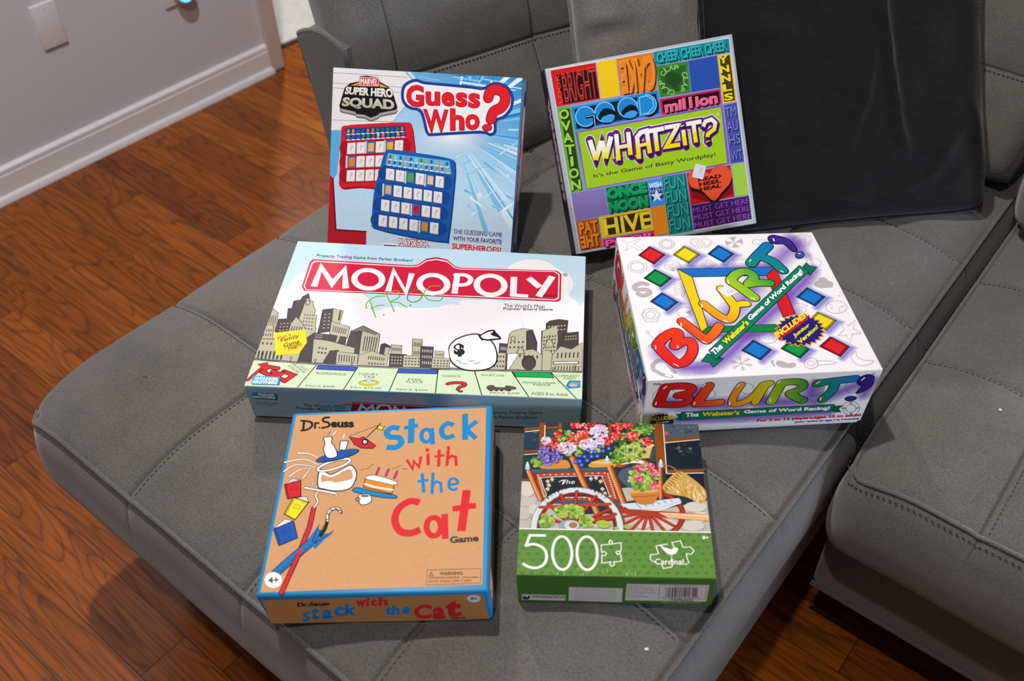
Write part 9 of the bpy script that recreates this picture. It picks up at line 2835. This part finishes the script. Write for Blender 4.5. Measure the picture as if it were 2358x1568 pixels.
 ('c',['#e898b0','#e8d0dc','#c8d4ec','#b0c4e8','#f2eaf0','#d8a8c4'],[4301,8626,246,2,-4,-275],110,15,44),
 ('c',['#6a54b0','#8a74c8','#4a3c90','#a898dc'],[1192,7725,316,4,14,-518],90,11,60),
 ('c',['#6a54b0','#8a74c8','#4a3c90','#a898dc'],[1884,7554,328,4,8,-480],90,11,61),
 ('c',['#6a54b0','#8a74c8','#4a3c90','#a898dc'],[1408,7103,256,3,5,-194],90,11,62),
 ('e','#3450c0',[4411,8262,64,0,-1,-73]),
 ('e','#3450c0',[4355,8175,64,0,-1,-73]),
 ('e','#3450c0',[4267,8207,65,0,-1,-73]),
 ('e','#3450c0',[4269,8313,64,1,-1,-72]),
 ('e','#3450c0',[4358,8347,64,1,-1,-72]),
 ('e','#e8e4f0',[4332,8261,29,0,-1,-37]),
 ('e','#3450c0',[4119,7896,64,1,-1,-72]),
 ('e','#3450c0',[4064,7810,64,1,-1,-72]),
 ('e','#3450c0',[3976,7842,65,0,0,-72]),
 ('e','#3450c0',[3978,7947,64,1,-1,-72]),
 ('e','#3450c0',[4066,7981,64,1,-1,-72]),
 ('e','#e8e4f0',[4041,7895,28,1,-1,-36]),
 ('e','#3450c0',[4584,7947,64,1,-1,-72]),
 ('e','#3450c0',[4528,7861,65,0,-1,-72]),
 ('e','#3450c0',[4441,7892,64,1,-1,-72]),
 ('e','#3450c0',[4443,7998,64,1,-1,-72]),
 ('e','#3450c0',[4532,8032,64,1,-2,-72]),
 ('e','#e8e4f0',[4506,7946,28,0,-1,-36]),
 ('e','#3450c0',[3937,7553,64,1,-1,-71]),
 ('e','#3450c0',[3882,7468,64,1,-1,-71]),
 ('e','#3450c0',[3795,7499,64,1,-1,-71]),
 ('e','#3450c0',[3796,7604,64,1,-1,-71]),
 ('e','#3450c0',[3884,7637,64,1,-1,-71]),
 ('e','#e8e4f0',[3859,7552,28,1,-1,-35]),
 ('e','#3450c0',[4257,7584,64,1,-1,-71]),
 ('e','#3450c0',[4202,7498,64,1,-1,-71]),
 ('e','#3450c0',[4115,7530,64,1,-1,-71]),
 ('e','#3450c0',[4117,7635,64,1,-1,-72]),
 ('e','#3450c0',[4205,7668,64,1,-1,-71]),
 ('e','#e8e4f0',[4179,7583,29,0,0,-36]),
 ('e','#3450c0',[3546,7530,64,1,-1,-71]),
 ('e','#3450c0',[3491,7445,64,1,0,-71]),
 ('e','#3450c0',[3404,7476,64,1,-1,-71]),
 ('e','#3450c0',[3404,7581,64,1,0,-71]),
 ('e','#3450c0',[3492,7615,64,0,0,-72]),
 ('e','#e8e4f0',[3467,7529,29,1,0,-35]),
 ('e','#3450c0',[3686,7265,64,1,0,-70]),
 ('e','#3450c0',[3632,7181,63,0,-1,-71]),
 ('e','#3450c0',[3545,7212,63,0,-1,-71]),
 ('e','#3450c0',[3545,7316,64,1,0,-71]),
 ('e','#3450c0',[3633,7349,64,1,-1,-71]),
 ('e','#e8e4f0',[3608,7264,28,1,0,-35]),
 ('e','#3450c0',[3275,7216,63,1,0,-71]),
 ('e','#3450c0',[3221,7131,63,1,0,-71]),
 ('e','#3450c0',[3134,7162,63,1,0,-71]),
 ('e','#3450c0',[3134,7266,63,1,0,-71]),
 ('e','#3450c0',[3221,7299,64,1,0,-71]),
 ('e','#e8e4f0',[3197,7215,28,0,0,-36]),
 ('e','#3450c0',[3366,6952,64,1,0,-70]),
 ('e','#3450c0',[3312,6868,64,1,0,-70]),
 ('e','#3450c0',[3226,6899,63,1,0,-70]),
 ('e','#3450c0',[3226,7002,63,1,0,-70]),
 ('e','#3450c0',[3313,7035,63,1,0,-70]),
 ('e','#e8e4f0',[3288,6951,29,1,0,-35]),
 ('e','#3450c0',[3762,7982,65,1,0,-72]),
 ('e','#3450c0',[3707,7896,65,0,0,-72]),
 ('e','#3450c0',[3620,7927,64,1,-1,-72]),
 ('e','#3450c0',[3620,8033,65,1,0,-72]),
 ('e','#3450c0',[3709,8067,64,1,-1,-72]),
 ('e','#e8e4f0',[3684,7981,28,0,0,-36]),
 ('e','#3450c0',[3048,7169,64,0,0,-71]),
 ('e','#3450c0',[2994,7084,64,1,0,-71]),
 ('e','#3450c0',[2907,7115,64,1,0,-71]),
 ('e','#3450c0',[2906,7219,64,1,1,-71]),
 ('e','#3450c0',[2994,7252,64,1,0,-71]),
 ('e','#e8e4f0',[2970,7168,28,0,0,-36]),
 ('e','#3450c0',[4910,8131,64,1,-2,-72]),
 ('e','#3450c0',[4853,8045,65,1,-1,-72]),
 ('e','#3450c0',[4766,8077,64,0,-1,-73]),
 ('e','#3450c0',[4768,8183,65,1,-1,-72]),
 ('e','#3450c0',[4857,8217,65,1,-1,-73]),
 ('e','#e8e4f0',[4831,8130,29,1,-1,-36]),
 ('e','#3450c0',[3261,7572,64,0,0,-72]),
 ('e','#3450c0',[3207,7486,64,1,0,-71]),
 ('e','#3450c0',[3119,7517,64,1,0,-71]),
 ('e','#3450c0',[3119,7622,64,1,0,-71]),
 ('e','#3450c0',[3207,7656,64,1,0,-72]),
 ('e','#e8e4f0',[3182,7571,29,0,0,-36]),
 ('q','#c87a34',[5968,5233,7308,5337,7425,5006,7125,4508,6578,4401,6180,4575]),
 ('s','#e0a05c',[5999,5167,7338,5271],37,{'sm_': 1}),
 ('s','#8a4a1c',[6089,4861,7286,4963],8),
 ('c',['#7c9c3c','#9cb858','#5c8030','#b4c470','#8aa848'],[6664,6174,818,11,-44,-914],130,25,80),
 ('c',['#e02c58','#f0607c','#c81c44','#f49cac'],[6481,6732,238,3,-10,-226],40,14,90),
 ('c',['#e02c58','#f0607c','#c81c44','#f49cac'],[7064,6914,238,3,-12,-226],40,14,91),
 ('c',['#e02c58','#f0607c','#c81c44','#f49cac'],[7317,6458,237,3,-12,-224],40,14,92),
 ('c',['#e02c58','#f0607c','#c81c44','#f49cac'],[6439,6102,235,3,-10,-222],40,14,93),
 ('c',['#e02c58','#f0607c','#c81c44','#f49cac'],[7228,5621,234,4,-12,-218],40,14,94),
 ('c',['#8ab040','#a8c85c','#6a9434','#c0d478'],[2641,3866,745,12,3,-370],60,27,100),
 ('c',['#8ab040','#a8c85c','#6a9434'],[1435,3284,404,7,10,-396],40,24,101),
 ('c',['#8ab040','#a8c85c','#6a9434'],[3585,3242,402,7,-2,-316],30,24,102),
 ('q','#a8c04c',[4053,3187,4336,3334,4617,3291,4853,3106,4568,2865,4249,2907]),
 ('s','#6a8c34',[4052,3092,4773,3105],6),
 ('q','#a8c04c',[5476,3016,5646,3104,5813,3079,5952,2968,5779,2825,5590,2849]),
 ('s','#6a8c34',[5474,2960,5904,2967],6),
 ('q','#a8c04c',[2007,3684,2214,3794,2423,3762,2603,3623,2397,3444,2159,3475]),
 ('s','#6a8c34',[2008,3613,2543,3622],6),
 ('q','#a8c04c',[2911,4097,3101,4198,3292,4168,3454,4041,3264,3876,3047,3905]),
 ('s','#6a8c34',[2912,4032,3400,4040],6),
 ('q','#a8c04c',[4967,2891,5071,2945,5173,2929,5258,2862,5154,2774,5037,2789]),
 ('s','#6a8c34',[4966,2857,5229,2861],6)]),
('puzz', 'top', 'lower_panel', None, 'green lower panel with a faint bird pattern', [
 ('p','#5f8a3c',[-93,2750,10043,2700,10043,-121,-53,-85]),
 ('b','#4d7530',[-151,91,-40,15,24,70,77,79,132,33,81,-14,32,-93,-49,-79],[-195,2373,312,2382,818,2392,1324,2401,1829,2410,2334,2419,2838,2429,3342,2438,3845,2447,4348,2457,4850,2466,5352,2475,5854,2484,6354,2493,6855,2503,7354,2512,7854,2521,8353,2530,8851,2539,9349,2548,9846,2558,57,1991,560,2000,1063,2010,1566,2019,2068,2029,2570,2038,3071,2048,3572,2057,4072,2067,4572,2076,5071,2085,5570,2095,6068,2104,6566,2113,7063,2123,7560,2132,8056,2142,8552,2151,9047,2160,9542,2169,10036,2179,-196,1604,305,1613,806,1623,1306,1633,1805,1642,2304,1652,2803,1661,3301,1671,3799,1681,4296,1690,4793,1700,5289,1709,5785,1719,6280,1728,6775,1738,7269,1747,7763,1757,8256,1766,8749,1776,9241,1785,9733,1795,52,1230,550,1240,1048,1250,1545,1260,2042,1269,2538,1279,3033,1289,3529,1299,4023,1308,4517,1318,5011,1328,5504,1338,5997,1347,6489,1357,6981,1367,7472,1376,7963,1386,8454,1396,8943,1405,9433,1415,9922,1424,-197,851,298,861,793,871,1288,881,1782,891,2275,901,2768,911,3261,921,3753,931,4245,940,4736,950,5227,960,5717,970,6207,980,6696,990,7185,1000,7674,1009,8161,1019,8649,1029,9136,1039,9622,1049,10108,1058,48,486,541,496,1033,506,1525,516,2016,526,2506,537,2996,547,3486,557,3975,567,4464,577,4952,587,5440,597,5928,607,6415,617,6901,627,7387,637,7872,647,8357,657,8842,667,9326,677,9810,686,-199,115,291,125,781,135,1270,146,1759,156,2247,166,2735,176,3222,187,3709,197,4195,207,4681,217,5166,227,5651,237,6136,248,6620,258,7103,268,7586,278,8069,288,8551,298,9033,308,9514,318,9995,328])]),
('puzz', 'top', 'lower_lettering', None, 'white piece count and logo', [
 ('s','#f2efee',[-52,2751,10004,2699],13,{'butt': 1}),
 ('s','#f4f1f0',[1445,2349,607,2349,409,1661],29,{'butt': 1}),
 ('s','#f4f1f0',[407,1707,812,1821,1279,1632,1501,1199,1404,676,1022,433,600,483,293,683],29,{'sm_': 1,'butt': 1}),
 ('r','#f4f1f0',[2296,1334,495,30,42,-976],28,40),
 ('r','#f4f1f0',[3574,1345,521,31,24,-976],28,40),
 ('s','#f4f1f0',[4312,1842,4594,1863,4758,1881,4696,2032,4777,2126,4879,2036,4836,1883,5061,1948,5324,1983,5311,1574,5254,1423,5153,1511,5046,1433,5107,1285,5252,1363,5299,1199,5316,918,5069,854,4914,851,4948,675,4831,599,4717,685,4773,862,4539,799,4307,779,4325,1105,4341,1240,4483,1198,4576,1334,4461,1452,4330,1389,4307,1554],10,{'closed': 1}),
 ('s','#f4f1f0',[7017,864,6769,1021,6803,1303,7076,1339,7208,1386,7104,1820,7303,1884,7698,1952],10,{'sm_': 0}),
 ('s','#f4f1f0',[8012,1792,7932,2048,8377,2163,8476,1771,8855,1808,9017,1586,8883,1374,8615,1399,8637,1117,8712,869],10),
 ('s','#f4f1f0',[7330,753,7399,520,7826,617,7887,764],10),
 ('s','#f4f1f0',[7862,1324,7858,895],7),
 ('p','#f4f1f0',[7254,1929,7522,1752,7884,1639,8009,1762,8139,1764,8236,1676,8175,1555,8079,1388,7848,1309,7647,1380,7491,1571]),
 ('t','#f4f1f0','Cardinal.',[6991,746,8525,762,8555,1101,7013,1085],0.012),
 ('r','#f4f1f0',[8580,807,51,1,-5,-58],4),
 ('t','#f4f1f0','8+',[9506,2275,9831,2274,9854,2473,9528,2475],0.03),
 ('s','#b8cfa8',[5806,204,5816,137],4),
 ('s','#b8cfa8',[2073,170,2088,-5],4),
 ('s','#b8cfa8',[4588,434,4597,279],4),
 ('s','#b8cfa8',[4316,319,4327,235],4),
 ('s','#b8cfa8',[3560,378,3571,204],4),
 ('s','#b8cfa8',[5972,206,5978,63],4),
 ('s','#b8cfa8',[3621,430,3633,366],4),
 ('s','#b8cfa8',[1822,313,1837,204],4),
 ('s','#b8cfa8',[3341,174,3354,33],4),
 ('s','#b8cfa8',[4119,453,4131,391],4),
 ('s','#b8cfa8',[3105,472,3118,332],4),
 ('s','#b8cfa8',[5993,316,6002,230],4),
 ('s','#b8cfa8',[5542,258,5548,84],4),
 ('s','#b8cfa8',[5598,273,5604,90],4),
 ('s','#b8cfa8',[3229,136,3241,-74],4),
 ('s','#b8cfa8',[2400,209,2415,38],4),
 ('s','#b8cfa8',[3691,326,3703,190],4),
 ('s','#b8cfa8',[5680,379,5685,189],4)]),
('puzz', 'front', 'front_print', None, None, [
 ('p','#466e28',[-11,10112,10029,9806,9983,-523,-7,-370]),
 ('p','#cfc3bf',[234,2841,2486,2782,2458,587,202,643]),
 ('t','#2a2224','WWW.SPINMASTER.COM',[727,1493,2419,1451,2433,2368,746,2412],0.05),
 ('q','#2a2224',[284,912,265,1779,393,2053,488,1558,596,2592,636,1785,549,851]),
 ('p','#cfc3bf',[2658,6007,5388,5919,5385,486,2630,665]),
 ('t','#6a5f5c','All elements copyright of their owners',[2982,5153,5060,5075,5061,5450,2984,5523]),
 ('t','#6a5f5c','Made with recycled material,printed inks',[2979,4491,5060,4405,5060,4781,2981,4862]),
 ('t','#6a5f5c','Please keep this box for reference',[2976,3826,5059,3731,5059,4108,2978,4199]),
 ('t','#6a5f5c','Contents may vary from those shown',[2973,3157,5058,3054,5059,3433,2975,3532]),
 ('t','#6a5f5c','Remove all packaging before giving to child',[2970,2486,5057,2373,5058,2755,2972,2862]),
 ('t','#6a5f5c','Retain this information',[2967,1811,5057,1690,5057,2073,2968,2189]),
 ('t','#6a5f5c','Colors may vary',[2963,1133,5056,1004,5056,1388,2965,1513]),
 ('p','#cfc3bf',[5563,7711,9700,7829,9696,1373,5549,1227]),
 ('t','#4a403e','Distributed by:',[5645,6759,6476,6784,6477,7229,5646,7205]),
 ('t','#4a403e','Old East Main Co',[5643,5927,6931,5966,6932,6414,5644,6376]),
 ('t','#4a403e','100 Mission Ridge',[5641,5090,7012,5133,7013,5584,5642,5541]),
 ('t','#4a403e','Goodlettsville,TN',[5639,4249,7053,4294,7053,4747,5640,4702]),
 ('t','#4a403e','37072-2170',[5637,3467,6470,3495,6471,3950,5638,3923]),
 ('t','#4a403e','MADE IN CHINA',[5635,2550,6676,2585,6677,3110,5637,3075]),
 ('s','#4a403e',[7216,7465,9594,7522,9608,2372,7258,2307],5,{'closed': 1}),
 ('p','#241c1c',[7550,6536,7570,6539,7612,2867,7593,2864]),
 ('p','#241c1c',[7608,6544,7627,6547,7670,2876,7651,2873]),
 ('p','#241c1c',[7678,6555,7723,6561,7767,2891,7722,2884]),
 ('p','#241c1c',[7748,6565,7767,6568,7812,2898,7793,2895]),
 ('p','#241c1c',[7786,6571,7805,6574,7851,2904,7832,2901]),
 ('p','#241c1c',[7856,6581,7920,6591,7967,2922,7903,2912]),
 ('p','#241c1c',[7958,6596,7978,6599,8025,2931,8006,2928]),
 ('p','#241c1c',[8003,6603,8067,6612,8116,2945,8051,2935]),
 ('p','#241c1c',[8105,6618,8137,6623,8187,2956,8154,2951]),
 ('p','#241c1c',[8162,6627,8181,6629,8232,2963,8212,2960]),
 ('p','#241c1c',[8220,6635,8239,6638,8290,2972,8271,2969]),
 ('p','#241c1c',[8258,6641,8290,6645,8341,2980,8309,2975]),
 ('p','#241c1c',[8328,6651,8347,6654,8399,2989,8380,2986]),
 ('p','#241c1c',[8372,6658,8404,6662,8457,2998,8425,2993]),
 ('p','#241c1c',[8442,6668,8474,6673,8528,3009,8496,3004]),
 ('p','#241c1c',[8493,6676,8557,6685,8612,3022,8548,3012]),
 ('p','#241c1c',[8595,6691,8639,6697,8696,3035,8651,3028]),
 ('p','#241c1c',[8665,6701,8684,6704,8741,3042,8721,3039]),
 ('p','#241c1c',[8709,6708,8754,6714,8812,3053,8766,3046]),
 ('p','#241c1c',[8792,6720,8811,6723,8869,3062,8850,3059]),
 ('p','#241c1c',[8849,6728,8868,6731,8927,3071,8908,3068]),
 ('p','#241c1c',[8906,6737,8970,6746,9030,3087,8966,3077]),
 ('p','#241c1c',[9008,6752,9071,6761,9133,3103,9069,3093]),
 ('p','#241c1c',[9097,6765,9141,6772,9204,3114,9159,3107]),
 ('t','#3a3230','803211706200',[7942,6790,8834,6824,8825,7263,7934,7229]),
 ('t','#3a3230','17067062620',[7831,1485,9001,1466,8992,2174,7825,2194],0.03),
 ('t','#3a3230','1 10000 64100',[7464,2390,9314,2527,9302,3029,7457,2843]),
 ('t','#cfd8c4','These are puzzles for you to do',[7402,602,9435,619,9431,1077,7401,1061])])]

def print_art():
    inks = {}; made = {}; seen = {}
    for key, face, name, parent, label, ops in ART:
        ink = inks.setdefault((key, face), Ink(key, face))
        if isinstance(ops, str): ops = seen[ops]      # the same panel printed on another side
        seen[key + ' ' + face + ' ' + name] = ops
        ink.begin(); draw(ink, ops)
        par = made.get((key, face, parent)) if parent else BX[key]['e']
        made[key, face, name] = ink.end(name, par, label)
print_art()

# ------------------------------------------------------------------ stray lint on the fabric
def speck(name, label, u, v, mat, r):
    p = UV(u, v, HS + 0.001 - 0.004)
    dg = bpy.context.evaluated_depsgraph_get(); dg.update()
    hit, loc, *_ = SC.ray_cast(dg, Vector((p.x, p.y, HS + 0.06)), Vector((0, 0, -1)))
    bm = bmesh.new(); bmesh.ops.create_icosphere(bm, subdivisions=2, radius=r)
    for q in bm.verts: q.co = Vector((q.co.x * 1.5, q.co.y, q.co.z * 0.5)) * (1 + 0.4 * noise.noise(q.co * 900))
    o = mesh_obj(name, bm, mat); o.location = loc + Vector((0, 0, r * 0.35)); tag(o, label, 'lint')
speck('lint_speck', 'small white lint speck on the chaise in front of the green puzzle box', 0.455, -0.205, M_WHITE, 0.0017)
speck('lint_speck', 'small white lint speck on the separate seat at the right', 0.985, -0.035, M_WHITE, 0.0016)
speck('crumb', 'tiny brown crumb on the left corner of the chaise', 0.365, -0.915, plain('brown_crumb', '#7a4a38', 0.9), 0.0016)
